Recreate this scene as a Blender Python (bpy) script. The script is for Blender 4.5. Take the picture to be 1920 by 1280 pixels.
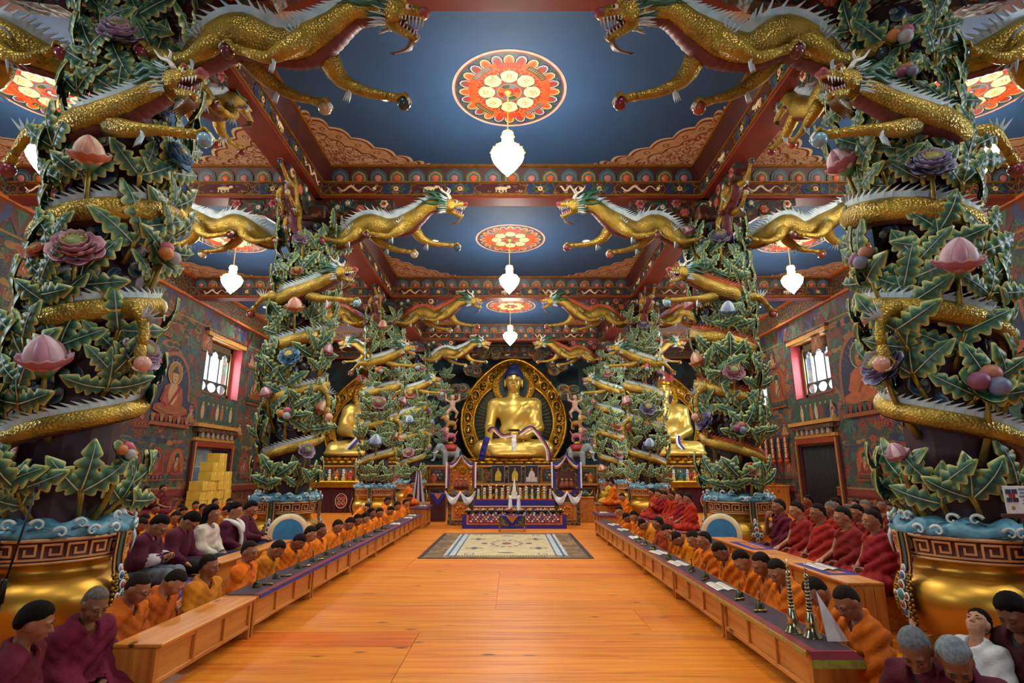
import bpy, math, random
import numpy as np
from mathutils import Vector, Matrix, Euler
for _o in list(bpy.data.objects):
 bpy.data.objects.remove(_o)
SC = bpy.context.scene
COL = SC.collection
random.seed(7)
RNG = np.random.RandomState(11)
PI = math.pi
# ------------------------------------------------------------------ camera, sky, lights, exposure
CAM = bpy.data.cameras.new('camera')
CAM.sensor_width = 36.0
CAM.lens = 36.0 * 1030.0 / 1920.0
CAM.clip_start = 0.05
CAM.clip_end = 200
cam = bpy.data.objects.new('camera', CAM)
COL.objects.link(cam)
cam.location = (0, 0, 1.8)
cam.rotation_euler = (math.radians(90 + 13.1), 0, 0)
SC.camera = cam
W = bpy.data.worlds.new('sky')
SC.world = W
W.use_nodes = True
_bg = W.node_tree.nodes['Background']
_bg.inputs[0].default_value = (0.80, 0.90, 1.0, 1)
_bg.inputs[1].default_value = 1.6
SC.view_settings.view_transform = 'Standard'
SC.view_settings.look = 'None'
SC.view_settings.gamma = 1.0
SC.view_settings.use_curve_mapping = False
SC.view_settings.exposure = 0.82
SC.cycles.max_bounces = 6
SC.cycles.diffuse_bounces = 3
SC.cycles.glossy_bounces = 3
SC.cycles.transmission_bounces = 2
DOWN_W = 240.0       # each recessed downlight
WINDOW_W = 420.0     # daylight through each side window
REAR_FILL_W = 170.0       # unseen fill light added in the rear doorway behind the camera
def lamp(name, kind, loc, power, color=(1, 1, 1), rot=(0, 0, 0), **kw):
 L = bpy.data.lights.new(name, kind)
 L.energy = power
 L.color = color
 for k, v in kw.items():
  setattr(L, k, v)
 o = bpy.data.objects.new(name, L)
 COL.objects.link(o)
 o.location = loc
 o.rotation_euler = rot
 return o
WARM = (1.0, 0.94, 0.84)
DAY = (0.86, 0.93, 1.0)
# daylight entering by the windows of the side walls, then an added front fill behind the camera
for _x, _ys in ((-12.95, (3.0, 22.25)), (12.95, (3.0, 21.5, 26.9))):
 for _y in _ys:
  lamp('window_daylight', 'AREA', (_x, _y, 5.75), WINDOW_W, DAY,
   (0, -PI / 2 if _x < 0 else PI / 2, 0), shape='RECTANGLE', size=2.3, size_y=2.0)
lamp('rear_fill_light', 'AREA', (0, -5.2, 2.4), REAR_FILL_W, DAY, (PI / 2, 0, PI), shape='RECTANGLE', size=4.0, size_y=3.6)
# ------------------------------------------------------------------ materials
def lin(h):
 if isinstance(h, str):
  h = h.lstrip('#')
  c = [int(h[i:i + 2], 16) / 255.0 for i in (0, 2, 4)]
 else:
  c = list(h)
 return tuple((x / 12.92 if x <= 0.04045 else ((x + 0.055) / 1.055) ** 2.4) for x in c)
MATS = {}
def mat(name, col, rough=0.6, metal=0.0, col2=None, vscale=6.0, bump=0.0, bscale=20.0, vor=False,
  emit=None, objcol=False, attr=None, stretch=None, spec=0.5, coat=0.0, detail=3.0, sss=0.0):
 if name in MATS:
  return MATS[name]
 m = bpy.data.materials.new(name)
 m.use_nodes = True
 nt = m.node_tree
 N, L = nt.nodes, nt.links
 b = N['Principled BSDF']
 b.inputs['Roughness'].default_value = rough
 b.inputs['Metallic'].default_value = metal
 b.inputs['Specular IOR Level'].default_value = spec
 b.inputs['Coat Weight'].default_value = coat
 c1 = (*lin(col), 1)
 c2 = (*lin(col2), 1) if col2 else tuple(x * 0.72 for x in c1[:3]) + (1,)
 tc = N.new('ShaderNodeTexCoord')
 src = tc.outputs['Object']
 if stretch:
  mp = N.new('ShaderNodeMapping')
  mp.inputs['Scale'].default_value = stretch
  L.new(src, mp.inputs['Vector'])
  src = mp.outputs[0]
 nz = N.new('ShaderNodeTexNoise')
 nz.inputs['Scale'].default_value = vscale
 nz.inputs['Detail'].default_value = detail
 L.new(src, nz.inputs['Vector'])
 rp = N.new('ShaderNodeValToRGB')
 rp.color_ramp.elements[0].position = 0.35
 rp.color_ramp.elements[1].position = 0.65
 rp.color_ramp.elements[0].color = c2
 rp.color_ramp.elements[1].color = c1
 L.new(nz.outputs['Fac'], rp.inputs[0])
 out = rp.outputs[0]
 if objcol or attr:
  mx = N.new('ShaderNodeMix')
  mx.data_type = 'RGBA'
  mx.blend_type = 'MULTIPLY'
  mx.inputs[0].default_value = 1.0
  L.new(out, mx.inputs[6])
  if objcol:
   oi = N.new('ShaderNodeObjectInfo')
   L.new(oi.outputs['Color'], mx.inputs[7])
  else:
   at = N.new('ShaderNodeAttribute')
   at.attribute_name = attr
   L.new(at.outputs['Color'], mx.inputs[7])
  out = mx.outputs[2]
 L.new(out, b.inputs['Base Color'])
 if bump:
  if vor:
   tx = N.new('ShaderNodeTexVoronoi')
   o2 = tx.outputs['Distance']
  else:
   tx = N.new('ShaderNodeTexNoise')
   tx.inputs['Detail'].default_value = 2.0
   o2 = tx.outputs['Fac']
  tx.inputs['Scale'].default_value = bscale
  L.new(src, tx.inputs['Vector'])
  bp = N.new('ShaderNodeBump')
  bp.inputs['Strength'].default_value = bump
  bp.inputs['Distance'].default_value = 0.02
  L.new(o2, bp.inputs['Height'])
  L.new(bp.outputs[0], b.inputs['Normal'])
 if emit:
  b.inputs['Emission Color'].default_value = (*lin(emit[0]), 1)
  b.inputs['Emission Strength'].default_value = emit[1]
 MATS[name] = m
 return m
def ramp_mat(name, cols, scale=3.0, rough=0.6, kind='voronoi', stretch=None, line=None, bump=0.15, distort=1.2, metal=0.0):
 """a busy painted pattern: cells of many colours, broken up by noise, with dark or light outlines"""
 if name in MATS:
  return MATS[name]
 m = bpy.data.materials.new(name)
 m.use_nodes = True
 N, L = m.node_tree.nodes, m.node_tree.links
 b = N['Principled BSDF']
 b.inputs['Roughness'].default_value = rough
 b.inputs['Metallic'].default_value = metal
 tc = N.new('ShaderNodeTexCoord')
 mp = N.new('ShaderNodeMapping')
 if stretch:
  mp.inputs['Scale'].default_value = stretch
 L.new(tc.outputs['Object'], mp.inputs[0])
 nz = N.new('ShaderNodeTexNoise')
 nz.inputs['Scale'].default_value = scale * 0.8
 nz.inputs['Detail'].default_value = 2.0
 L.new(mp.outputs[0], nz.inputs['Vector'])
 va = N.new('ShaderNodeVectorMath')
 va.operation = 'MULTIPLY_ADD'
 va.inputs[1].default_value = (distort / scale,) * 3
 L.new(nz.outputs['Color'], va.inputs[0])
 L.new(mp.outputs[0], va.inputs[2])
 v1 = N.new('ShaderNodeTexVoronoi')
 v1.inputs['Scale'].default_value = scale
 L.new(va.outputs[0], v1.inputs['Vector'])
 sp = N.new('ShaderNodeSeparateColor')
 L.new(v1.outputs['Color'], sp.inputs[0])
 rp = N.new('ShaderNodeValToRGB')
 rp.color_ramp.interpolation = 'CONSTANT'
 e = rp.color_ramp.elements
 while len(e) < len(cols):
  e.new(0.5)
 for i, c in enumerate(cols):
  e[i].position = i / len(cols)
  e[i].color = (*lin(c), 1)
 L.new(sp.outputs[0], rp.inputs[0])
 out = rp.outputs[0]
 if line:
  v2 = N.new('ShaderNodeTexVoronoi')
  v2.feature = 'DISTANCE_TO_EDGE'
  v2.inputs['Scale'].default_value = scale * line[2]
  L.new(va.outputs[0], v2.inputs['Vector'])
  r2 = N.new('ShaderNodeValToRGB')
  r2.color_ramp.elements[0].position = line[1]
  r2.color_ramp.elements[1].position = line[1] + 0.03
  r2.color_ramp.elements[0].color = (1, 1, 1, 1)
  r2.color_ramp.elements[1].color = (0, 0, 0, 1)
  L.new(v2.outputs['Distance'], r2.inputs[0])
  mx = N.new('ShaderNodeMix')
  mx.data_type = 'RGBA'
  L.new(r2.outputs[0], mx.inputs[0])
  L.new(out, mx.inputs[6])
  mx.inputs[7].default_value = (*lin(line[0]), 1)
  out = mx.outputs[2]
 L.new(out, b.inputs['Base Color'])
 if bump:
  bp = N.new('ShaderNodeBump')
  bp.inputs['Strength'].default_value = bump
  bp.inputs['Distance'].default_value = 0.02
  L.new(v1.outputs['Distance'], bp.inputs['Height'])
  L.new(bp.outputs[0], b.inputs['Normal'])
 MATS[name] = m
 return m
def wood_mat(name, c1, c2, c3, axis=0, rough=0.35, plank=0.0, objcol=False, knots=True, coat=0.2):
 if name in MATS:
  return MATS[name]
 m = bpy.data.materials.new(name)
 m.use_nodes = True
 N, L = m.node_tree.nodes, m.node_tree.links
 b = N['Principled BSDF']
 b.inputs['Roughness'].default_value = rough
 b.inputs['Coat Weight'].default_value = coat
 b.inputs['Specular IOR Level'].default_value = 0.3
 b.inputs['Coat Roughness'].default_value = 0.25
 tc = N.new('ShaderNodeTexCoord')
 oi = N.new('ShaderNodeObjectInfo')
 va = N.new('ShaderNodeVectorMath')
 va.operation = 'ADD'
 L.new(tc.outputs['Object'], va.inputs[0])
 sc = N.new('ShaderNodeMath')
 sc.operation = 'MULTIPLY'
 sc.inputs[1].default_value = 37.0
 L.new(oi.outputs['Random'], sc.inputs[0])
 L.new(sc.outputs[0], va.inputs[1])
 mp = N.new('ShaderNodeMapping')
 s = [9.0, 9.0, 9.0]
 s[axis] = 0.55
 mp.inputs['Scale'].default_value = s
 L.new(va.outputs[0], mp.inputs[0])
 nz = N.new('ShaderNodeTexNoise')
 nz.inputs['Scale'].default_value = 1.6
 nz.inputs['Detail'].default_value = 5.0
 nz.inputs['Distortion'].default_value = 0.6
 L.new(mp.outputs[0], nz.inputs['Vector'])
 rp = N.new('ShaderNodeValToRGB')
 e = rp.color_ramp.elements
 e.new(0.5)
 for i, (p, c) in enumerate(((0.3, c1), (0.52, c2), (0.72, c3))):
  e[i].position = p
  e[i].color = (*lin(c), 1)
 L.new(nz.outputs['Fac'], rp.inputs[0])
 out = rp.outputs[0]
 if knots:
  m2 = N.new('ShaderNodeMapping')
  s = [3.4, 3.4, 3.4]
  s[axis] = 1.25
  m2.inputs['Scale'].default_value = s
  L.new(va.outputs[0], m2.inputs[0])
  vo = N.new('ShaderNodeTexVoronoi')
  vo.inputs['Scale'].default_value = 1.0
  L.new(m2.outputs[0], vo.inputs['Vector'])
  r2 = N.new('ShaderNodeValToRGB')
  r2.color_ramp.elements[0].position = 0.045
  r2.color_ramp.elements[1].position = 0.12
  r2.color_ramp.elements[0].color = (1, 1, 1, 1)
  r2.color_ramp.elements[1].color = (0, 0, 0, 1)
  L.new(vo.outputs['Distance'], r2.inputs[0])
  mx = N.new('ShaderNodeMix')
  mx.data_type = 'RGBA'
  L.new(r2.outputs[0], mx.inputs[0])
  L.new(out, mx.inputs[6])
  mx.inputs[7].default_value = (*lin('#4a1d08'), 1)
  out = mx.outputs[2]
 if objcol:
  mo = N.new('ShaderNodeMix')
  mo.data_type = 'RGBA'
  mo.blend_type = 'MULTIPLY'
  mo.inputs[0].default_value = 1.0
  L.new(out, mo.inputs[6])
  L.new(oi.outputs['Color'], mo.inputs[7])
  out = mo.outputs[2]
 L.new(out, b.inputs['Base Color'])
 bp = N.new('ShaderNodeBump')
 bp.inputs['Strength'].default_value = 0.08
 bp.inputs['Distance'].default_value = 0.01
 L.new(nz.outputs['Fac'], bp.inputs['Height'])
 L.new(bp.outputs[0], b.inputs['Normal'])
 MATS[name] = m
 return m
# ------------------------------------------------------------------ mesh building
def T(o=(0, 0, 0), rz=0.0, rx=0.0, ry=0.0, s=1.0):
 m = Matrix.Translation(o) @ Euler((rx, ry, rz)).to_matrix().to_4x4()
 if isinstance(s, (int, float)):
  s = (s, s, s)
 return np.array(m @ Matrix.Diagonal((*s, 1)))
def frame(o, x, y, z):
 m = np.eye(4)
 m[:3, 0], m[:3, 1], m[:3, 2], m[:3, 3] = x, y, z, o
 return m
class MB:
 """collects shapes, then becomes ONE mesh"""
 def __init__(s):
  s.v, s.f, s.mi, s.sm, s.n, s.c = [], [], [], [], 0, []
 def add(s, V, F, mi=0, smooth=False, M=None, col=None):
  V = np.asarray(V, float).reshape(-1, 3)
  if M is not None:
   V = V @ M[:3, :3].T + M[:3, 3]
   if np.linalg.det(M[:3, :3]) < 0:
    F = [tuple(reversed(f)) for f in F]
  n = s.n
  s.v.append(V)
  s.f += [tuple(int(i) + n for i in f) for f in F]
  s.mi += [mi] * len(F) if isinstance(mi, int) else list(mi)
  s.sm += [smooth] * len(F)
  s.c.append(np.tile(np.array([1., 1, 1]), (len(V), 1)) if col is None else np.broadcast_to(np.asarray(col, float), (len(V), 3)))
  s.n += len(V)
  return s
 def box(s, c, d, mi=0, M=None, ch=0.0, col=None):
  x, y, z = d[0] / 2, d[1] / 2, d[2] / 2
  if ch <= 0:
   V = [(c[0] + a * x, c[1] + b * y, c[2] + e * z) for a in (-1, 1) for b in (-1, 1) for e in (-1, 1)]
   F = [(0, 1, 3, 2), (4, 6, 7, 5), (0, 4, 5, 1), (2, 3, 7, 6), (0, 2, 6, 4), (1, 5, 7, 3)]
   return s.add(V, F, mi, False, M, col)
  k = min(ch, x * 0.9, y * 0.9, z * 0.9)
  V, idx = [], {}
  for a in (-1, 1):
   for b in (-1, 1):
    for e in (-1, 1):
     for ax, p in enumerate(((a * x, b * (y - k), e * (z - k)), (a * (x - k), b * y, e * (z - k)), (a * (x - k), b * (y - k), e * z))):
      idx[(a, b, e, ax)] = len(V)
      V.append((c[0] + p[0], c[1] + p[1], c[2] + p[2]))
  F = []
  for ax in range(3):
   for sg in (-1, 1):
    q = []
    for (u, w) in ((-1, -1), (1, -1), (1, 1), (-1, 1)):
     t = [0, 0, 0]
     t[ax] = sg
     t[(ax + 1) % 3] = u
     t[(ax + 2) % 3] = w
     q.append(idx[(*t, ax)])
    F.append(tuple(q) if sg > 0 else tuple(reversed(q)))
  for ax in range(3):
   b1, b2 = (ax + 1) % 3, (ax + 2) % 3
   for u in (-1, 1):
    for w in (-1, 1):
     t0, t1 = [0] * 3, [0] * 3
     t0[ax], t1[ax] = -1, 1
     t0[b1] = t1[b1] = u
     t0[b2] = t1[b2] = w
     q = (idx[(*t0, b1)], idx[(*t1, b1)], idx[(*t1, b2)], idx[(*t0, b2)])
     F.append(q if u * w < 0 else tuple(reversed(q)))
  for a in (-1, 1):
   for b in (-1, 1):
    for e in (-1, 1):
     q = (idx[(a, b, e, 0)], idx[(a, b, e, 1)], idx[(a, b, e, 2)])
     F.append(q if a * b * e > 0 else tuple(reversed(q)))
  return s.add(V, F, mi, False, M, col)
 def lathe(s, prof, n=24, c=(0, 0, 0), mi=0, smooth=True, M=None, col=None, a0=0.0, cap=True):
  V, F = [], []
  for r, z in prof:
   for i in range(n):
    a = a0 + 2 * PI * i / n
    V.append((c[0] + r * math.cos(a), c[1] + r * math.sin(a), c[2] + z))
  for j in range(len(prof) - 1):
   for i in range(n):
    k = (i + 1) % n
    F.append((j * n + i, j * n + k, (j + 1) * n + k, (j + 1) * n + i))
  mm = mi
  if not isinstance(mi, int):
   mm = [q for q in mi for _ in range(n)]
  s.add(V, F, mm, smooth, M, col)
  m0 = mi if isinstance(mi, int) else mi[0]
  m1 = mi if isinstance(mi, int) else mi[-1]
  b = s.n - len(V)
  if cap and prof[0][0] > 1e-5:
   s.f.append(tuple(b + i for i in reversed(range(n)))); s.mi.append(m0); s.sm.append(False)
  if cap and prof[-1][0] > 1e-5:
   k = b + (len(prof) - 1) * n
   s.f.append(tuple(k + i for i in range(n))); s.mi.append(m1); s.sm.append(False)
  return s
 def tube(s, P, R, n=8, mi=0, smooth=True, M=None, cap=True, up=None, flat=1.0, col=None):
  P = np.asarray(P, float)
  k = len(P)
  R = np.broadcast_to(np.asarray(R, float), (k,))
  X, Y, _ = frames(P, up)
  a = np.arange(n) * 2 * PI / n
  V = (P[:, None, :] + R[:, None, None] * (np.cos(a)[None, :, None] * X[:, None, :] + flat * np.sin(a)[None, :, None] * Y[:, None, :])).reshape(-1, 3)
  F = []
  for j in range(k - 1):
   for i in range(n):
    q = (i + 1) % n
    F.append((j * n + i, j * n + q, (j + 1) * n + q, (j + 1) * n + i))
  if cap:
   F.append(tuple(reversed(range(n))))
   F.append(tuple((k - 1) * n + i for i in range(n)))
  return s.add(V, F, mi, smooth, M, col)
 def prism(s, O, z0, z1, mi=0, M=None, side=None, col=None, inset=0.0):
  n = len(O)
  O = np.asarray(O, float)
  ar = 0.5 * np.sum(O[:, 0] * np.roll(O[:, 1], -1) - O[:, 1] * np.roll(O[:, 0], -1))
  if ar < 0:
   O = O[::-1]
  V = [(x, y, z0) for x, y in O]
  if inset:
   c = O.mean(0)
   V += [(c[0] + (x - c[0]) * (1 - inset), c[1] + (y - c[1]) * (1 - inset), z1) for x, y in O]
  else:
   V += [(x, y, z1) for x, y in O]
  F = [tuple(reversed(range(n))), tuple(range(n, 2 * n))] + [(i, (i + 1) % n, n + (i + 1) % n, n + i) for i in range(n)]
  mm = [mi, mi] + [mi if side is None else side] * n
  return s.add(V, F, mm, False, M, col)
 def flat(s, O, z=0.0, mi=0, M=None, col=None):
  O = np.asarray(O, float)
  ar = 0.5 * np.sum(O[:, 0] * np.roll(O[:, 1], -1) - O[:, 1] * np.roll(O[:, 0], -1))
  if ar < 0:
   O = O[::-1]
  return s.add([(x, y, z) for x, y in O], [tuple(range(len(O)))], mi, False, M, col)
 def ring(s, r0, r1, z, n=48, mi=0, a0=0.0, a1=2 * PI, M=None, ex=1.0):
  full = abs(a1 - a0 - 2 * PI) < 1e-6
  k = n if full else n + 1
  V = []
  for r in (r0, r1):
   for i in range(k):
    a = a0 + (a1 - a0) * i / n
    V.append((r * math.cos(a), r * math.sin(a) * ex, z))
  F = [(i, k + i, k + (i + 1) % k, (i + 1) % k) for i in range(n)]
  return s.add(V, F, mi, False, M)
 def ball(s, c, r, nu=12, nv=8, mi=0, M=None, col=None):
  if isinstance(r, (int, float)):
   r = (r, r, r)
  V = [(c[0], c[1], c[2] - r[2])]
  for j in range(1, nv):
   t = -PI / 2 + PI * j / nv
   for i in range(nu):
    a = 2 * PI * i / nu
    V.append((c[0] + r[0] * math.cos(t) * math.cos(a), c[1] + r[1] * math.cos(t) * math.sin(a), c[2] + r[2] * math.sin(t)))
  V.append((c[0], c[1], c[2] + r[2]))
  F = [(0, 1 + (i + 1) % nu, 1 + i) for i in range(nu)]
  for j in range(nv - 2):
   for i in range(nu):
    k = (i + 1) % nu
    F.append((1 + j * nu + i, 1 + j * nu + k, 1 + (j + 1) * nu + k, 1 + (j + 1) * nu + i))
  b, t = 1 + (nv - 2) * nu, len(V) - 1
  F += [(b + i, b + (i + 1) % nu, t) for i in range(nu)]
  return s.add(V, F, mi, True, M, col)
 def mesh(s, name, mats, color=False):
  me = bpy.data.meshes.new(name)
  V = np.concatenate(s.v) if s.v else np.zeros((0, 3))
  me.from_pydata(V.tolist(), [], s.f)
  if not isinstance(mats, (list, tuple)):
   mats = [mats]
  for m in mats:
   me.materials.append(m)
  me.polygons.foreach_set('material_index', np.array(s.mi, dtype=np.int32))
  me.polygons.foreach_set('use_smooth', np.array(s.sm, dtype=bool))
  if color:
   set_col(me, np.concatenate(s.c))
  me.update()
  return me
def set_col(me, C):
 a = me.color_attributes.new('Col', 'FLOAT_COLOR', 'POINT')
 a.data.foreach_set('color', np.concatenate([C, np.ones((len(C), 1))], 1).astype(np.float32).ravel())
def frames(P, up=None):
 k = len(P)
 Tn = np.gradient(P, axis=0) if k > 2 else np.tile(P[-1] - P[0], (k, 1))
 Tn = Tn / (np.linalg.norm(Tn, axis=1, keepdims=True) + 1e-12)
 X = np.zeros_like(P)
 u = np.array([0, 0, 1.0]) if up is None else np.asarray(up, float)
 if abs(np.dot(u, Tn[0])) > 0.95 and up is None:
  u = np.array([1.0, 0, 0])
 x = np.cross(u, Tn[0])
 x /= np.linalg.norm(x)
 for i in range(k):
  if up is not None:
   x = np.cross(u, Tn[i])
  else:
   x = x - np.dot(x, Tn[i]) * Tn[i]
  x = x / (np.linalg.norm(x) + 1e-12)
  X[i] = x
 return X, np.cross(Tn, X), Tn
def spline(P, n):
 P = np.asarray(P, float)
 k = len(P)
 Q = np.vstack([2 * P[0] - P[1], P, 2 * P[-1] - P[-2]])
 out = []
 for t in np.linspace(0, k - 1 - 1e-9, n):
  i = int(t)
  f = t - i
  a, b, c, d = Q[i], Q[i + 1], Q[i + 2], Q[i + 3]
  out.append(0.5 * (2 * b + (c - a) * f + (2 * a - 5 * b + 4 * c - d) * f * f + (3 * b - a - 3 * c + d) * f ** 3))
 return np.array(out)
def ob(name, me, parent=None, loc=None, rot=None, scale=None, label=None, cat=None, group=None, kind=None, color=None):
 o = bpy.data.objects.new(name, me)
 COL.objects.link(o)
 if parent is not None:
  o.parent = parent
 if loc is not None:
  o.location = loc
 if rot is not None:
  o.rotation_euler = rot
 if scale is not None:
  o.scale = scale if not isinstance(scale, (int, float)) else (scale,) * 3
 if label: o['label'] = label
 if cat: o['category'] = cat
 if group: o['group'] = group
 if kind: o['kind'] = kind
 if color is not None:
  o.color = (*lin(color), 1)
 return o
def thing(name, label, cat, loc=(0, 0, 0), rot=(0, 0, 0), group=None, scale=None):
 return ob(name, None, None, loc, rot, scale, label, cat, group)
def copy_tree(o, parent=None):
 c = o.copy()
 COL.objects.link(c)
 c.parent = parent
 for ch in list(o.children):
  copy_tree(ch, c)
 return c
def clone(root, loc, rz=0.0, label=None, group=None, scale=None):
 c = copy_tree(root)
 c.location = loc
 c.rotation_euler = (0, 0, rz)
 if scale is not None:
  c.scale = scale
 if label: c['label'] = label
 if group: c['group'] = group
 return c
def drop(root):
 for ch in list(root.children):
  drop(ch)
 bpy.data.objects.remove(root)
# ------------------------------------------------------------------ smooth solid bodies (signed distance -> surface nets)
def sm_min(a, b, k):
 h = np.clip(0.5 + 0.5 * (b - a) / k, 0, 1)
 return b + (a - b) * h - k * h * (1 - h)
def sd_ell(p, c, r):
 q = (p - np.asarray(c, np.float32)) / np.asarray(r, np.float32)
 k0 = np.sqrt((q * q).sum(1))
 q = q / np.asarray(r, np.float32)
 k1 = np.sqrt((q * q).sum(1)) + 1e-9
 return k0 * (k0 - 1) / k1
def sd_cap(p, a, b, ra, rb=None):
 if rb is None: rb = ra
 a, b = np.asarray(a, np.float32), np.asarray(b, np.float32)
 d = b - a
 t = np.clip(((p - a) @ d) / (d @ d), 0, 1)
 e = p - a - t[:, None] * d
 return np.sqrt((e * e).sum(1)) - (ra + (rb - ra) * t)
def sd_box(p, c, h, r=0.02):
 q = np.abs(p - np.asarray(c, np.float32)) - (np.asarray(h, np.float32) - r)
 return np.sqrt((np.maximum(q, 0) ** 2).sum(1)) + np.minimum(q.max(1), 0) - r
def sd_tor(p, c, R, r, ax=2):
 q = p - np.asarray(c, np.float32)
 o = [i for i in range(3) if i != ax]
 return np.sqrt((np.sqrt(q[:, o[0]] ** 2 + q[:, o[1]] ** 2) - R) ** 2 + q[:, ax] ** 2) - r
def rotx(p, c, a):
 q = p - np.asarray(c, np.float32)
 ca, sa = math.cos(a), math.sin(a)
 return np.stack([q[:, 0], ca * q[:, 1] + sa * q[:, 2], -sa * q[:, 1] + ca * q[:, 2]], 1) + np.asarray(c, np.float32)
def rotz(p, c, a):
 q = p - np.asarray(c, np.float32)
 ca, sa = math.cos(a), math.sin(a)
 return np.stack([ca * q[:, 0] + sa * q[:, 1], -sa * q[:, 0] + ca * q[:, 1], q[:, 2]], 1) + np.asarray(c, np.float32)
def sdf_arrays(f, lo, hi, h, B=6):
 lo = np.asarray(lo, np.float32)
 nb = np.maximum(1, np.ceil((np.asarray(hi) - lo) / (h * B)).astype(int))
 g = np.meshgrid(*[np.arange(k) for k in nb], indexing='ij')
 ctr = lo + (np.stack(g, -1).reshape(-1, 3) + 0.5).astype(np.float32) * (h * B)
 dc = f(ctr).reshape(nb)
 near = np.abs(dc) < h * B * 1.25
 n = nb * B + 1
 D = np.where(dc > 0, 1.0, -1.0).astype(np.float32).repeat(B, 0).repeat(B, 1).repeat(B, 2)
 D = np.pad(D, ((0, 1),) * 3, mode='edge')
 mk = np.zeros(n, bool)
 for i, j, k in np.argwhere(near):
  mk[i * B:i * B + B + 1, j * B:j * B + B + 1, k * B:k * B + B + 1] = True
 ii = np.argwhere(mk)
 D[mk] = f(lo + ii.astype(np.float32) * h)
 S = D < 0
 cs = [S[i:n[0] - 1 + i, j:n[1] - 1 + j, k:n[2] - 1 + k] for i in (0, 1) for j in (0, 1) for k in (0, 1)]
 cnt = sum(c.astype(np.int8) for c in cs)
 act = np.argwhere((cnt > 0) & (cnt < 8))
 offs = np.array([(i, j, k) for i in (0, 1) for j in (0, 1) for k in (0, 1)])
 vals = np.stack([D[act[:, 0] + o[0], act[:, 1] + o[1], act[:, 2] + o[2]] for o in offs], 1)
 acc = np.zeros((len(act), 3), np.float32)
 num = np.zeros(len(act), np.float32)
 for a in range(8):
  for ax in (4, 2, 1):
   if a & ax: continue
   b = a | ax
   va, vb = vals[:, a], vals[:, b]
   ch = (va < 0) != (vb < 0)
   t = np.where(ch, va / np.where(ch, va - vb, 1), 0)
   p = offs[a] + t[:, None] * (offs[b] - offs[a])
   acc += np.where(ch[:, None], p, 0)
   num += ch
 V = lo + (act + acc / num[:, None]) * h
 ID = -np.ones(n - 1, np.int64)
 ID[act[:, 0], act[:, 1], act[:, 2]] = np.arange(len(act))
 Q = []
 for ax in range(3):
  o1, o2 = (ax + 1) % 3, (ax + 2) % 3
  s0 = [slice(None)] * 3
  s1 = [slice(None)] * 3
  s0[ax], s1[ax] = slice(0, n[ax] - 1), slice(1, n[ax])
  A, Bv = S[tuple(s0)], S[tuple(s1)]
  e = np.argwhere(A != Bv)
  e = e[(e[:, o1] > 0) & (e[:, o2] > 0) & (e[:, o1] < n[o1] - 1) & (e[:, o2] < n[o2] - 1)]
  if not len(e): continue
  sg = A[e[:, 0], e[:, 1], e[:, 2]]
  q = []
  for (u, w) in ((0, 0), (1, 0), (1, 1), (0, 1)):
   c = e.copy()
   c[:, o1] -= u
   c[:, o2] -= w
   q.append(ID[c[:, 0], c[:, 1], c[:, 2]])
  q = np.stack(q, 1)
  q[~sg] = q[~sg][:, ::-1]
  Q.append(q)
 Q = np.concatenate(Q)
 Q = Q[(Q >= 0).all(1)]
 return V, Q
def np_mesh(name, V, Q, mats, smooth=True, mi=None):
 me = bpy.data.meshes.new(name)
 k = Q.shape[1]
 me.vertices.add(len(V))
 me.vertices.foreach_set('co', np.ascontiguousarray(V, np.float32).ravel())
 me.loops.add(Q.size)
 me.loops.foreach_set('vertex_index', np.ascontiguousarray(Q, np.int32).ravel())
 me.polygons.add(len(Q))
 me.polygons.foreach_set('loop_start', np.arange(0, Q.size, k, dtype=np.int32))
 me.polygons.foreach_set('loop_total', np.full(len(Q), k, np.int32))
 me.polygons.foreach_set('use_smooth', np.full(len(Q), smooth, bool))
 for m in (mats if isinstance(mats, (list, tuple)) else [mats]):
  me.materials.append(m)
 if mi is not None:
  me.polygons.foreach_set('material_index', np.asarray(mi, np.int32))
 me.update(calc_edges=True)
 return me
def sdf_mesh(name, f, lo, hi, h, mats, mi=None):
 V, Q = sdf_arrays(f, lo, hi, h)
 return np_mesh(name, V, Q, mats, True, None if mi is None else mi(V[Q].mean(1)))
# ------------------------------------------------------------------ the hall: floor, walls, ceiling, beams
CEIL, BEAM = 8.8, 8.0
COLX, COLY = 4.75, (6.0, 12.0, 19.7, 26.6)
BAYY = (2.6, 9.1, 16.0, 23.2)
WX, YB, YF = 12.0, 32.0, -4.8
m_floor = wood_mat('floor_boards', '#b25e10', '#cd7a18', '#d98c26', 0, 0.42, objcol=True, coat=0.04)
m_pine = wood_mat('pine', '#a65f20', '#bf7a30', '#cc8a3e', 1, 0.4, coat=0.15)
m_pine_z = wood_mat('pine_upright', '#9c5820', '#b9742e', '#c6843a', 2, 0.42, coat=0.15)
m_pine_x = wood_mat('pine_cross', '#9c5820', '#b9742e', '#c6843a', 0, 0.42, coat=0.15)
m_red = mat('red_paint', '#7e2b1b', 0.5, col2='#6d2416', vscale=2.0)
m_darkred = mat('dark_red_paint', '#4a1712', 0.55, col2='#3b1310', vscale=3.0)
m_orange_line = mat('orange_moulding', '#a85a1e', 0.4, col2='#8f4715', vscale=5.0)
m_gold = mat('gold_paint', '#c99a2e', 0.3, 0.85, col2='#b5831f', vscale=4.0, bump=0.03, bscale=30)
m_blue_ceil = mat('ceiling_blue', '#2b5380', 0.75, col2='#274c77', vscale=0.7)
m_white = mat('white_paint', '#d8dcdc', 0.5, col2='#c2c8ca', vscale=9)
m_cream = mat('cream_paint', '#dcc9a0', 0.6, col2='#cdb78b', vscale=8)
m_black = mat('black_paint', '#121114', 0.6)
m_tan = mat('tan_paint', '#c4a07c', 0.7, col2='#b68e68', vscale=9)
m_brown = mat('brown_line', '#7a3a1c', 0.7)
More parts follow.
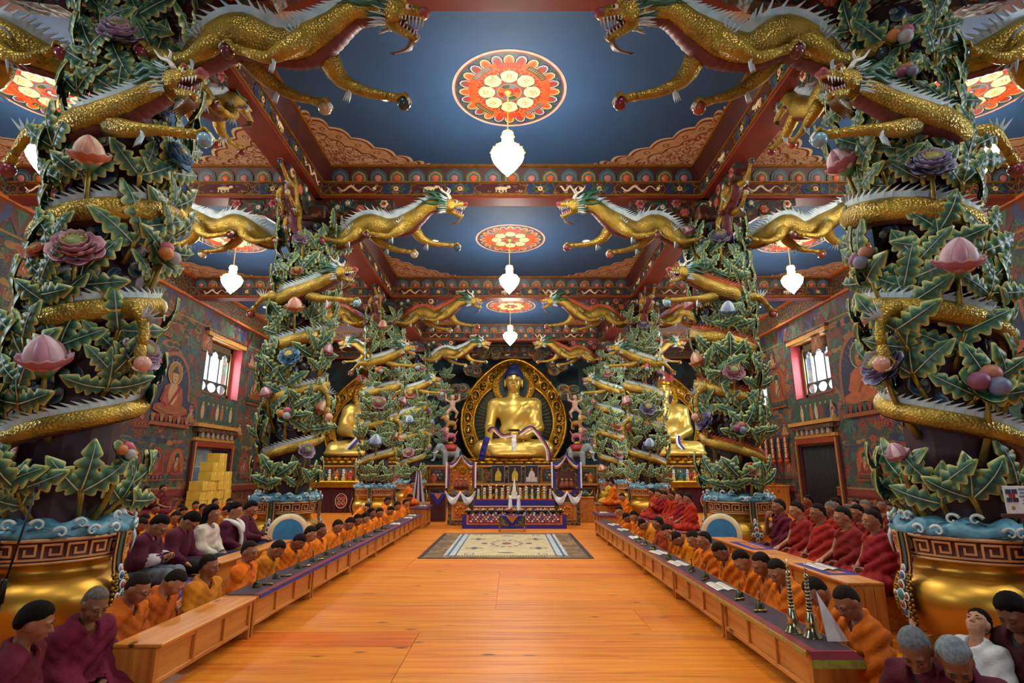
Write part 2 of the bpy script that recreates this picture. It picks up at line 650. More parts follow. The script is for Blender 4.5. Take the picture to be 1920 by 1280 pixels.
m_green = mat('green_paint', '#2c5237', 0.55, col2='#223f2d', vscale=8)
m_teal = mat('teal_paint', '#2d5c68', 0.55, col2='#22474f', vscale=8)
m_navy = mat('navy_paint', '#22305a', 0.55, col2='#1b2647', vscale=8)
m_orange = mat('orange_paint', '#c05a20', 0.55, col2='#a84a18', vscale=8)
m_scarlet = mat('scarlet_paint', '#a02a1c', 0.55, col2='#8a2216', vscale=8)
m_pink = mat('pink_paint', '#b06a70', 0.55, col2='#9a545e', vscale=8)
m_grey = mat('grey_paint', '#5d6470', 0.6, col2='#4d5460', vscale=8)
m_ochre = mat('ochre_paint', '#a97a34', 0.6, col2='#93672a', vscale=8)
m_skinpaint = mat('mural_skin', '#9a7856', 0.7, col2='#8a6a4a', vscale=9)
m_frieze = ramp_mat('frieze_ground', ['#2c2a1d', '#3d2018', '#20362c', '#47301a', '#1f2b3c', '#54251a'], 9.0, 0.55, line=('#8a6a3a', 0.03, 0.7))
m_carve = ramp_mat('carved_ground', ['#4a1712', '#2a3322', '#3d1512', '#24302c', '#5a1d16', '#6b4a2a'], 11.0, 0.55, bump=0.5)
m_mural = ramp_mat('mural_ground', ['#34462f', '#4a2a22', '#24403a', '#5c3022', '#28343f', '#6b5230', '#3a4a34', '#6b2e22', '#2c5248'], 3.4, 0.8,
    line=('#15181a', 0.025, 2.2), distort=1.6)
m_mural2 = ramp_mat('mural_fine', ['#39452f', '#57302a', '#2a4038', '#6b4630', '#2c3a4a', '#7a5c38', '#3c4a30', '#6b2c22'], 6.5, 0.8,
     line=('#1a1614', 0.03, 1.6), distort=1.4)
m_dado = ramp_mat('dado_ground', ['#4a1a14', '#3a1712', '#5c2418', '#2c3424', '#54301a'], 4.0, 0.7, line=('#8a5a2a', 0.02, 0.8))
m_cloudpaint = ramp_mat('cloud_scroll', ['#cbb091', '#c4a583', '#d0b698', '#bd9c78'], 6.0, 0.7, line=('#8a3c1e', 0.06, 1.3), distort=2.2, bump=0)
def struct(name, mb, mats, parent=None, **k):
 o = ob(name, mb.mesh(name, mats), parent, **k)
 if parent is None:
  o['kind'] = 'structure'
 return o
# floor: slab, plus a field of single boards down the aisle
FX, FY0, FY1 = 4.3, 2.4, 18.0
mb = MB()
mb.box((0, (YB + YF) / 2, -0.1), (2 * WX + 1.6, YB - YF + 1.6, 0.16))
mb.box((0, (YF - 0.8 + FY0) / 2, -0.01), (2 * WX + 1.6, FY0 - YF + 0.8, 0.02))
mb.box((0, (YB + 0.8 + FY1) / 2, -0.01), (2 * WX + 1.6, YB + 0.8 - FY1, 0.02))
for sx in (-1, 1):
 mb.box((sx * (WX + 0.8 + FX) / 2, (FY0 + FY1) / 2, -0.01), (WX + 0.8 - FX, FY1 - FY0, 0.02))
floor = struct('floor', mb, m_floor)
floor.color = (0.9, 0.8, 0.75, 1)
PW = 0.26
nrow = int(round((FY1 - FY0) / PW))
blocks = [(0, 17, (-1.05,)), (17, 21, (1.6,)), (21, 32, (-0.22,)), (32, 44, (-2.0, 2.4)), (44, 52, (0.9,)), (52, 99, (-1.5, 1.7))]
tints = [(1, 1, 1), (0.94, 0.9, 0.86), (1.04, 1.0, 0.95), (0.9, 0.82, 0.76), (1.0, 0.95, 0.9), (0.97, 0.93, 0.9)]
cache = {}
rp = random.Random(5)
for r in range(nrow):
 y = FY0 + (r + 0.5) * PW
 cuts = next(b[2] for b in blocks if b[0] <= r < b[1])
 xs = [-FX] + list(cuts) + [FX]
 for x0, x1 in zip(xs[:-1], xs[1:]):
  key = round(x1 - x0, 3)
  if key not in cache:
   q = MB()
   q.box((0, 0, -0.0105), (key - 0.004, PW - 0.005, 0.021), ch=0.002)
   cache[key] = q.mesh('plank', m_floor)
  o = ob('plank', cache[key], floor, ((x0 + x1) / 2, y, rp.uniform(-0.0006, 0.0006)))
  t = tints[rp.randrange(6)]
  if (r in (15, 16) and x0 < -2) or (r in (30, ) and x1 > 3) or r == 33:
   t = (0.92, 0.62, 0.55)
  o.color = (*t, 1)
# ceiling
mb = MB()
mb.box((0, (YB + YF) / 2, CEIL + 0.1), (2 * WX + 1.6, YB - YF + 1.6, 0.2))
ceiling = struct('ceiling', mb, m_blue_ceil)
# walls
def wall_side(sx, openings):
 mb = MB()
 cuts = sorted({YF - 0.8, YB + 0.8} | {o[0] for o in openings} | {o[1] for o in openings})
 x = sx * (WX + 0.4)
 for a, b in zip(cuts[:-1], cuts[1:]):
  op = sorted([(o[2], o[3]) for o in openings if o[0] <= a and o[1] >= b])
  z = 0.0
  for z0, z1 in op + [(CEIL, None)]:
   if z0 > z:
    mb.box((x, (a + b) / 2, (z + z0) / 2), (0.8, b - a, z0 - z))
   z = z1
 return mb
OPL = [(21.1, 23.9, 4.7, 6.95), (21.1, 23.7, 0.0, 2.65), (1.6, 4.4, 4.7, 6.95)]
OPR = [(20.4, 23.1, 4.65, 6.95), (20.6, 23.25, 0.0, 2.8), (25.6, 28.2, 4.65, 6.95), (1.6, 4.4, 4.7, 6.95)]
wall_left = struct('wall_left', wall_side(-1, OPL), m_mural)
wall_right = struct('wall_right', wall_side(1, OPR), m_mural)
mb = MB()
mb.box((0, YB + 0.4, CEIL / 2), (2 * WX, 0.8, CEIL))
m_backwall = ramp_mat('back_wall_paint', ['#1c3440', '#16262c', '#2a3234', '#1f4450', '#34282a', '#24403a'], 1.9, 0.8, line=('#2c3a36', 0.03, 1.7))
wall_back = struct('wall_back', mb, m_backwall)
mb = MB()
for sx in (-1, 1):
 mb.box((sx * (2.1 + WX) / 2, YF - 0.4, CEIL / 2), (WX - 2.1, 0.8, CEIL))
mb.box((0, YF - 0.4, (CEIL + 4.2) / 2), (4.2, 0.8, CEIL - 4.2))
wall_front = struct('wall_front', mb, m_mural)
# ---- painted figures of the murals: flat painted shapes on the wall
def ell(cx, cy, rx, ry, n=22, a0=0.0, a1=2 * PI):
 return [(cx + rx * math.cos(a0 + (a1 - a0) * i / n), cy + ry * math.sin(a0 + (a1 - a0) * i / n)) for i in range(n if abs(a1 - a0 - 2 * PI) < 1e-6 else n + 1)]
def mp_(n, c): return mat('mural_' + n, c, 0.85, vscale=5, detail=5)
MURAL = [mp_('ochre', '#7d5c2c'), mp_('green', '#26402f'), mp_('red', '#6e241a'), mp_('navy', '#1d2740'), m_skinpaint, mp_('cream', '#a08c6a'), m_black, mp_('orange', '#8c4a22'), mp_('teal', '#254850'), m_brown, mp_('rose', '#7a4a48'), m_mural2]
def deity(mb, u, v, s, pal, M, seed=0, rays=True):
 """a seated painted figure with halo, aureole and lotus seat; pal = (aureole, halo, robe, skin, seat)"""
 r = random.Random(seed)
 z = [0.003]
 def P(o, c):
  mb.flat([(u + x * s, v + y * s) for x, y in o], z[0], c, M)
  z[0] += 0.0022
 arch = [(-0.62, -0.1)] + [(-0.62 * math.cos(t) * (1 if t < 1.3 else 0.9), 0.35 + 0.75 * math.sin(t)) for t in np.linspace(0.0, PI, 19)] + [(0.62, -0.1)]
 P([(x * 1.1, y * 1.07) for x, y in arch], 9)
 P(arch, pal[0])
 if rays:
  for i in range(13):
   a = PI * (i + 0.5) / 13
   c, n = math.cos(a), math.sin(a)
   P([(c * 0.3, 0.4 + n * 0.35), (c * 0.58 + n * 0.012, 0.4 + n * 0.62), (c * 0.58 - n * 0.012, 0.4 + n * 0.62)], 0)
 P(ell(0, 0.72, 0.25, 0.25), 5)
 P(ell(0, 0.72, 0.23, 0.23), pal[1])
 P([(-0.13, 0.5), (-0.3, 0.42), (-0.36, 0.2), (-0.34, 0.08), (-0.56, 0.02), (-0.58, -0.08), (-0.3, -0.16), (0, -0.13), (0.3, -0.16), (0.58, -0.08),
 (0.56, 0.02), (0.34, 0.08), (0.36, 0.2), (0.3, 0.42), (0.13, 0.5)], pal[2])
 P([(-0.1, 0.5), (-0.17, 0.3), (-0.1, 0.1), (0.02, 0.05), (0.13, 0.18), (0.17, 0.36), (0.08, 0.5)], pal[3])
 P([(-0.3, 0.38), (-0.42, 0.12), (-0.2, 0.0), (-0.17, 0.04), (-0.33, 0.14), (-0.23, 0.36)], pal[3] if r.random() < 0.5 else pal[4])
 P([(0.17, 0.48), (-0.14, 0.06), (-0.09, 0.03), (0.24, 0.42)], pal[4])
 P([(-0.5, 0.0), (0.0, -0.1), (0.5, 0.0), (0.47, -0.04), (0, -0.13), (-0.47, -0.04)], 0)
 P(ell(0, 0.64, 0.1, 0.135), pal[3])
 P(ell(0, 0.71, 0.115, 0.1, 12, 0.1, PI - 0.1), 6)
 P(ell(0, 0.82, 0.045, 0.06, 10), 6)
 for k in (-1, 1):
  P(ell(k * 0.04, 0.655, 0.018, 0.008, 8), 6)
 P(ell(0, 0.585, 0.025, 0.009, 8), 2)
 for i in range(9):
  x = -0.56 + i * 0.14
  P([(x - 0.07, -0.15), (x - 0.05, -0.26), (x, -0.31), (x + 0.05, -0.26), (x + 0.07, -0.15)], pal[4] if i % 2 else pal[1])
 P([(-0.64, -0.31), (0.64, -0.31), (0.7, -0.38), (-0.7, -0.38)], 9)
def cloud_band(mb, u0, u1, v, h, M, seed, cols):
 r = random.Random(seed)
 u = u0
 k = 0
 while u < u1:
  w = r.uniform(0.5, 1.0) * h
  o = ell(u, v + r.uniform(-0.2, 0.2) * h, w, h * r.uniform(0.3, 0.5), 14)
  mb.flat(o, 0.0022 + 0.00004 * k, r.choice(cols), M)
  mb.flat([(u + (x - u) * 0.72, v + (y - v) * 0.7) for x, y in o], 0.0026 + 0.00004 * k, r.choice(cols), M)
  u += w * 1.25
  k += 1
FRL = frame((-WX, 0, 0), (0, 1, 0), (0, 0, 1), (1, 0, 0))
FRR = frame((WX, 0, 0), (0, -1, 0), (0, 0, 1), (-1, 0, 0))
def on_wall(side, name, fn):
 mb = MB()
 fn(mb, FRL if side < 0 else FRR)
 ob(name, mb.mesh(name, MURAL), wall_left if side < 0 else wall_right)
for side in (-1, 1):
 sg = 1 if side < 0 else -1
 big = [(13.6, 5.1, 1.55, (8, 7, 4, 4, 7)), (16.4, 4.6, 1.5, (3, 1, 2, 4, 0)), (19.3, 4.2, 1.7, (3, 0, 9, 4, 2)), (25.4, 5.4, 1.1, (8, 1, 9, 4, 1)), (28.8, 5.2, 1.3, (3, 7, 2, 4, 0))]
 if side > 0:
  big = [(13.4, 5.0, 1.7, (3, 8, 7, 4, 2)), (18.6, 4.6, 1.9, (3, 1, 7, 7, 2)), (24.6, 5.2, 1.15, (9, 1, 9, 4, 8)), (29.6, 5.2, 1.1, (3, 7, 2, 4, 0))]
 for i, (u, v, s, pal) in enumerate(big):
  on_wall(side, 'mural_deity', lambda mb, M: deity(mb, sg * u, v - 0.3, s, pal, M, i))
 us = [13.2, 14.7, 16.2, 17.7, 18.95, 20.1, 25.2, 26.6, 28.0, 29.4]
 if side > 0:
  us = [12.6, 13.9, 15.2, 16.5, 17.8, 19.1, 24.3, 25.6, 27, 28.4, 29.8]
 for i, u in enumerate(us):
  pal = [(2, 3, 2, 10, 7), (7, 1, 2, 4, 2), (9, 8, 10, 4, 7), (2, 1, 3, 10, 1)][i % 4]
  on_wall(side, 'mural_deity', lambda mb, M: deity(mb, sg * u, 1.7, 0.72, pal, M, 30 + i, False))
 for i, u in enumerate([12.4, 15.0, 17.9, 20.6, 24.4, 26.9, 30.2]):
  on_wall(side, 'mural_deity', lambda mb, M: deity(mb, sg * u, 3.35 + 0.25 * (i % 2), 0.55, [(3, 7, 0, 4, 8), (1, 2, 4, 4, 7), (8, 0, 2, 4, 2)][i % 3], M, 60 + i, False))
  on_wall(side, 'mural_deity', lambda mb, M: deity(mb, sg * (u + 0.5), 6.5, 0.55, [(9, 0, 7, 4, 8), (3, 7, 4, 4, 7), (2, 0, 1, 4, 2)][i % 3], M, 80 + i, False))
 def clouds(mb, M):
  for k, v in enumerate((2.75, 4.1, 6.1, 7.0)):
   for a, b in ((12, 20.4), (24.6, 31.5)):
    lo, hi = (a, b) if side < 0 else (-b, -a)
    cloud_band(mb, lo, hi, v, 0.28, M, 7 * k + int(a), (1, 8, 3, 11, 9, 0))
  def st(a, b, v, h, c, z):
   lo, hi = (a, b) if side < 0 else (-b, -a)
   mb.flat([(lo, v), (hi, v), (hi, v + h), (lo, v + h)], z, c, M)
  for a, b in ((5, 21.0), (24.0, 32)):
   st(a, b, 1.12, 0.07, 0, 0.004)
   st(a, b, 0.86, 0.24, 2, 0.003)
   st(a, b, 7.25, 0.06, 0, 0.004)
  # green landscape panel between door and window
  o0, o1 = (21.0, 23.9) if side < 0 else (20.3, 23.4)
  st(o0, o1, 3.62, 0.85, 1, 0.003)
  for i in range(7):
   a = o0 + 0.35 + i * 0.36
   lo = a if side < 0 else -a
   mb.flat(ell(lo, 4.0, 0.12, 0.3, 10), 0.006, (4, 3, 2, 5, 7, 8, 5)[i], M)
   mb.flat(ell(lo, 4.32, 0.05, 0.06, 8), 0.008, 4, M)
 on_wall(side, 'mural_cloud_bands', clouds)
 # red panelled dado along the foot of the wall
 mb = MB()
 for a, b in ((-4.8, 21.0 if side < 0 else 20.5), (23.8 if side < 0 else 23.35, 32)):
  mb.box((side * (WX - 0.02), (a + b) / 2, 0.44), (0.05, b - a, 0.88))
  mb.box((side * (WX - 0.035), (a + b) / 2, 0.07), (0.07, b - a, 0.14), 1)
  mb.box((side * (WX - 0.035), (a + b) / 2, 0.88), (0.07, b - a, 0.06), 1)
 o = struct('baseboard_left' if side < 0 else 'baseboard_right', mb, [m_dado, m_darkred])
 # valance of painted cloth points along the top of the wall, below the wall beam
 mb = MB()
 mb.box((side * (WX - 0.05), (YB + YF) / 2, 8.4), (0.1, YB - YF, 0.8), 0)
 mb.box((side * (WX - 0.09), (YB + YF) / 2, 8.0), (0.18, YB - YF, 0.08), 1)
 mb.box((side * (WX - 0.12), (YB + YF) / 2, 8.76), (0.24, YB - YF, 0.08), 1)
 M = FRL if side < 0 else FRR
 y = 10.0
 k = 0
 while y < YB:
  a = sg * y
  mb.flat([(a - 0.3, 7.96), (a + 0.3, 7.96), (a + 0.3, 7.66), (a, 7.3), (a - 0.3, 7.66)], 0.012, 2 + k % 4, M)
  mb.flat([(a - 0.18, 7.96), (a + 0.18, 7.96), (a, 7.5)], 0.016, 2 + (k + 1) % 4, M)
  y += 0.6
  k += 1
 struct('trim_1' if side < 0 else 'trim_2', mb, [m_frieze, m_orange_line, m_darkred, m_green, m_carve, m_navy])
# ---- windows
m_glass = bpy.data.materials.new('window_glass')
m_glass.use_nodes = True
_n, _l = m_glass.node_tree.nodes, m_glass.node_tree.links
_n.remove(_n['Principled BSDF'])
_t, _g, _x = _n.new('ShaderNodeBsdfTransparent'), _n.new('ShaderNodeBsdfGlossy'), _n.new('ShaderNodeMixShader')
_t.inputs[0].default_value = (0.95, 0.98, 1, 1)
_g.inputs['Roughness'].default_value = 0.05
_x.inputs[0].default_value = 0.06
_l.new(_t.outputs[0], _x.inputs[1]); _l.new(_g.outputs[0], _x.inputs[2]); _l.new(_x.outputs[0], _n['Material Output'].inputs[0])
m_jamb = mat('window_reveal_red', '#9e2f33', 0.5, col2='#8c282c', vscale=2)
def window(n, sx, y0, y1, z0, z1):
 M = frame((sx * (WX + 0.42), (y0 + y1) / 2, 0), (0, 1, 0), (0, 0, 1), (-sx, 0, 0)) if sx < 0 else \
  frame((sx * (WX + 0.42), (y0 + y1) / 2, 0), (0, -1, 0), (0, 0, 1), (-sx, 0, 0))
 w = (y1 - y0) / 2
 mb = MB()
 # red painted reveal lining the thick wall
 for a in (-1, 1):
  mb.add([(a * w * 0.998, z0, 0.44), (a * w * 0.998, z1, 0.44), (a * w * 0.94, z1, -0.05), (a * w * 0.94, z0, -0.05)], [(0, 1, 2, 3) if a > 0 else (3, 2, 1, 0)], 0, False, M)
 mb.add([(-w, z0 + 0.003, 0.44), (w, z0 + 0.003, 0.44), (w, z0 + 0.003, -0.05), (-w, z0 + 0.003, -0.05)], [(0, 1, 2, 3)], 0, False, M)
 mb.add([(-w, z1 - 0.003, 0.44), (w, z1 - 0.003, 0.44), (w, z1 - 0.003, -0.05), (-w, z1 - 0.003, -0.05)], [(3, 2, 1, 0)], 1, False, M)
 win = struct('window_%d' % n, mb, [m_jamb, m_ochre])
 # carved frame around, three tall lights with lobed heads over three small round ones
 fr = MB()
 for zc, hh in ((z1 - 0.16, 0.32), (z0 + 0.09, 0.18)):
  fr.box((0, zc, 0), (2 * w, hh, 0.1), 0, M)
 for a in (-1, 1):
  fr.box((a * (w - 0.13), (z0 + z1) / 2, 0), (0.26, z1 - z0, 0.1), 0, M)
  fr.box((a * (w - 0.24), (z0 + z1) / 2, 0.03), (0.04, z1 - z0 - 0.4, 0.1), 1, M)
 ob('window_frame', fr.mesh('window_frame', [mat('window_frame_paint', '#3a4030', 0.6, col2='#5a4426', vscale=14), m_ochre]), win)
 u0, u1, v0, v1 = -w + 0.26, w - 0.26, z0 + 0.18, z1 - 0.32
 cw = (u1 - u0) / 3
 vm = v0 + 0.46
 for k in range(3):
  c = u0 + cw * (k + 0.5)
  mu = MB()
  hwv = cw / 2 - 0.045
  outer = [(c - cw / 2, vm - 0.05), (c + cw / 2, vm - 0.05), (c + cw / 2, v1), (c - cw / 2, v1)]
  hole = [(c - hwv, vm)] + [(c - hwv, v1 - 0.42), (c - hwv * 0.95, v1 - 0.3), (c - hwv * 0.62, v1 - 0.27), (c - hwv * 0.6, v1 - 0.14), (c - hwv * 0.3, v1 - 0.1), (c, v1 - 0.03),
    (c + hwv * 0.3, v1 - 0.1), (c + hwv * 0.6, v1 - 0.14), (c + hwv * 0.62, v1 - 0.27), (c + hwv * 0.95, v1 - 0.3), (c + hwv, v1 - 0.42)] + [(c + hwv, vm)]
  # outline of the mullion between pane hole and cell edge, as one polygon with a slit along the foot
  poly = [(c, vm - 0.05), (c - cw / 2, vm - 0.05), (c - cw / 2, v1), (c + cw / 2, v1), (c + cw / 2, vm - 0.05), (c, vm - 0.05), (c, vm)] + hole[::-1] + [(c, vm)]
  poly = [(c - 0.001, vm - 0.05), (c - cw / 2, vm - 0.05), (c - cw / 2, v1), (c + cw / 2, v1), (c + cw / 2, vm - 0.05), (c + 0.001, vm - 0.05), (c + 0.001, vm)] + hole[::-1] + [(c - 0.001, vm)]
  mu.prism(poly, -0.02, 0.02, 0, M)
  hole2 = [(c + hwv * math.sin(t) * (0.9 if math.cos(t) > 0 else 1.0), v0 + 0.2 - 0.19 * math.cos(t)) for t in np.linspace(0.06, 2 * PI - 0.06, 15)]
  poly = [(c + 0.001, v0)] + [(c + cw / 2, v0), (c + cw / 2, vm - 0.05), (c - cw / 2, vm - 0.05), (c - cw / 2, v0), (c - 0.001, v0)] + hole2[::-1]
  mu.prism(poly, -0.02, 0.02, 0, M)
  ob('mullion', mu.mesh('mullion', mat('mullion_dark', '#2c3230', 0.6)), win)
  g = MB()
  g.box((c, (v0 + v1) / 2, -0.03), (cw - 0.01, v1 - v0, 0.008), 0, M)
  ob('pane', g.mesh('pane', m_glass), win)
 # carved lintel above, on the wall face
 li = MB()
 zf = 0.47
 li.box((0, z1 + 0.1, zf), (2 * w + 0.3, 0.16, 0.14), 0, M)
 li.box((0, z1 + 0.24, zf), (2 * w + 0.5, 0.1, 0.2), 1, M)
 ob('lintel', li.mesh('lintel', [m_ochre, m_carve]), win)
for i, (sx, o) in enumerate([(-1, OPL[0]), (-1, OPL[2]), (1, OPR[0]), (1, OPR[2]), (1, OPR[3])]):
 window(i + 1, sx, o[0], o[1], o[2], o[3])
# ---- doors: carved lintel with dentils, red jambs; curtains and a store room with cartons beyond
def door(n, sx, y0, y1, h):
 mb = MB()
 X = sx * WX
 for y in (y0 + 0.02, y1 - 0.02):
  mb.box((X + sx * 0.38, y, h / 2), (0.82, 0.08, h), 0)
 mb.box((X + sx * 0.38, (y0 + y1) / 2, h - 0.04), (0.82, y1 - y0, 0.08), 0)
 d = struct('door_%d' % n, mb, [m_darkred])
 f = MB()
 xo = X - sx * 0.06
 f.box((xo, (y0 + y1) / 2, h + 0.1), (0.14, y1 - y0 + 0.2, 0.2), 0)
 f.box((xo - sx * 0.04, (y0 + y1) / 2, h + 0.62), (0.22, y1 - y0 + 0.5, 0.16), 1)
 f.box((xo - sx * 0.06, (y0 + y1) / 2, h + 0.8), (0.28, y1 - y0 + 0.7, 0.14), 2)
 f.box((xo, (y0 + y1) / 2, h + 0.28), (0.12, y1 - y0 + 0.3, 0.12), 2)
 ob('lintel', f.mesh('lintel', [m_red, m_carve, m_ochre]), d)
 dm = MB()
 dm.box((0, 0, 0), (0.16, 0.16, 0.22), 0, ch=0.015)
 me = dm.mesh('dentil', mat('dentil_paint', '#8c8478', 0.6, col2='#6d665c'))
 nd = 7
 for i in range(nd):
  ob('dentil', me, d, (xo - sx * 0.05, y0 + (y1 - y0) * (i + 0.5) / nd, h + 0.44))
 for y in (y0 - 0.12, y1 + 0.12):
  j = MB()
  j.box((xo, y, (h + 0.2) / 2), (0.12, 0.24, h + 0.2), 0, ch=0.01)
  j.box((xo - sx * 0.07, y, (h + 0.2) / 2), (0.03, 0.06, h + 0.1), 1)
  ob('jamb', j.mesh('jamb', [m_darkred, m_ochre]), d)
 return d
door(1, -1, 21.1, 23.7, 2.65)
door(2, 1, 20.6, 23.25, 2.8)
# the little rooms behind the doors
mb = MB()
for sx, y0, y1 in ((-1, 19.6, 26.0), (1, 19.6, 25.0)):
 x = sx * (WX + 3.6)
 mb.box((x, (y0 + y1) / 2, 1.5), (0.1, y1 - y0, 3.0))
 for y in (y0, y1):
  mb.box((sx * (WX + 2.2), y, 1.5), (2.8, 0.1, 3.0))
 mb.box((sx * (WX + 2.2), (y0 + y1) / 2, 3.05), (2.9, y1 - y0, 0.1))
 mb.box((sx * (WX + 2.2), (y0 + y1) / 2, -0.05), (2.9, y1 - y0, 0.1))
struct('wall_side_rooms', mb, mat('plaster', '#b9b6ac', 0.8))
lamp('store_room_light', 'AREA', (-WX - 2.2, 22.5, 2.9), 60, DAY, (0, 0, 0), shape='RECTANGLE', size=2.0, size_y=2.0)  # area light under the windowless store room ceiling
# ---- beams
m_gilt_line = mat('gilt_line', '#a8742a', 0.35, 0.5, col2='#8a5a1c', vscale=6)
def beam(name, a, b, hb, ht, faces):
 a, b = np.array(a, float), np.array(b, float)
 d = (b - a) / np.linalg.norm(b - a)
 M = frame(a, np.cross([0, 0, 1.0], d), [0, 0, 1], d)   # local x across, y up, z along
 L = np.linalg.norm(b - a)
 def P(o, mi):
  mb.prism(o, 0, L, mi, M)
 mb = MB()
 P([(-hb, BEAM), (hb, BEAM), (hb, BEAM + 0.05), (-hb, BEAM + 0.05)], 0)
 P([(-hb - 0.03, BEAM + 0.05), (hb + 0.03, BEAM + 0.05), (hb + 0.03, BEAM + 0.085), (-hb - 0.03, BEAM + 0.085)], 1)
 P([(-hb, BEAM + 0.085), (hb, BEAM + 0.085), (hb, BEAM + 0.385), (-hb, BEAM + 0.385)], 2)
 P([(-hb - 0.04, BEAM + 0.385), (hb + 0.04, BEAM + 0.385), (hb + 0.04, BEAM + 0.42), (-hb - 0.04, BEAM + 0.42)], 1)
 P([(-hb, BEAM + 0.42), (hb, BEAM + 0.42), (ht, CEIL - 0.06), (-ht, CEIL - 0.06)], 3)
 P([(-ht - 0.05, CEIL - 0.06), (ht + 0.05, CEIL - 0.06), (ht + 0.05, CEIL), (-ht - 0.05, CEIL)], 1)
 return struct(name, mb, [m_red, m_gilt_line, m_frieze, m_darkred])
def petal_mesh(c_out, c_mid, c_in, c_core):
 mb = MB()
 def sh(w, h, z0, z1, mi, y0=0.0):
  o = [(-w, y0), (w, y0), (w * 1.05, y0 + h * 0.45), (w * 0.8, y0 + h * 0.72), (w * 0.45, y0 + h * 0.86), (w * 0.2, y0 + h * 0.93), (0, y0 + h),
   (-w * 0.2, y0 + h * 0.93), (-w * 0.45, y0 + h * 0.86), (-w * 0.8, y0 + h * 0.72), (-w * 1.05, y0 + h * 0.45)]
  mb.prism(o, z0, z1, mi, None, inset=0.06)
 sh(0.195, 0.31, 0.0, 0.022, 0)
 sh(0.155, 0.245, 0.02, 0.034, 1)
 sh(0.125, 0.2, 0.03, 0.042, 2)
 mb.ball((0, 0.07, 0.035), (0.095, 0.085, 0.035), 10, 6, 3)
 return mb.mesh('petal', [c_out, c_mid, c_in, c_core])
PET = [petal_mesh(m_teal, m_grey, m_green, m_pink), petal_mesh(m_green, m_ochre, m_teal, m_orange)]
def ribbon(mb, pts, w, z, mi, M=None, th=0.012):
 P = np.asarray(pts, float)
 d = np.gradient(P, axis=0)
 d /= np.linalg.norm(d, axis=1, keepdims=True) + 1e-9
 nrm = np.stack([-d[:, 1], d[:, 0]], 1)
 w = np.broadcast_to(np.asarray(w, float), (len(P),))[:, None]
 A, B = P + nrm * w, P - nrm * w
 n = len(P)
 V = [(x, y, z) for x, y in A] + [(x, y, z + th) for x, y in P] + [(x, y, z) for x, y in B]
 F = []
 for i in range(n - 1):
  F += [(i, n + i, n + i + 1, i + 1), (n + i, 2 * n + i, 2 * n + i + 1, n + i + 1)]
 mb.add(V, F, mi, True, M)
def frieze_panel(seed, L):
 r = random.Random(seed)
 mb = MB()
 def cart(w, h):
  return [(-w, 0), (-w * 0.93, h * 0.55), (-w * 0.8, h * 0.6), (-w * 0.74, h), (w * 0.74, h), (w * 0.8, h * 0.6), (w * 0.93, h * 0.55), (w, 0),
    (w * 0.93, -h * 0.55), (w * 0.8, -h * 0.6), (w * 0.74, -h), (-w * 0.74, -h), (-w * 0.8, -h * 0.6), (-w * 0.93, -h * 0.55)]
 mb.prism(cart(L, 0.14), 0.0, 0.018, 0)
 mb.prism(cart(L * 0.96, 0.122), 0.016, 0.024, 1)
 # pale scroll or beast inside
 if seed % 3 == 0:
  t = np.linspace(0, 1, 26)
  x = -L * 0.7 + L * 1.4 * t
  ribbon(mb, np.stack([x, 0.06 * np.sin(t * 15 + r.random() * 3)], 1), 0.022 * np.sin(np.clip(t * 1.1 + 0.1, 0, 1) * PI) + 0.006, 0.024, 2, th=0.02)
  mb.ball((L * 0.7, 0.0, 0.03), (0.05, 0.04, 0.02), 8, 5, 2)
 else:
  mb.ball((0.02, 0.0, 0.028), (0.16, 0.05, 0.02), 10, 5, 2)
  mb.ball((0.19, 0.035, 0.03), (0.055, 0.04, 0.02), 8, 5, 2)
  for q in (-0.1, -0.03, 0.06, 0.13):
   mb.box((q, -0.06, 0.03), (0.025, 0.07, 0.015), 2)
 for i in range(9):
  a = r.uniform(-0.85, 0.85) * L * 0.95
  b = r.choice((-1, 1)) * r.uniform(0.05, 0.095)
  t = np.linspace(0.5, 6.5, 10)
  ribbon(mb, np.stack([a + 0.008 * t * np.cos(t), b + 0.005 * t * np.sin(t)], 1), 0.007, 0.024, r.choice((3, 4, 2, 5)), th=0.012)
 return mb.mesh('frieze_panel', [m_gilt_line, m_darkred, m_cream, m_green, m_pink, m_teal])
FP = [frieze_panel(k, (0.62, 0.42, 0.62, 0.36)[k % 4]) for k in range(4)]
def frieze_rosette():
 mb = MB()
 for sx in (-1, 1):
  mb.prism([(sx * 0.26, 0.0), (sx * 0.05, 0.13), (sx * 0.26, 0.14), (sx * 0.34, 0.0), (sx * 0.26, -0.14), (sx * 0.05, -0.13)], 0.0, 0.014, 1)
  mb.prism([(sx * 0.24, 0.0), (sx * 0.1, 0.1), (sx * 0.1, -0.1)], 0.0, 0.02, 0)
 for sy in (-1, 1):
  t = np.linspace(0, PI, 12)
  ribbon(mb, np.stack([0.17 * np.cos(t), sy * (0.145 - 0.11 * np.sin(t))], 1), 0.012, 0.004, 2, th=0.016)
 for i in range(8):
  a = i * PI / 4
  mb.ball((0.042 * math.cos(a), 0.042 * math.sin(a), 0.02), (0.022, 0.022, 0.012), 8, 5, 3)
 mb.ball((0, 0, 0.024), (0.022, 0.022, 0.014), 8, 5, 4)
 return mb.mesh('frieze_rosette', [m_green, m_navy, m_gilt_line, m_cream, m_orange])
FRO = frieze_rosette()
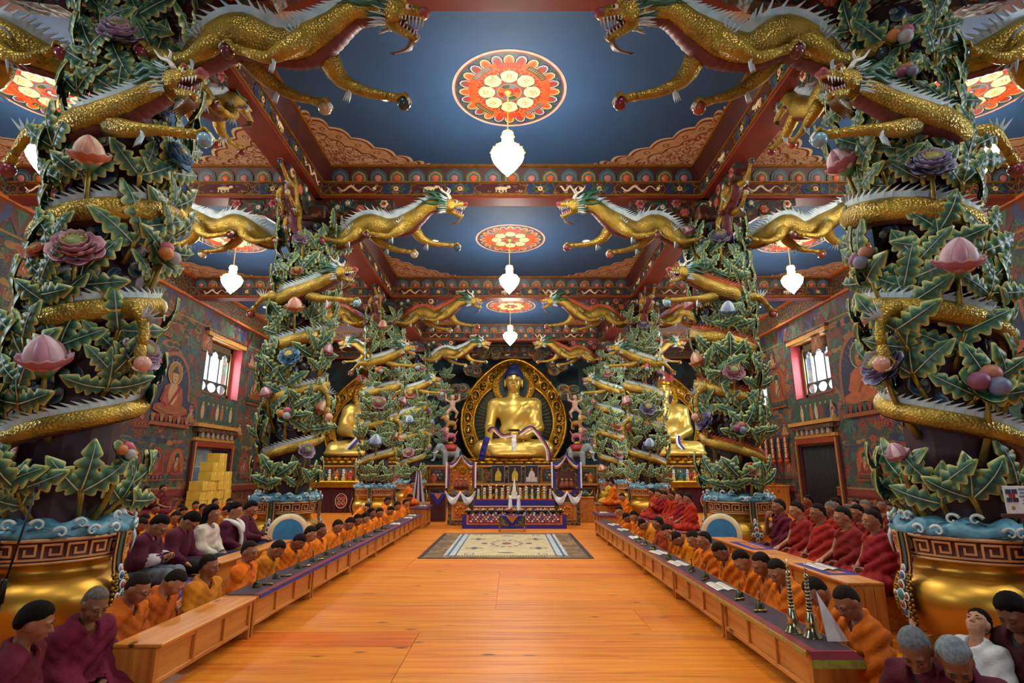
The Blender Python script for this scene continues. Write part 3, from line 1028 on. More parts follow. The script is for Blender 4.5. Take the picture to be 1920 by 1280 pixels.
def dress(beam_o, o, u, n, length, hb, ht, v_in):
 """petals and painted panels along one face; o start, u along, n outward"""
 o, u, n = np.array(o, float), np.array(u, float), np.array(n, float)
 z = np.array([0, 0, 1.0])
 # cornice plane leans outward
 lean = np.array(n * (ht - hb) + z * (CEIL - 0.06 - BEAM - 0.42))
 lean /= np.linalg.norm(lean)
 nn = np.cross(u, lean)
 k = int(length / 0.43)
 for i in range(k):
  p = o + u * ((i + 0.5) * length / k) + n * (hb + 0.002) + z * (BEAM + 0.425)
  q = ob('petal', PET[i % 2], beam_o)
  q.matrix_local = Matrix(frame(p, u, lean, nn).tolist())
 x, i = 0.0, 0
 ls = (0.62, 0.42, 0.62, 0.36)
 need = length
 seq = []
 while True:
  w = 2 * ls[i % 4] + 0.72
  if x + w > need + 0.3:
   break
  seq.append((x + ls[i % 4] + 0.02, FP[i % 4], x + 2 * ls[i % 4] + 0.37))
  x += w
  i += 1
 st = need / max(x, 0.1)
 for a, me, b in seq:
  for t, m2, nm in ((a, me, 'frieze_panel'), (b, FRO, 'frieze_rosette')):
   p = o + u * t * st + n * (hb + 0.002) + z * (BEAM + 0.235)
   q = ob(nm, m2, beam_o)
   q.matrix_local = Matrix(frame(p, u, z, n).tolist())
TB, LB = (0.2, 0.3), (0.28, 0.46)
k = 3
for i, y in enumerate(COLY):
 bo = beam('trim_%d' % k, (-WX, y, 0), (WX, y, 0), *(TB if i else (0.4, 0.47)), 'f')
 k += 1
 if i > 0:
  bo_len = 2 * COLX - 2 * LB[1]
  dress(bo, (-COLX + LB[1], y, 0), (1, 0, 0), (0, -1, 0), bo_len, *TB, 0)
  if i < 3:
   for s in (-1, 1):
    L = WX - COLX - LB[1] - 0.2
    dress(bo, (s * COLX + (LB[1] if s > 0 else -LB[1] - L), y, 0), (1, 0, 0), (0, -1, 0), L, *TB, 0)
for s in (-1, 1):
 bo = beam('trim_%d' % k, (s * COLX, YF, 0), (s * COLX, YB, 0), *LB, 's')
 k += 1
 for y0, y1 in ((6.0, 12.0), (12.0, 19.7), (19.7, 26.6)):
  L = y1 - y0 - 2 * TB[1]
  if s < 0:
   dress(bo, (s * COLX, y1 - TB[1], 0), (0, -1, 0), (1, 0, 0), L, *LB, 0)
  else:
   dress(bo, (s * COLX, y0 + TB[1], 0), (0, 1, 0), (-1, 0, 0), L, *LB, 0)
# trunk beam far behind, above the statues
bo = beam('trim_%d' % k, (-WX, 31.2, 0), (WX, 31.2, 0), *TB, 'f')
dress(bo, (-COLX, 31.2, 0), (1, 0, 0), (0, -1, 0), 2 * COLX, *TB, 0)
# carved corbel boards under the beams where they meet the columns
def carved_flower(c1, c2, s=1.0):
 mb = MB()
 for i in range(6):
  a = i * PI / 3
  mb.ball((0.07 * s * math.cos(a), 0.07 * s * math.sin(a), 0.01), (0.05 * s, 0.05 * s, 0.025), 8, 5, 0)
 for i in range(5):
  a = i * 2 * PI / 5 + 0.3
  mb.ball((0.035 * s * math.cos(a), 0.035 * s * math.sin(a), 0.028), (0.03 * s, 0.03 * s, 0.02), 8, 5, 1)
 for i in range(4):
  a = i * PI / 2 + 0.5
  t = np.linspace(0, 1, 7)
  ribbon(mb, np.stack([(0.1 + 0.12 * t) * s * np.cos(a + 0.6 * t), (0.1 + 0.12 * t) * s * np.sin(a + 0.6 * t)], 1), 0.03 * s * np.sin(PI * np.clip(t, 0.05, 0.97)), 0.004, 2, th=0.02)
 return mb.mesh('carved_flower', [c1, c2, m_green])
CF = [carved_flower(m_pink, m_scarlet), carved_flower(m_teal, m_cream), carved_flower(m_orange, m_pink), carved_flower(m_cream, m_scarlet, 0.9)]
def corbel(x, y, along, n, w, parent=None):
 mb = MB()
 o = [(-w, BEAM), (-w, BEAM - 0.14), (-w + 0.18, BEAM - 0.2), (-w + 0.3, BEAM - 0.32), (-w * 0.55, BEAM - 0.4), (-w * 0.4, BEAM - 0.58), (w * 0.4, BEAM - 0.58),
  (w * 0.55, BEAM - 0.4), (w - 0.3, BEAM - 0.32), (w - 0.18, BEAM - 0.2), (w, BEAM - 0.14), (w, BEAM)]
 M = frame((x, y, 0), along, (0, 0, 1), n)
 mb.prism(o, -0.11, 0.11, 0, M)
 return mb, M
def brackets(col_o, x, y, side):
 """carved bracket boards at a column head, parts of that column"""
 cfg = [((1, 0, 0), (0, -1, 0), 1.95, 0.0)] + ([((0, side, 0), (-side, 0, 0), 1.75, 0.0)] if y < 25 else [])
 for k, (al, n, w, _) in enumerate(cfg):
  mb, M = corbel(0, 0, al, n, w)
  t = ob('bracket', mb.mesh('bracket', [m_carve]), col_o)
  pts = [(-w + 0.22, -0.11), (-w * 0.62, -0.2), (-w * 0.35, -0.33), (-w * 0.12, -0.17), (w * 0.12, -0.36), (w * 0.33, -0.2), (w * 0.6, -0.24), (w - 0.22, -0.11), (-w * 0.45, -0.1), (w * 0.45, -0.09)]
  for i, (a, b) in enumerate(pts):
   q = ob('carved_flower', CF[i % 4], t)
   p = M @ np.array([a, BEAM + b, 0.112, 1])
   q.matrix_local = Matrix(frame(p[:3], M[:3, 0], M[:3, 1], M[:3, 2]).tolist())
rows = ('nearest', 'second', 'third', 'farthest')
# ---- ceiling paintings: corner cloud scrolls and mandalas
def cloud_corner(cx, cy, sx, sy, a, b, k):
 mb = MB()
 n = 9
 def curve(f, amp):
  P = []
  for i in range(n * 5 + 1):
   t = i / (n * 5)
   ang = t * PI / 2
   p = 0.85
   x = a * f * math.cos(ang) ** (2 / p) * 1.0
   y = b * f * math.sin(ang) ** (2 / p)
   sc = amp * abs(math.sin(t * n * PI))
   ca = math.hypot(x / a, y / b) + 1e-6
   P.append((x + sc * 0.7, y + sc * 0.7))
  return P
 M = frame((cx, cy, CEIL), (sx, 0, 0), (0, sy, 0), (0, 0, -1))
 for f, amp, z, mi in ((1.0, 0.13, 0.003, 0), (0.965, 0.115, 0.005, 1), (0.93, 0.11, 0.007, 2), (0.72, 0.08, 0.009, 1), (0.69, 0.08, 0.011, 3)):
  mb.flat([(0, 0)] + curve(f, amp), z, mi, M)
 # scroll lines
 for i in range(n):
  t = (i + 0.5) / n * PI / 2
  x, y = a * 0.83 * math.cos(t) ** 2.35 + 0.05, b * 0.83 * math.sin(t) ** 2.35 + 0.05
  q = np.linspace(0.4, 8, 16)
  ribbon(mb, np.stack([x + 0.011 * q * np.cos(q + t * 3), y + 0.011 * q * np.sin(q + t * 3)], 1), 0.011, 0.012, 1, M, th=0.003)
 ob('corner_cloud_painting', mb.mesh('corner_cloud_painting', [m_cream, m_brown, m_tan, m_cloudpaint]), ceiling)
ys = [YF] + list(COLY) + [31.2]
for bi, (y0, y1) in enumerate(zip(ys[:-1], ys[1:])):
 if bi in (0, 4): continue
 for x0, x1 in ((-WX + 0.15, -COLX - LB[1]), (-COLX + LB[1], COLX - LB[1]), (COLX + LB[1], WX - 0.15)):
  for cx, sx in ((x0, 1), (x1, -1)):
   for cy, sy in ((y0 + TB[1], 1), (y1 - TB[1], -1)):
    cloud_corner(cx, cy, sx, sy, 2.3, 2.1, 0)
def text_polys(ch, size):
 cu = bpy.data.curves.new('syllable', 'FONT')
 cu.body = ch
 cu.size = size
 cu.align_x = 'CENTER'
 cu.align_y = 'CENTER'
 cu.resolution_u = 2
 o = bpy.data.objects.new('syllable', cu)
 COL.objects.link(o)
 dg = bpy.context.evaluated_depsgraph_get()
 me = o.evaluated_get(dg).to_mesh()
 V = [tuple(v.co) for v in me.vertices]
 F = [tuple(p.vertices) for p in me.polygons]
 o.evaluated_get(dg).to_mesh_clear()
 bpy.data.objects.remove(o)
 bpy.data.curves.remove(cu)
 return V, F
SYL = [text_polys(c, 0.2) for c in ('ॐ', 'न', 'म', 'णि', 'प', 'मे', 'हूं', 'ह')]
def mandala_mesh():
 mb = MB()
 R = 1.085
 ms = [m_pink, m_darkred, m_teal, m_cream, m_scarlet, m_orange, m_green, m_grey, m_navy, m_ochre, m_white, m_black]
 mp = mat('mandala_pale_rim', '#d9b8a6', 0.7)
 mo = mat('mandala_orange', '#d8551c', 0.6, col2='#c24a16')
 mr = mat('mandala_red', '#a82a18', 0.6)
 mc = mat('mandala_cream', '#e6cf9c', 0.6, col2='#dcc08a')
 ms += [mp, mo, mr, mc]
 z = 0.006
 mb.ring(0.0001, R, z, 64, 12)
 mb.ring(0.0001, R * 0.955, z + 0.001, 64, 14)
 mb.ring(0.0001, R * 0.935, z + 0.002, 64, 2)
 for i in range(24):
  a = 2 * PI * i / 24
  M = T((0, 0, 0), a - PI / 2)
  def pet(w, r0, r1, zz, c):
   mb.flat([(-w, r0), (w, r0), (w * 1.1, (r0 + r1) / 2), (w * 0.7, r1 * 0.97), (0, r1), (-w * 0.7, r1 * 0.97), (-w * 1.1, (r0 + r1) / 2)], zz, c, M)
  pet(0.115, 0.74, R * 0.925, z + 0.003, 8 if i % 2 else 6)
  pet(0.09, 0.74, R * 0.885, z + 0.004, 12)
  pet(0.075, 0.74, R * 0.865, z + 0.005, 7 if i % 2 else 9)
  pet(0.05, 0.74, R * 0.83, z + 0.006, 14 if i % 2 else 13)
 mb.ring(0.0001, 0.76, z + 0.0075, 64, 14)
 for i in range(8):
  a = 2 * PI * i / 8
  c = (13, 6, 14, 7)[i % 4]
  mb.ring(0.66, 0.78, z + 0.0085, 8, c, a - 0.3, a + 0.3)
  mb.ring(0.655, 0.8, z + 0.0092, 3, 13, a + 0.31, a + 0.46)
  for q in range(9):
   b = a - 0.25 + q * 0.0625
   mb.ring(0.68, 0.76, z + 0.0095, 1, 13 if c == 14 else 9 if c != 13 else 14, b - 0.012, b + 0.012)
 mb.ring(0.0001, 0.655, z + 0.01, 64, 13)
 mb.ring(0.0001, 0.63, z + 0.011, 64, 14)
 for i in range(40):
  b = 2 * PI * i / 40
  mb.ring(0.6, 0.628, z + 0.0118, 1, 9, b - 0.03, b + 0.03)
 mb.ring(0.0001, 0.6, z + 0.0125, 64, 14)
 for i in range(8):
  a = 2 * PI * i / 8
  M = T((0.43 * math.cos(a), 0.43 * math.sin(a), 0), a - PI / 2)
  mb.flat([(0.172 * math.cos(t) * (1 + 0.06 * math.cos(4 * t)), 0.158 * math.sin(t)) for t in np.linspace(0, 2 * PI, 21)[:-1]], z + 0.0135, 15, M)
  V, F = SYL[i]
  mb.add([(x, y, z + 0.0155) for x, y, _ in V], F, 9, False, M)
  b = a + PI / 8
  M2 = T((0.47 * math.cos(b), 0.47 * math.sin(b), 0), b - PI / 2)
  mb.flat([(-0.05, 0.1), (0, -0.12), (0.05, 0.1)], z + 0.0138, 6, M2)
  mb.flat([(-0.03, 0.11), (0, 0.0), (0.03, 0.11)], z + 0.0145, 13, M2)
 mb.ring(0.0001, 0.275, z + 0.0165, 48, 7)
 mb.ring(0.0001, 0.235, z + 0.0172, 48, 9)
 for i in range(8):
  mb.ring(0.0001, 0.215, z + 0.018, 6, (14, 7, 6, 13)[i % 4], i * PI / 4, (i + 1) * PI / 4)
 mb.ring(0.0001, 0.12, z + 0.0188, 32, 13)
 for i in range(4):
  t = np.linspace(0, 1, 12)
  a = i * PI / 2 + 3.4 * t
  ribbon(mb, np.stack([0.11 * t * np.cos(a), 0.11 * t * np.sin(a)], 1), 0.02 * np.sin(PI * t) + 0.002, z + 0.0195, (8, 10, 6, 14)[i], None, th=0.001)
 return mb.mesh('mandala_painting', ms)
MAND = mandala_mesh()
for y in BAYY[1:]:
 for x in (-8.75, -0.05, 8.75):
  ob('mandala_painting', MAND, ceiling, (x, y, CEIL), (PI, 0, 0))
# ---- chandeliers and downlights
m_crystal = mat('lit_crystal', '#fff4dc', 0.3, emit=('#fff5e6', 85.0))
m_crystal2 = mat('lit_crystal_crown', '#ffe9b8', 0.3, emit=('#ffeabf', 16.0))
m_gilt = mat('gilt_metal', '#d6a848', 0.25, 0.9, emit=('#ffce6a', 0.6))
def make_chandelier():
 t = thing('chandelier', 'x', 'chandelier')
 mb = MB()
 mb.tube([(0, 0, 0.0), (0, 0, -0.9)], 0.012, 6, 0)
 mb.lathe([(0.07, 0), (0.065, -0.03), (0.02, -0.05)], 14, mi=0)
 ob('hanging_rod', mb.mesh('hanging_rod', m_gilt), t)
 mb = MB()
 mb.lathe([(0.05, -0.88), (0.1, -0.9), (0.115, -0.95), (0.1, -1.0), (0.11, -1.06), (0.09, -1.1), (0.08, -1.16)], 16, mi=0)
 ob('crystal_crown', mb.mesh('crystal_crown', m_crystal2), t)
 mb = MB()
 for z, r in ((-0.89, 0.085), (-0.97, 0.112), (-1.1, 0.1), (-1.22, 0.235), (-1.3, 0.302)):
  mb.lathe([(r, z - 0.012), (r + 0.012, z - 0.006), (r + 0.012, z + 0.006), (r, z + 0.012)], 20, mi=0)
  for i in range(10):
   a = i * PI / 5
   mb.ball((r * 1.04 * math.cos(a), r * 1.04 * math.sin(a), z), 0.02, 6, 4, 0)
 ob('gilt_bands', mb.mesh('gilt_bands', m_gilt), t)
 mb = MB()
 n = 20
 prof = [(0.08, -1.16), (0.16, -1.19), (0.25, -1.235), (0.295, -1.3), (0.3, -1.38), (0.27, -1.46), (0.2, -1.56), (0.12, -1.66), (0.05, -1.73), (0.012, -1.78)]
 mb.lathe(prof, n, mi=0, smooth=False)
 ob('crystal_basket', mb.mesh('crystal_basket', m_crystal), t)
 return t
CH = make_chandelier()
first = True
for y, w in zip(BAYY, ('overhead', 'nearest', 'second', 'far')):
 for x, sd in ((-8.6, 'left aisle'), (-0.08, 'centre aisle'), (8.6, 'right aisle')):
  if y < 5: continue
  lab = 'lit crystal basket chandelier below the %s %s ceiling mandala' % (w, sd)
  if first:
   o = CH; o.location = (x, y, CEIL); o['label'] = lab; first = False
  else:
   o = clone(CH, (x, y, CEIL), 0, lab)
  o['group'] = 'crystal chandeliers'
m_down = mat('downlight_lens', '#ffffff', 0.4, emit=('#fff3e0', 40.0))
mb = MB()
mb.lathe([(0.1, -0.012), (0.13, -0.02), (0.14, -0.0)], 20, mi=0)
DL0 = mb.mesh('downlight_rim', m_white)
mb = MB()
mb.lathe([(0.0, -0.016), (0.1, -0.016), (0.1, -0.004)], 20, mi=0, smooth=False)
DL1 = mb.mesh('downlight_lens', m_down)
for y, w in zip(BAYY, ('overhead', 'nearest', 'second', 'far')):
 for x, sd in ((-10.9, 'outer left'), (-6.4, 'inner left'), (-2.45, 'centre-left'), (2.35, 'centre-right'), (6.4, 'inner right'), (10.9, 'outer right')):
  if y < 5 and abs(x) > 7: continue  # overhead bay is out of view; its inner pair added to light near columns
  t = thing('downlight', 'round recessed downlight in the %s blue ceiling bay, %s' % (w, sd), 'ceiling light', (x, y + 0.15, CEIL), group='recessed ceiling downlights')
  ob('rim', DL0, t)
  ob('lens', DL1, t)
  lamp('downlight_beam', 'SPOT', (x, y + 0.15, CEIL - 0.05), DOWN_W, WARM, spot_size=2.3, spot_blend=0.7, shadow_soft_size=0.1).parent = None
for x, sd in ((-8.0, 'left guru'), (-3.0, 'left elephant'), (0.05, 'great Buddha'), (3.1, 'right elephant'), (8.3, 'right guru')):  # spotlights with no visible source, added to brighten the statues
 t = thing('downlight', 'added recessed spotlight in the last ceiling bay, brightening the %s' % sd, 'ceiling light', (x, 27.3, CEIL), group='added spotlights over the shrine')
 ob('rim', DL0, t)
 ob('lens', DL1, t)
 lamp('downlight_beam', 'SPOT', (x, 27.3, CEIL - 0.05), 170, WARM, (math.radians(22), 0, 0), spot_size=1.7, spot_blend=0.8, shadow_soft_size=0.15)
# ------------------------------------------------------------------ dragons
m_scale = mat('dragon_gold', '#b59a3c', 0.38, 0.5, col2='#86702a', vscale=3.5, bump=0.5, bscale=38, vor=True)
m_belly = mat('dragon_belly', '#6b3440', 0.45, col2='#54262f', vscale=7)
m_fin = mat('dragon_fin', '#c4d6dc', 0.5, col2='#9fbcc8', vscale=6)
m_fin_o = mat('dragon_fin_orange', '#b5562a', 0.5, col2='#93401c', vscale=6)
m_mane = mat('dragon_mane', '#2f6a4c', 0.45, col2='#1d4a36', vscale=5)
m_mouth = mat('dragon_mouth', '#4a1418', 0.5)
m_tooth = mat('dragon_tooth', '#e8e6da', 0.35)
m_lip = mat('dragon_lip', '#9a4a50', 0.45)
m_eye = mat('dragon_eye', '#1a1412', 0.2)
m_pearl = mat('held_pearl', '#ffffff', 0.25, objcol=True, coat=0.4)
m_beard = mat('dragon_beard', '#6b4a1c', 0.5, col2='#4d3412')
def dragon_head_meshes():
 def f(p):
  p = np.stack([p[:, 0], np.abs(p[:, 1]), p[:, 2]], 1)
  d = sd_ell(p, (-0.02, 0, 0.02), (0.19, 0.145, 0.14))
  d = sm_min(d, sd_cap(p, (0.1, 0, 0.04), (0.35, 0, 0.055), 0.1, 0.068), 0.05)
  d = sm_min(d, sd_ell(p, (0.385, 0.035, 0.085), (0.045, 0.04, 0.04)), 0.02)
  d = sm_min(d, sd_ell(p, (0.17, 0.085, 0.115), (0.075, 0.045, 0.04)), 0.025)
  d = sm_min(d, sd_cap(p, (0.02, 0.0, -0.1), (0.3, 0, -0.21), 0.085, 0.048), 0.035)
  d = sm_min(d, sd_ell(p, (0.05, 0.11, -0.04), (0.1, 0.05, 0.08)), 0.04)
  d = np.maximum(d, -sd_cap(p, (0.12, 0, -0.055), (0.42, 0, -0.09), 0.03, 0.06))
  d = np.maximum(d, -sd_ell(p, (0.425, 0.035, 0.09), (0.02, 0.015, 0.015)))
  d = sm_min(d, sd_cap(p, (-0.3, 0, -0.04), (-0.05, 0, 0), 0.15, 0.14), 0.05)
  return d
 V, Q = sdf_arrays(f, (-0.5, -0.22, -0.32), (0.5, 0.22, 0.24), 0.0135)
 c = V[Q].mean(1)
 mouth = (np.abs(c[:, 1]) < 0.075) & (c[:, 0] > 0.11) & (c[:, 2] < -0.005) & (c[:, 2] > -0.125 - 0.25 * (c[:, 0] - 0.12))
 lip = (c[:, 0] > 0.33) & (c[:, 2] > 0.02)
 me = np_mesh('head', V, Q, [m_scale, m_mouth, m_lip], True, np.where(mouth, 1, np.where(lip, 2, 0)))
 mb = MB()      # teeth
 for s in (-1, 1):
  for i in range(6):
   x = 0.14 + i * 0.042
   w = 0.085 - i * 0.006
   L = 0.05 if i not in (4,) else 0.085
   mb.tube([(x, s * w, -0.015 + i * 0.004), (x + 0.005, s * w, -0.015 - L)], [0.014, 0.002], 5, 0)
   mb.tube([(x - 0.01, s * (w - 0.02), -0.12 - i * 0.017), (x, s * (w - 0.015), -0.12 - i * 0.017 + L * 0.9)], [0.012, 0.002], 5, 0)
 tm = mb.mesh('teeth', m_tooth)
 mb = MB()      # tongue
 mb.tube(spline([(0.06, 0, -0.09), (0.18, 0, -0.1), (0.28, 0, -0.13), (0.33, 0, -0.1)], 8), [0.05, 0.05, 0.045, 0.04, 0.035, 0.03, 0.02, 0.01], 8, 0, flat=0.5)
 to = mb.mesh('tongue', m_lip)
 mb = MB()      # horns, whiskers
 for s in (-1, 1):
  P = spline([(0.02, s * 0.08, 0.13), (-0.05, s * 0.11, 0.24), (-0.17, s * 0.13, 0.29), (-0.24, s * 0.17, 0.38)], 9)
  mb.tube(P, np.linspace(0.035, 0.008, 9), 7, 0)
  P = spline([(-0.06, s * 0.115, 0.25), (-0.02, s * 0.13, 0.33), (-0.06, s * 0.14, 0.38)], 6)
  mb.tube(P, np.linspace(0.022, 0.005, 6), 6, 0)
 ho = mb.mesh('horns', m_tooth)
 mb = MB()      # frill of white spikes behind the cheek
 for s in (-1, 1):
  for i in range(10):
   a = math.radians(-80 + i * 19)
   c, n = math.cos(a), math.sin(a)
   b = np.array([-0.08, s * 0.148 * (0.75 + 0.25 * abs(c)), 0.16 * n - 0.01])
   t = b + np.array([-0.13, s * 0.06, 0.07 * n + 0.01])
   mb.tube([b + (0.05, 0, 0), b, (b + t) / 2, t], [0.02, 0.03, 0.022, 0.002], 5, 0, flat=0.5)
 fr = mb.mesh('cheek_frill', m_fin)
 mb = MB()      # mane
 r = random.Random(3)
 for i in range(13):
  a = math.radians(-70 + i * 320 / 12.0)
  y, z = 0.13 * math.cos(a), 0.13 * math.sin(a) + 0.02
  L = r.uniform(0.45, 0.68)
  P = [(-0.06, y, z)]
  for k in range(1, 8):
   t = k / 7
   P.append((-0.06 - L * t, y * (1 + 0.65 * t) + 0.03 * math.sin(6 * t + i), z * (1 + 0.7 * t) + 0.035 * math.sin(7 * t + i * 2) + 0.06 * t))
  mb.tube(P, [0.05, 0.065, 0.062, 0.054, 0.044, 0.031, 0.016, 0.003], 6, 0, flat=0.6)
 mn = mb.mesh('mane', m_mane)
 mb = MB()
 for i in range(5):
  y = -0.03 + i * 0.015
  P = spline([(0.27, y, -0.24), (0.26, y * 1.5, -0.33), (0.18 - 0.02 * i, y * 2, -0.4), (0.06, y * 2.5, -0.44)], 7)
  mb.tube(P, np.linspace(0.03, 0.003, 7), 5, 0)
 bd = mb.mesh('beard', m_beard)
 mb = MB()
 for s in (-1, 1):
  mb.ball((0.2, s * 0.095, 0.075), 0.032, 10, 7, 0)
  mb.ball((0.222, s * 0.108, 0.078), 0.017, 8, 5, 1)
  P = spline([(0.15, s * 0.1, 0.14), (0.2, s * 0.12, 0.135), (0.25, s * 0.1, 0.115)], 5)
  mb.tube(P, [0.008, 0.02, 0.02, 0.016, 0.006], 6, 2)
 ey = mb.mesh('eyes', [m_tooth, m_eye, m_lip])
 return me, [('teeth', tm), ('tongue', to), ('horns', ho), ('cheek_frill', fr), ('mane', mn), ('beard', bd), ('eyes', ey)]
HEAD, HEADBITS = dragon_head_meshes()
def paw_mesh():
 def f(p):
  d = sd_ell(p, (0.03, 0, 0), (0.075, 0.06, 0.045))
  d = sm_min(d, sd_cap(p, (-0.12, 0, 0), (0, 0, 0), 0.045, 0.05), 0.04)
  for y, z in ((-0.05, 0.03), (-0.018, 0.045), (0.018, 0.045), (0.05, 0.03)):
   d = sm_min(d, sd_cap(p, (0.07, y * 0.8, z * 0.5), (0.13, y * 1.3, z + 0.02), 0.02, 0.018), 0.012)
   d = sm_min(d, sd_cap(p, (0.13, y * 1.3, z + 0.02), (0.18, y * 1.1, z - 0.02), 0.018, 0.013), 0.008)
  d = sm_min(d, sd_cap(p, (0.05, 0.0, -0.03), (0.12, 0.0, -0.085), 0.022, 0.014), 0.012)
  return d
 me = sdf_mesh('paw', f, (-0.2, -0.12, -0.14), (0.24, 0.12, 0.12), 0.011, m_scale)
 mb = MB()
 for y, z in ((-0.05, 0.03), (-0.018, 0.045), (0.018, 0.045), (0.05, 0.03)):
  mb.tube([(0.175, y * 1.1, z - 0.015), (0.205, y, z - 0.05), (0.205, y * 0.9, z - 0.09)], [0.013, 0.01, 0.002], 5, 0)
 return me, mb.mesh('claws', m_tooth)
PAW, CLAWS = paw_mesh()
mb = MB(); mb.ball((0, 0, 0), 0.085, 14, 10, 0)
PEARL = mb.mesh('pearl', m_pearl)
mb = MB()
for i in range(4):
 a = -0.5 + i * 0.33
 mb.tube(spline([(0, 0.02 * (i - 1.5), 0), (0.03 * (i - 1.5), 0.03 * (i - 1.5), 0.08), (0.05 * (i - 1.5), 0.05 * (i - 1.5), 0.17)], 5), [0.03, 0.028, 0.02, 0.012, 0.002], 5, 0, flat=0.6)
TUFT = mb.mesh('tuft', m_fin)
def dragon_body(P, R, up, name='body'):
 """scaly tube with a plum belly of overlapping plates and a jagged fin along the back"""
 P = np.asarray(P, float)
 n = len(P)
 up = np.asarray(up, float)
 Tn = np.gradient(P, axis=0)
 Tn /= np.linalg.norm(Tn, axis=1, keepdims=True)
 U = up - (up * Tn).sum(1, keepdims=True) * Tn
 U /= np.linalg.norm(U, axis=1, keepdims=True)
 S = np.cross(Tn, U)
 body = MB()
 k = 14
 a = np.arange(k) * 2 * PI / k
 V = (P[:, None] + R[:, None, None] * (np.cos(a)[None, :, None] * S[:, None] + np.sin(a)[None, :, None] * U[:, None])).reshape(-1, 3)
 F = [(j * k + i, j * k + (i + 1) % k, (j + 1) * k + (i + 1) % k, (j + 1) * k + i) for j in range(n - 1) for i in range(k)]
 F += [tuple(reversed(range(k))), tuple((n - 1) * k + i for i in range(k))]
 F = [tuple(reversed(f)) for f in F]
 body.add(V, F, 0, True)
 belly = MB()
 seg = np.concatenate([[0], np.cumsum(np.linalg.norm(np.diff(P, axis=0), axis=1))])
 L = seg[-1]
 def at(s, A):
  return np.array([np.interp(s, seg, A[:, i]) for i in range(3)])
 m = int(L / 0.085)
 b = np.linspace(-PI * 0.74, -PI * 0.26, 8)
 rows_ = []
 for j in range(m):
  s0, s1 = L * j / m, L * (j + 1.12) / m
  VV = []
  for s, e in ((s0, 1.03), ((s0 + s1) / 2, 1.075), (s1, 1.02)):
   s = min(s, L)
   c, uu, ss, r = at(s, P), at(s, U), at(s, S), np.interp(s, seg, R)
   for q in b:
    VV.append(c + r * e * (math.cos(q) * ss + math.sin(q) * uu))
  FF = [(h * 8 + i, h * 8 + i + 1, (h + 1) * 8 + i + 1, (h + 1) * 8 + i) for h in range(2) for i in range(7)]
  belly.add(VV, [tuple(reversed(f)) for f in FF], 0, True)
 fin = MB()
 m = max(4, int(L / 0.075))
 for j in range(m):
  s0, s1 = L * j / m, L * (j + 1) / m
  c0, c1 = at(s0, P), at(s1, P)
  u0, u1 = at(s0, U), at(s1, U)
  r0, r1 = np.interp(s0, seg, R), np.interp(s1, seg, R)
  x = at(s0, S) * 0.012
  t0, t1 = (c1 - c0), u0
  hgt = 0.55 * r0 + 0.05
  bk = -0.9 * (c1 - c0)
  p = [c0 + u0 * r0 * 0.95, c0 + u0 * (r0 + hgt * 0.45), c0 + u0 * (r0 + hgt * 0.55) + bk * 0.2, c0 + u0 * (r0 + hgt) + bk, c0 + 0.55 * (c1 - c0) + u0 * (r0 + hgt * 0.5), c1 + u1 * (r1 + hgt * 0.45), c1 + u1 * r1 * 0.95]
  VV = [q + x for q in p] + [q - x for q in p]
  FF = [tuple(range(7)), tuple(reversed(range(7, 14)))] + [(i, 7 + i, 7 + (i + 1) % 7, (i + 1) % 7) for i in range(7)]
  fin.add(VV, FF, 0, False)
 return body.mesh('body', m_scale), belly.mesh('belly_plates', m_belly), fin
def add_leg(root, pts, ball, r0=0.12, tuft=None):
 P = spline(pts, 9)
 mb = MB()
 mb.tube(P, np.interp(np.linspace(0, 1, 9), [0, 0.25, 0.55, 1], [r0 * 1.15, r0, r0 * 0.62, 0.05]), 9, 0)
 leg = ob('leg', mb.mesh('leg', m_scale), root)
 d = P[-1] - P[-3]
 d /= np.linalg.norm(d)
 u = np.array([0, 0, 1.0])
 y = np.cross(u, d); y /= np.linalg.norm(y) + 1e-9
 z = np.cross(d, y)
 Mx = Matrix(frame(P[-1] + d * 0.07, d, y, z).tolist())
 for nm, me in (('paw', PAW), ('claws', CLAWS)):
  o = ob(nm, me, leg); o.matrix_local = Mx
 if ball:
  o = ob('pearl', PEARL, leg, color=ball)
  o.matrix_local = Matrix.Translation(P[-1] + d * 0.2 + z * -0.05)
 q = ob('tuft', TUFT, leg)
 mid = P[4]
 bk = np.array(tuft if tuft is not None else (-0.3, 0, -1.0)); bk = bk / np.linalg.norm(bk)
 yy = np.cross(bk, d); yy /= np.linalg.norm(yy) + 1e-9
 q.matrix_local = Matrix(frame(mid + bk * 0.03, np.cross(yy, bk), yy, bk).tolist())
 return leg
def add_head(root, pos, fwd, up=(0, 0, 1), s=1.0):
 f = np.array(fwd, float); f /= np.linalg.norm(f)
 y = np.cross(np.array(up, float), f); y /= np.linalg.norm(y)
 z = np.cross(f, y)
 h = ob('head', HEAD, root)
 h.matrix_local = Matrix(frame(pos, f * s, y * s, z * s).tolist())
 for nm, me in HEADBITS:
  ob(nm, me, h, kind='stuff' if nm in ('teeth', 'mane', 'cheek_frill') else None)
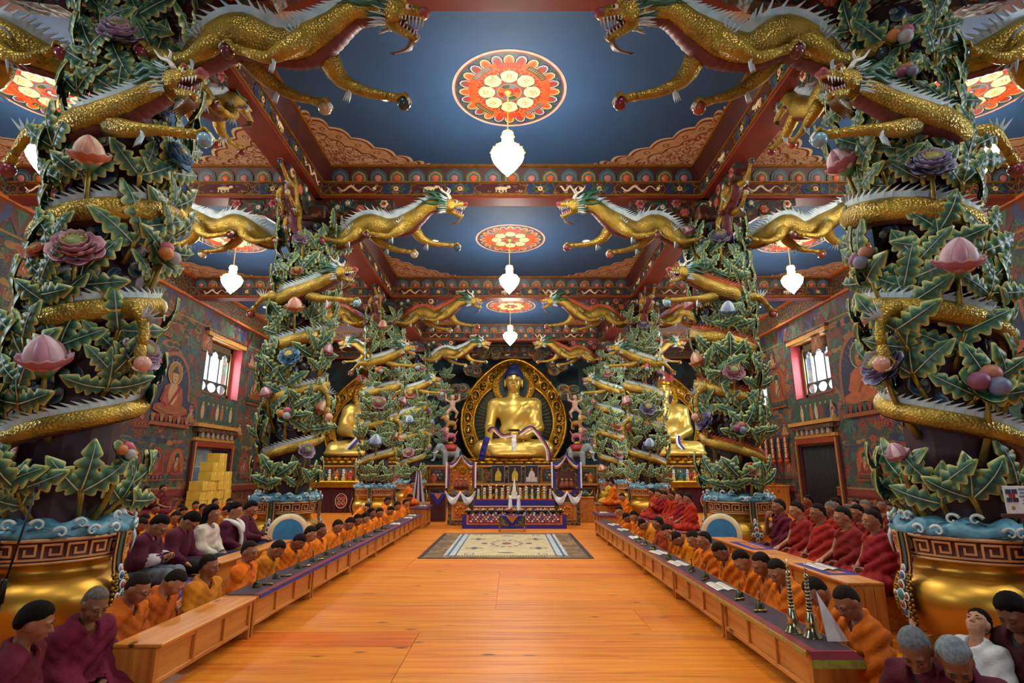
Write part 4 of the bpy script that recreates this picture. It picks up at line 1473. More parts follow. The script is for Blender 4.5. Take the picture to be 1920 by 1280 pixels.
def make_flyer(fin_mat, pearls, seed=0):
 t = thing('flying_dragon', 'x', 'dragon')
 w = 0.06 * seed
 P = spline([(0.0, 0.12, -0.22), (0.28, 0.05, -0.27), (0.6, -0.05, -0.1), (0.98, -0.05 + w, 0.12), (1.38, 0, 0.06 - w), (1.75, 0.04, 0.1), (2.08, 0.02, 0.3), (2.36, 0, 0.52), (2.62, -0.02, 0.56)], 44)
 R = np.interp(np.linspace(0, 1, 44), [0, 0.1, 0.28, 0.4, 0.52, 0.66, 0.8, 1], [0.09, 0.15, 0.235, 0.255, 0.21, 0.245, 0.18, 0.15])
 b, bl, fin = dragon_body(P, R, np.tile([0, 0, 1.0], (44, 1)))
 ob('body', b, t); ob('belly_plates', bl, t)
 ob('back_fin', fin.mesh('back_fin', fin_mat), t)
 add_head(t, (2.82, -0.02, 0.56), (1, -0.05, -0.12))
 add_leg(t, [(0.82, -0.16, 0.02), (0.72, -0.34, -0.12), (0.5, -0.36, -0.25), (0.22, -0.36, -0.22)], pearls[0])
 add_leg(t, [(1.0, 0.12, -0.05), (1.22, 0.2, -0.28), (1.5, 0.2, -0.42), (1.78, 0.18, -0.47)], pearls[1])
 add_leg(t, [(1.85, -0.18, 0.14), (1.68, -0.36, -0.04), (1.5, -0.38, -0.14), (1.22, -0.36, -0.1)], pearls[2])
 add_leg(t, [(1.98, 0.1, 0.1), (2.15, 0.16, -0.18), (2.45, 0.16, -0.3), (2.78, 0.14, -0.33)], pearls[3])
 for x, y, z in ((0.62, -0.2, 0.02), (1.75, -0.2, 0.16)):
  q = ob('tuft', TUFT, t); q.matrix_local = Matrix(T((x, y, z), 0, 0.9))
 return t
FLY = [make_flyer(m_fin, ('#7a3440', '#bfae8a', '#5c2d36', '#2c4a52'), 0), make_flyer(m_fin, ('#27424d', '#a0503a', '#6a3a40', '#7a2d36'), 1),
 make_flyer(m_fin_o, ('#6a3a40', '#8a8a78', '#3a4a52', '#8a2d36'), 1)]
def make_coil(fin_mat, turns_z=(1.5, 5.42)):
 """dragon wound up a column; for columns left of the aisle (mirrored for the right)"""
 t = thing('coiled_dragon', 'x', 'dragon')
 z0, z1 = turns_z
 n = 150
 s = np.linspace(0, 1, n)
 z = z0 + (z1 - z0) * s
 a = np.radians(-90 + 360 * (z - 2.15) / 1.15)
 a0 = np.radians(-90 + 360 * (z1 - 2.15) / 1.15)
 r = 0.58 + 0.02 * np.sin(s * 40)
 P = np.stack([r * np.cos(a), r * np.sin(a), z], 1)
 tail = spline([(P[0] + (P[0] - P[6]) * 3.0 + np.array([0, 0, -0.25])), P[0]], 6)[:-1]
 f = np.array([math.cos(a0 + PI / 2), math.sin(a0 + PI / 2), 0])
 P = np.vstack([P[:-3], spline([P[-3], (-0.1, -0.6, 5.47), (0.25, -0.68, 5.56), (0.6, -0.7, 5.7), (0.92, -0.72, 5.88)], 26)[1:]])
 U = np.tile([0, 0, 1.0], (len(P), 1))
 rad = P.copy(); rad[:, 2] = 0
 U = U + 0.25 * rad / np.linalg.norm(rad, axis=1, keepdims=True)
 q = np.linspace(0, 1, len(P))
 R = np.interp(q, [0, 0.06, 0.25, 0.6, 0.88, 0.95, 1], [0.04, 0.08, 0.115, 0.135, 0.175, 0.165, 0.145])
 b, bl, fin = dragon_body(P, R, U)
 ob('body', b, t); ob('belly_plates', bl, t)
 ob('back_fin', fin.mesh('back_fin', fin_mat), t)
 e = P[-1]
 add_head(t, (1.05, -0.74, 5.94), (1, -0.3, -0.05), s=0.92)
 add_leg(t, [(-0.38, -0.5, 5.46), (-0.6, -0.55, 5.46), (-0.74, -0.5, 5.4), (-0.88, -0.42, 5.28)], '#8a3a44', 0.1, (-0.2, -0.3, 1))
 add_leg(t, [(0.3, -0.66, 5.48), (0.65, -0.76, 5.36), (0.95, -0.76, 5.35), (1.22, -0.72, 5.34)], '#7fb0c4', 0.1)
 add_leg(t, [(0.5, -0.3, 3.5), (0.74, -0.34, 3.45), (0.84, -0.34, 3.25), (0.84, -0.34, 3.08)], '#d0a090', 0.085, (1, -0.2, 0.6))
 # white plume of the tail
 mb = MB()
 for i in range(6):
  x = (i - 2.5) * 0.05
  mb.tube(spline([P[0], P[0] + (x * 0.8, -0.05, -0.15), P[0] + (x * 2.2 + 0.03, -0.08, -0.35 - 0.03 * (i % 2)), P[0] + (x * 2.6 - 0.05, -0.06, -0.5 - 0.05 * (i % 3))], 8), np.interp(np.linspace(0, 1, 8), [0, 0.3, 1], [0.04, 0.05, 0.004]), 6, 0, flat=0.5)
 ob('tail_plume', mb.mesh('tail_plume', m_fin), t)
 return t
COIL = [make_coil(m_fin), make_coil(m_fin_o)]
# ------------------------------------------------------------------ carved plants on the columns
m_leaf = mat('leaf_paint', '#ffffff', 0.42, attr='Col', col2='#d5dcd0', vscale=7)
m_bloom = mat('bloom_paint', '#ffffff', 0.5, attr='Col', col2='#e6e2e6', vscale=6)
m_stem = mat('gilt_stem', '#9a8432', 0.38, 0.55, col2='#6f6226', vscale=8)
m_shaft = mat('column_plum', '#3a1a26', 0.55, col2='#2a131d', vscale=3, bump=0.1, bscale=8)
def strip_leaf(n, half, curve, cols, lift, th=0.0):
 """grid n rows by 9 across; half(t) half width, curve(t) -> (x, y, z) of the midrib, cols(u) colour across"""
 us = np.array([-1, -0.86, -0.6, -0.25, 0, 0.25, 0.6, 0.86, 1.0])
 V, C = [], []
 t = np.linspace(0, 1, n)
 P = np.array([curve(x) for x in t])
 d = np.gradient(P, axis=0)
 sd = np.stack([d[:, 1], -d[:, 0], np.zeros(n)], 1)
 sd /= np.linalg.norm(sd, axis=1, keepdims=True) + 1e-9
 for i in range(n):
  for u in us:
   h = half(t[i], u)
   p = P[i] + sd[i] * u * h
   p = p + np.array([0, 0, lift(t[i], u)])
   V.append(p); C.append(cols(t[i], abs(u)))
 F = [(i * 9 + j, i * 9 + j + 1, (i + 1) * 9 + j + 1, (i + 1) * 9 + j) for i in range(n - 1) for j in range(8)]
 return V, F, np.array(C)
def lerp3(a, b, t):
 return np.array(a) * (1 - t) + np.array(b) * t
G0, G1, G2 = np.array(lin('#174a4a')), np.array(lin('#4f8656')), np.array(lin('#d6cf7a'))
B0, B1 = np.array(lin('#16305c')), np.array(lin('#2f5a86'))
def leaf_mesh(bend, seed):
 mb = MB()
 def half(t, u):
  env = 0.28 * math.sin(PI * min(1, (t * 0.93 + 0.07)) ** 0.8) ** 0.75
  lob = 0.5 + 0.5 * abs(math.sin(t * PI * 4.6 + 0.3)) if t < 0.72 else 0.5 + 0.5 * abs(math.sin(0.72 * PI * 4.6 + 0.3)) - 0.15 * (t - 0.72) / 0.28
  return max(0.004, env * lob)
 def curve(t):
  return (bend * t * t * 0.25, t, 0.05 * math.sin(t * PI) - 0.16 * t ** 3)
 def cols(t, u):
  e = max(u, (t - 0.72) / 0.28 if t > 0.72 else 0)
  if e > 0.78: return lerp3(G1, G2, min(1, (e - 0.78) / 0.14))
  return lerp3(G0, G1, max(0, (e - 0.2) / 0.55))
 V, F, C = strip_leaf(34, half, curve, cols, lambda t, u: -0.05 * u * u + 0.035 * abs(math.sin(t * PI * 4.6 + 0.3)) * (1 - abs(u)) * (abs(u) > 0.1))
 mb.add(V, F, 0, True, col=C)
 # thickness: a back skin
 V2 = [(x * 0.98, y, z - 0.03) for x, y, z in V]
 mb.add(V2, [tuple(reversed(f)) for f in F], 0, True, col=G0)
 mb.tube([(curve(t)[0], t, curve(t)[2] + 0.012) for t in np.linspace(0, 0.9, 7)], np.linspace(0.018, 0.005, 7), 5, 0, col=lin('#c9cf9a'))
 return mb.mesh('leaf', m_leaf, True)
LEAF = [leaf_mesh(0.5, 0), leaf_mesh(-0.5, 1), leaf_mesh(0.0, 2)]
def scroll_mesh(sgn):
 mb = MB()
 for k, (cx, cy, r, w) in enumerate(((0, 0, 0.1, 0.065), (sgn * 0.09, 0.24, 0.085, 0.06), (-sgn * 0.02, 0.44, 0.07, 0.05))):
  def curve(t):
   a = (-1.2 + 4.4 * t) * (sgn if k % 2 == 0 else -sgn) + (PI if k % 2 else 0)
   rr = r * (1 - 0.35 * t)
   return (cx + rr * math.cos(a), cy + rr * math.sin(a) * 1.15, 0.02 * k)
  V, F, C = strip_leaf(14, lambda t, u: w * (math.sin(PI * (0.12 + 0.8 * t)) ** 0.6), curve,
       lambda t, u: lerp3(B0, B1, min(1, u * 1.3)) if u < 0.8 else lerp3(B1, G2, min(1, (u - 0.8) / 0.15)), lambda t, u: -0.05 * u * u)
  mb.add(V, F, 0, True, col=C)
  mb.add([(x, y, z - 0.03) for x, y, z in V], [tuple(reversed(f)) for f in F], 0, True, col=B0)
  q = curve(1.0)
  mb.ball((q[0], q[1], q[2]), (0.05, 0.05, 0.035), 8, 6, 0, col=lerp3(B1, G2, 0.25))
 return mb.mesh('scroll', m_leaf, True)
SCROLL = [scroll_mesh(1), scroll_mesh(-1)]
def petal_at(mb, a, r0, r1, w, z0, z1, cup, cin, cout, rim, n=7):
 V, C = [], []
 for i in range(n):
  t = i / (n - 1)
  ww = w * (math.sin(PI * (0.18 + 0.72 * t)) ** 0.7)
  rr = r0 + (r1 - r0) * (t + cup * math.sin(PI * t) * 0.35)
  zz = z0 + (z1 - z0) * t ** 0.8
  for u in (-1, -0.6, 0, 0.6, 1):
   b = a + u * ww / max(rr, 0.03)
   V.append((rr * math.cos(b), rr * math.sin(b), zz + 0.02 * u * u))
   e = max(abs(u), t)
   C.append(lerp3(lerp3(cin, cout, t), rim, 1.0 if e > 0.93 else 0.0))
 F = [(i * 5 + j, i * 5 + j + 1, (i + 1) * 5 + j + 1, (i + 1) * 5 + j) for i in range(n - 1) for j in range(4)]
 mb.add(V, F, 0, True, col=C)
 mb.add([(x * 0.985, y * 0.985, z - 0.018) for x, y, z in V], [tuple(reversed(f)) for f in F], 0, True, col=lerp3(cin, cout, 0.3))
def peony(c_in, c_out, rim, heart):
 """open carved peony, axis +z, about 0.44 across"""
 c_in, c_out, rim, heart = [np.array(lin(x)) for x in (c_in, c_out, rim, heart)]
 mb = MB()
 for i in range(7):
  petal_at(mb, i * 2 * PI / 7, 0.04, 0.23, 0.13, -0.05, 0.0 + 0.02 * (i % 2), 0.3, c_in, c_out, rim)
 for k, (r1, z1, m) in enumerate(((0.175, 0.08, 6), (0.135, 0.11, 5), (0.1, 0.125, 5))):
  for i in range(m):
   petal_at(mb, (i + 0.5 * k) * 2 * PI / m, 0.05, r1, 0.1, -0.01, z1, 0.6, c_in, c_out, rim)
 mb.ball((0, 0, 0.09), (0.085, 0.085, 0.04), 12, 6, 0, col=heart)
 for i in range(14):
  a = i * 2 * PI / 14
  mb.ball((0.085 * math.cos(a), 0.085 * math.sin(a), 0.1), 0.014, 6, 4, 0, col=lin('#b8a040'))
 mb.lathe([(0.02, -0.16), (0.05, -0.1), (0.09, -0.06), (0.06, -0.03)], 10, mi=0, col=G1)
 return mb.mesh('peony', m_bloom, True)
def lotus_bud(c_in, c_out, rim):
 c_in, c_out, rim = [np.array(lin(x)) for x in (c_in, c_out, rim)]
 mb = MB()
 for i in range(6):
  petal_at(mb, i * PI / 3, 0.05, 0.2, 0.12, -0.06, 0.06, 0.7, c_in, c_out, rim)
 for k in range(6):
  a = k * PI / 3 + 0.5
  P = [(math.cos(a) * x, math.sin(a) * x, z) for x, z in ((0.05, -0.04), (0.085, 0.03), (0.08, 0.11), (0.045, 0.19), (0.008, 0.245))]
  mb.tube(spline(P, 8), [0.05, 0.065, 0.07, 0.068, 0.06, 0.045, 0.028, 0.006], 8, 0, col=lerp3(c_in, rim, 0.25 + 0.5 * (k % 2)))
 mb.lathe([(0.02, -0.15), (0.06, -0.1), (0.1, -0.05), (0.05, -0.02)], 10, mi=0, col=G1)
 return mb.mesh('lotus_bud', m_bloom, True)
def fruit_cluster(cs):
 mb = MB()
 for i in range(3):
  petal_at(mb, i * 2 * PI / 3 + 0.4, 0.02, 0.2, 0.14, -0.06, 0.03, 0.3, G0, G1, G2)
 for i, c in enumerate(cs):
  a = i * 2 * PI / 3 + 1.2
  mb.ball((0.075 * math.cos(a), 0.075 * math.sin(a), 0.06), 0.078, 12, 8, 0, col=lin(c))
 mb.lathe([(0.02, -0.15), (0.05, -0.08), (0.08, -0.03)], 8, mi=0, col=G1)
 return mb.mesh('fruit_cluster', m_bloom, True)
BLOOM = {'lav': peony('#8a7592', '#b7a3bf', '#dccfe0', '#6f7f46'), 'pink': peony('#a85e74', '#c98fa0', '#ead6da', '#7c8a4c'),
  'blue': peony('#2c6c9c', '#5b9cc6', '#bfe0ee', '#b0a040'), 'violet': peony('#5f5f8c', '#8d8db4', '#cfd0e4', '#8a8a40'),
  'coral': peony('#b5583c', '#d08a66', '#ecd0b0', '#8a8a40'),
  'bud': lotus_bud('#a0506c', '#c58aa0', '#f0dfe2'), 'obud': lotus_bud('#b55a38', '#cf8a70', '#ead8c0'), 'bbud': lotus_bud('#2f6ca8', '#6aa6d0', '#e0eef2'),
  'fruit': fruit_cluster(('#b07058', '#8a5070', '#6f7a9a')), 'fruit2': fruit_cluster(('#b5566c', '#c07a3c', '#a0a4a8'))}
def spray(n, seed):
 """stem curve and leaf placements in the frame x tangent, y up, z outward"""
 r = random.Random(seed)
 lean = r.uniform(-0.18, 0.18)
 S = spline([(0, 0, 0.0), (lean * 0.4, 0.2, 0.12), (lean, 0.48, 0.17)], 7)
 mb = MB()
 mb.tube(S, np.linspace(0.032, 0.014, 7), 6, 0)
 L = []
 angs = {3: (-58, 2, 60), 4: (-78, -30, 28, 76), 5: (-88, -48, 0, 46, 90)}[n]
 for i, a in enumerate(angs):
  a = math.radians(a + r.uniform(-8, 8))
  b = S[3 + (i % 2) * 2] if n > 3 else S[4]
  d = np.array([math.sin(a), math.cos(a) * 0.95 + 0.1, 0.1 + 0.12 * r.random()])
  d /= np.linalg.norm(d)
  nz = np.array([-0.25 * math.sin(a), -0.15, 1.0]) + np.array([r.uniform(-0.2, 0.2), r.uniform(-0.2, 0.2), 0])
  x = np.cross(d, nz); x /= np.linalg.norm(x)
  nz = np.cross(x, d)
  s = r.uniform(0.38, 0.5)
  base = b + d * 0.02 + np.array([0, 0, 0.01 * i])
  mb.tube([S[2], (S[2] + base) / 2 + (0, 0, 0.02), base], [0.018, 0.014, 0.012], 5, 0)
  L.append((LEAF[0 if a < -0.3 else 1 if a > 0.3 else 2], frame(base, x * s, d * s, nz * s)))
 return mb.mesh('leafy_branch', m_stem), L
SPRAY = [spray(3, 1), spray(5, 2), spray(4, 3), spray(3, 4), spray(4, 5), spray(5, 6)]
def joined_spray(k):
 me, L = SPRAY[k]
 mb = MB()
 V = np.array([v.co[:] for v in me.vertices]); F = [tuple(p.vertices) for p in me.polygons]
 mb.add(V, F, 0, True, col=lin('#8a7830'))
 for lm, M in L:
  V = np.array([v.co[:] for v in lm.vertices]); F = [tuple(p.vertices) for p in lm.polygons]
  C = np.zeros(len(V) * 4, np.float32); lm.color_attributes['Col'].data.foreach_get('color', C)
  mb.add(V, F, 0, True, M, col=C.reshape(-1, 4)[:, :3])
 return mb.mesh('leafy_branch', m_leaf, True)
FAR_SPRAY = [joined_spray(k) for k in range(6)]
# ------------------------------------------------------------------ urns
m_urn = mat('urn_gold', '#c89c3c', 0.36, 0.75, col2='#b98c2e', vscale=2.2, bump=0.06, bscale=9)
m_wave = mat('wave_blue', '#5d9ab0', 0.45, col2='#3c7488', vscale=9)
m_wave2 = mat('wave_deep', '#2c5c70', 0.5, col2='#1f4858', vscale=9)
m_foam = mat('wave_foam', '#c9dfe2', 0.5)
m_terra = mat('fret_ground', '#5e2414', 0.55, col2='#4a1b10')
m_fret = mat('fret_gilt', '#cf9a62', 0.45, 0.2, col2='#b98350')
m_filig = mat('filigree_gold', '#b8942c', 0.35, 0.8, col2='#7d6016', vscale=20)
m_gem = {c: mat('gem_' + c, h, 0.25, coat=0.5) for c, h in (('teal', '#2f7468'), ('red', '#9c4238'), ('blue', '#35567f'), ('pale', '#c9b0ac'))}
def make_urn():
 t = thing('golden_urn', 'x', 'urn')
 mb = MB()
 mb.lathe([(0.44, 0.0), (0.5, 0.03), (0.5, 0.08), (0.44, 0.12), (0.52, 0.2), (0.64, 0.34), (0.72, 0.48), (0.735, 0.58), (0.7, 0.68), (0.62, 0.76), (0.55, 0.8), (0.52, 0.83), (0.52, 0.88), (0.57, 0.92), (0.62, 0.93)], 48, mi=0)
 ob('body', mb.mesh('body', m_urn), t)
 mb = MB()
 mb.lathe([(0.6, 0.925), (0.655, 0.93), (0.66, 0.95), (0.645, 0.955), (0.66, 1.13), (0.685, 1.135), (0.685, 1.16), (0.66, 1.165), (0.5, 1.165)], 48, mi=[1, 1, 1, 0, 1, 1, 1, 1])
 rim = ob('rim_band', mb.mesh('rim_band', [m_terra, m_fret]), t)
 # raised fret running round the rim
 mb = MB()
 n = 22
 for i in range(n):
  for seg in (((0.0, 0.0), (0.0, 1.0)), ((0.0, 1.0), (0.72, 1.0)), ((0.72, 1.0), (0.72, 0.3)), ((0.72, 0.3), (0.3, 0.3)), ((0.3, 0.3), (0.3, 0.66)), ((0.0, 0.0), (1.0, 0.0))):
   (u0, v0), (u1, v1) = seg
   w = 0.05
   a0, a1 = min(u0, u1) - w, max(u0, u1) + w
   b0, b1 = min(v0, v1) - 0.075, max(v0, v1) + 0.075
   V, F = [], []
   m = 3
   for q in range(m + 1):
    a = (i + a0 + (a1 - a0) * q / m) * 2 * PI / n
    for b in (b0, b1):
     z = 0.978 + 0.13 * b
     rr = 0.646 + 0.014 * (z - 0.955) / 0.175
     for e in (0.0, 0.016):
      V.append(((rr + e) * math.cos(a), (rr + e) * math.sin(a), z))
   for q in range(m):
    k = q * 4
    F += [(k + 1, k + 5, k + 7, k + 3), (k, k + 4, k + 5, k + 1), (k + 2, k + 3, k + 7, k + 6)]
   F += [(0, 1, 3, 2), (m * 4, m * 4 + 2, m * 4 + 3, m * 4 + 1)]
   mb.add(V, F, 0, False)
 ob('fret', mb.mesh('fret', m_fret), rim)
 # carved waves on top
 V, F, n, C = [], [], 72, []
 for j, (r, z) in enumerate(((0.66, 1.16), (0.69, 1.2), (0.66, 1.26), (0.6, 1.3), (0.52, 1.32), (0.42, 1.3))):
  for i in range(n):
   a = 2 * PI * i / n
   w = 0.022 * math.sin(a * 13 + j * 1.1) + 0.012 * math.sin(a * 29 + j * 2)
   V.append(((r + w) * math.cos(a), (r + w) * math.sin(a), z + (0.03 * math.sin(a * 11 - j * 0.9) if j > 1 else 0)))
 F = [(j * n + i, j * n + (i + 1) % n, (j + 1) * n + (i + 1) % n, (j + 1) * n + i) for j in range(5) for i in range(n)]
 mb = MB()
 mb.add(V, F, 0, True)
 wv = ob('wave_collar', mb.mesh('wave_collar', [m_wave]), t)
 r = random.Random(4)
 cu = MB(); fo = MB()
 for i in range(26):
  a = 2 * PI * i / 26 + r.uniform(-0.05, 0.05)
  rr, z = r.choice(((0.69, 1.2), (0.66, 1.27), (0.6, 1.31)))
  M = T((rr * math.cos(a), rr * math.sin(a), z), a + PI / 2)
  sg = r.choice((-1, 1))
  q = np.linspace(0, 1, 13)
  ang = 0.3 + 5.2 * q
  rad = 0.062 * (1 - 0.75 * q)
  P = np.stack([sg * (rad * np.cos(ang) - 0.02), np.full(13, -0.025), rad * np.sin(ang) + 0.015], 1)
  cu.tube(P, np.linspace(0.018, 0.007, 13), 6, 0, True, M)
  fo.ball(P[-1], 0.012, 6, 4, 0, M)
  P2 = np.stack([sg * np.linspace(-0.13, 0.05, 8), np.full(8, -0.022), 0.02 * np.sin(np.linspace(0, 3, 8)) - 0.03], 1)
  cu.tube(P2, np.linspace(0.004, 0.014, 8), 6, 1, True, M)
 ob('wave_curls', cu.mesh('wave_curls', [m_foam, m_wave2]), wv, kind='stuff')
 ob('foam_beads', fo.mesh('foam_beads', m_foam), wv, kind='stuff')
 # four jewelled pendants hanging down the shoulder
 def prof(v):   # distance down -> (r, z)
  return np.interp(v, [0, 0.22, 0.4, 0.62, 0.8, 1.0], [0.70, 0.69, 0.7, 0.765, 0.755, 0.68]), np.interp(v, [0, 0.22, 0.4, 0.62, 0.8, 1.0], [1.17, 0.95, 0.82, 0.6, 0.45, 0.28])
 strap = MB()
 n = 12
 for k, (u0, u1, mi, e) in enumerate(((-0.09, 0.09, 0, 0.0), (-0.075, -0.05, 1, 0.01), (0.05, 0.075, 1, 0.01), (-0.02, 0.02, 2, 0.006))):
  V = []
  for i in range(n):
   rr, z = prof(0.55 * i / (n - 1))
   V += [(u0, rr + 0.012 + e, z), (u1, rr + 0.012 + e, z)]
  strap.add(V, [(2 * i, 2 * i + 1, 2 * i + 3, 2 * i + 2) for i in range(n - 1)], mi, False)
 fil = MB()
 outline = []
 for i in range(13):
  v = 0.42 + 0.58 * i / 12
  w = 0.12 * math.sin(PI * (0.12 + 0.86 * i / 12)) ** 0.55
  outline.append((w, v))
 V = []
 for w, v in outline:
  rr, z = prof(v)
  V += [(-w, rr + 0.015, z), (0, rr + 0.035, z), (w, rr + 0.015, z)]
 F = []
 for i in range(12):
  F += [(3 * i, 3 * i + 1, 3 * i + 4, 3 * i + 3), (3 * i + 1, 3 * i + 2, 3 * i + 5, 3 * i + 4)]
 fil.add(V, F, 1, True)
 for i in range(9):
  v = 0.46 + i * 0.058
  w = 0.12 * math.sin(PI * (0.12 + 0.86 * (v - 0.42) / 0.58)) ** 0.55
  rr, z = prof(v)
  for s in (-1, 1):
   q = np.linspace(0.4, 5.6, 11)
   P = np.stack([s * (w * 0.72 + 0.006 * q * np.cos(q)), np.full(11, rr + 0.035), z + 0.006 * q * np.sin(q)], 1)
   fil.tube(P, 0.009, 5, 0)
   fil.ball((s * w, rr + 0.02, z), 0.018, 7, 5, 0)
 gem, bez = {}, MB()
 for c, u, v, w, h in (('pale', 0, 0.4, 0.02, 0.03), ('blue', 0, 0.47, 0.03, 0.035), ('red', 0, 0.56, 0.034, 0.038), ('teal', 0, 0.665, 0.044, 0.05), ('red', -0.08, 0.665, 0.026, 0.03), ('red', 0.08, 0.665, 0.024, 0.026), ('red', 0, 0.77, 0.032, 0.036),
      ('blue', 0, 0.86, 0.026, 0.032), ('pale', 0, 0.96, 0.034, 0.045)):
  rr, z = prof(v)
  gem[(c, v, u)] = MB(); gem[(c, v, u)].ball((u, rr + 0.045, z), (w, 0.022, h), 12, 7, 0)
  P = [(u + w * 1.15 * math.cos(a), rr + 0.042, z + h * 1.15 * math.sin(a)) for a in np.linspace(0, 2 * PI, 15)]
  bez.tube(P, 0.008, 5, 0, cap=False)
 for k in range(4):
  a = k * PI / 2 + 0.42
  p = ob('jewelled_pendant', fil.mesh('jewelled_pendant', [m_filig, m_darkred]) if k == 0 else None, t) if k == 0 else ob('jewelled_pendant', me0, t)
  if k == 0:
   me0 = p.data
   meS = strap.mesh('strap', [m_darkred, m_ochre, m_green])
   meB = bez.mesh('gem_setting', m_foam)
   meG = [(c, g.mesh('gem', m_gem[c[0]])) for c, g in gem.items()]
  p.rotation_euler = (0, 0, a)
  ob('strap', meS, p)
  ob('gem_setting', meB, p)
  for c, g in meG:
   ob('gem', g, p)
 return t
URN = make_urn()
# ------------------------------------------------------------------ columns
def make_column(i, s, blooms, seed, detail):
 r = random.Random(seed)
 t = thing('carved_column', 'plum column wreathed in carved leaves and blossoms, %s on the %s' % (rows[i], 'left' if s < 0 else 'right'), 'column',
   (s * COLX, COLY[i], 1.0), group='dragon columns')
 t['kind'] = 'thing'
 base = -1.0
 mb = MB()
 mb.lathe([(0.44, 0.18), (0.43, 1.2), (0.41, 6.1), (0.46, 6.15), (0.46, 6.3)], 12, mi=0, smooth=False)
 ob('shaft', mb.mesh('shaft', m_shaft), t)
 mb = MB()
 mb.box((0, 0, 6.5), (1.0, 1.0, 0.3), 0, ch=0.03)
 mb.box((0, 0, 6.72), (0.8, 0.5, 0.16), 1, ch=0.02)
 ob('capital', mb.mesh('capital', [m_carve, m_teal]), t)
 cv = Matrix.Translation((0, 0, -1.0))
 n0 = len(bpy.data.objects)
 class _C: pass
 # bracket boards live in hall height, the column's origin is one metre up
 before = set(t.children)
 brackets(t, s * COLX, COLY[i], s)
 for ch in t.children:
  if ch not in before:
   ch.location.z -= 1.0
 cam_a = math.atan2(-COLY[i], -s * COLX)
 def place(me, nm, ang, z, rad, parent=t, yaw=0.0, sc=1.0, pitch=0.0, flip=1):
  o = np.array([rad * math.cos(ang), rad * math.sin(ang), z + base])
  out = np.array([math.cos(ang), math.sin(ang), 0]); tan = np.array([-math.sin(ang), math.cos(ang), 0]); up = np.array([0, 0, 1.0])
  cp, sp = math.cos(pitch), math.sin(pitch)
  out2, up2 = out * cp + up * sp, up * cp - out * sp
  cy, sy = math.cos(yaw), math.sin(yaw)
  x, y = tan * cy + up2 * sy, up2 * cy - tan * sy
  q = ob(nm, me, parent)
  q.matrix_local = Matrix(frame(o, x * sc, y * sc, out2 * sc).tolist())
  return q
 na = 6 if detail else 5
 for k in range(na):
  a = cam_a + (k - (na - 1) / 2) * (0.62 if detail else 0.72) + r.uniform(-0.08, 0.08)
  a0 = a if s < 0 else PI - a
  fr_ = ((a0 + PI / 2) / (2 * PI)) % 1.0
  zs = [1.3]
  for q in range(-1, 4):
   zc = 2.15 + 1.15 * (fr_ + q)
   if zc > 1.45 and zc < 6.0: zs += [zc + 0.13, zc + 0.55] + ([zc - 0.16] if (2 * k + q) % 5 == 0 and zc < 5.2 else [])
  z_ = max(zs) + 0.5
  while z_ < 7.0:
   zs.append(z_); z_ += 0.5
  for j, zz in enumerate(zs):
   if zz > 7.0: continue
   w = r.randrange(6)
   sc = r.uniform(0.88, 1.1)
   if (j + k) % 3 == 0 and j > 0:
    place(SCROLL[j % 2], 'scroll', a + 0.05, zz, 0.47, yaw=r.uniform(-0.3, 0.3), sc=0.95)
    if r.random() < 0.4: continue
   if detail:
    me, L = SPRAY[w]
    b = place(me, 'leafy_branch', a, zz, 0.42 + 0.07 * r.random(), pitch=r.uniform(-0.22, 0.1), yaw=r.uniform(-0.25, 0.25), sc=sc)
    for lm, M in L:
     q = ob('leaf', lm, b); q.matrix_local = Matrix(M.tolist())
   else:
    place(FAR_SPRAY[w], 'leafy_branch', a, zz, 0.42 + 0.07 * r.random(), pitch=r.uniform(-0.22, 0.1), yaw=r.uniform(-0.25, 0.25), sc=sc)
 for (px, py, kind, *sz) in blooms:
  # put the blossom on the leafy surface where the sight line through that spot meets it
  u, v = (px - 960) / 1030.0, (640 - py) / 1030.0
  c_, s_ = math.cos(math.radians(13.1)), math.sin(math.radians(13.1))
  d = np.array([u, c_ - v * s_, s_ + v * c_])
  ox, oy = -s * COLX, -COLY[i]
  R = 0.74
  A, B, Cc = d[0] ** 2 + d[1] ** 2, 2 * (ox * d[0] + oy * d[1]), ox * ox + oy * oy - R * R
  disc = B * B - 4 * A * Cc
  tt = (-B - math.sqrt(disc)) / (2 * A) if disc > 0 else -B / (2 * A)
  p = np.array([ox, oy, 1.8]) + d * tt
  a = math.atan2(p[1], p[0])
  if not disc > 0: R = math.hypot(p[0], p[1])
  sc = sz[0] if sz else 1.0
  q = place(BLOOM[kind], 'blossom' if not kind.startswith('fruit') else 'fruit_cluster', a, p[2], min(R, 0.95), pitch=0.55 if 'bud' not in kind else 1.1, sc=sc, yaw=r.uniform(-0.4, 0.4))
  mb = MB()
  mb.tube(spline([(0.42 * math.cos(a), 0.42 * math.sin(a), p[2] + base - 0.75), (0.62 * math.cos(a), 0.62 * math.sin(a), p[2] + base - 0.45), (0.72 * math.cos(a), 0.72 * math.sin(a), p[2] + base - 0.1)], 7), np.linspace(0.04, 0.022, 7), 6, 0)
  ob('flower_stalk', mb.mesh('flower_stalk', m_stem), t)
 return t
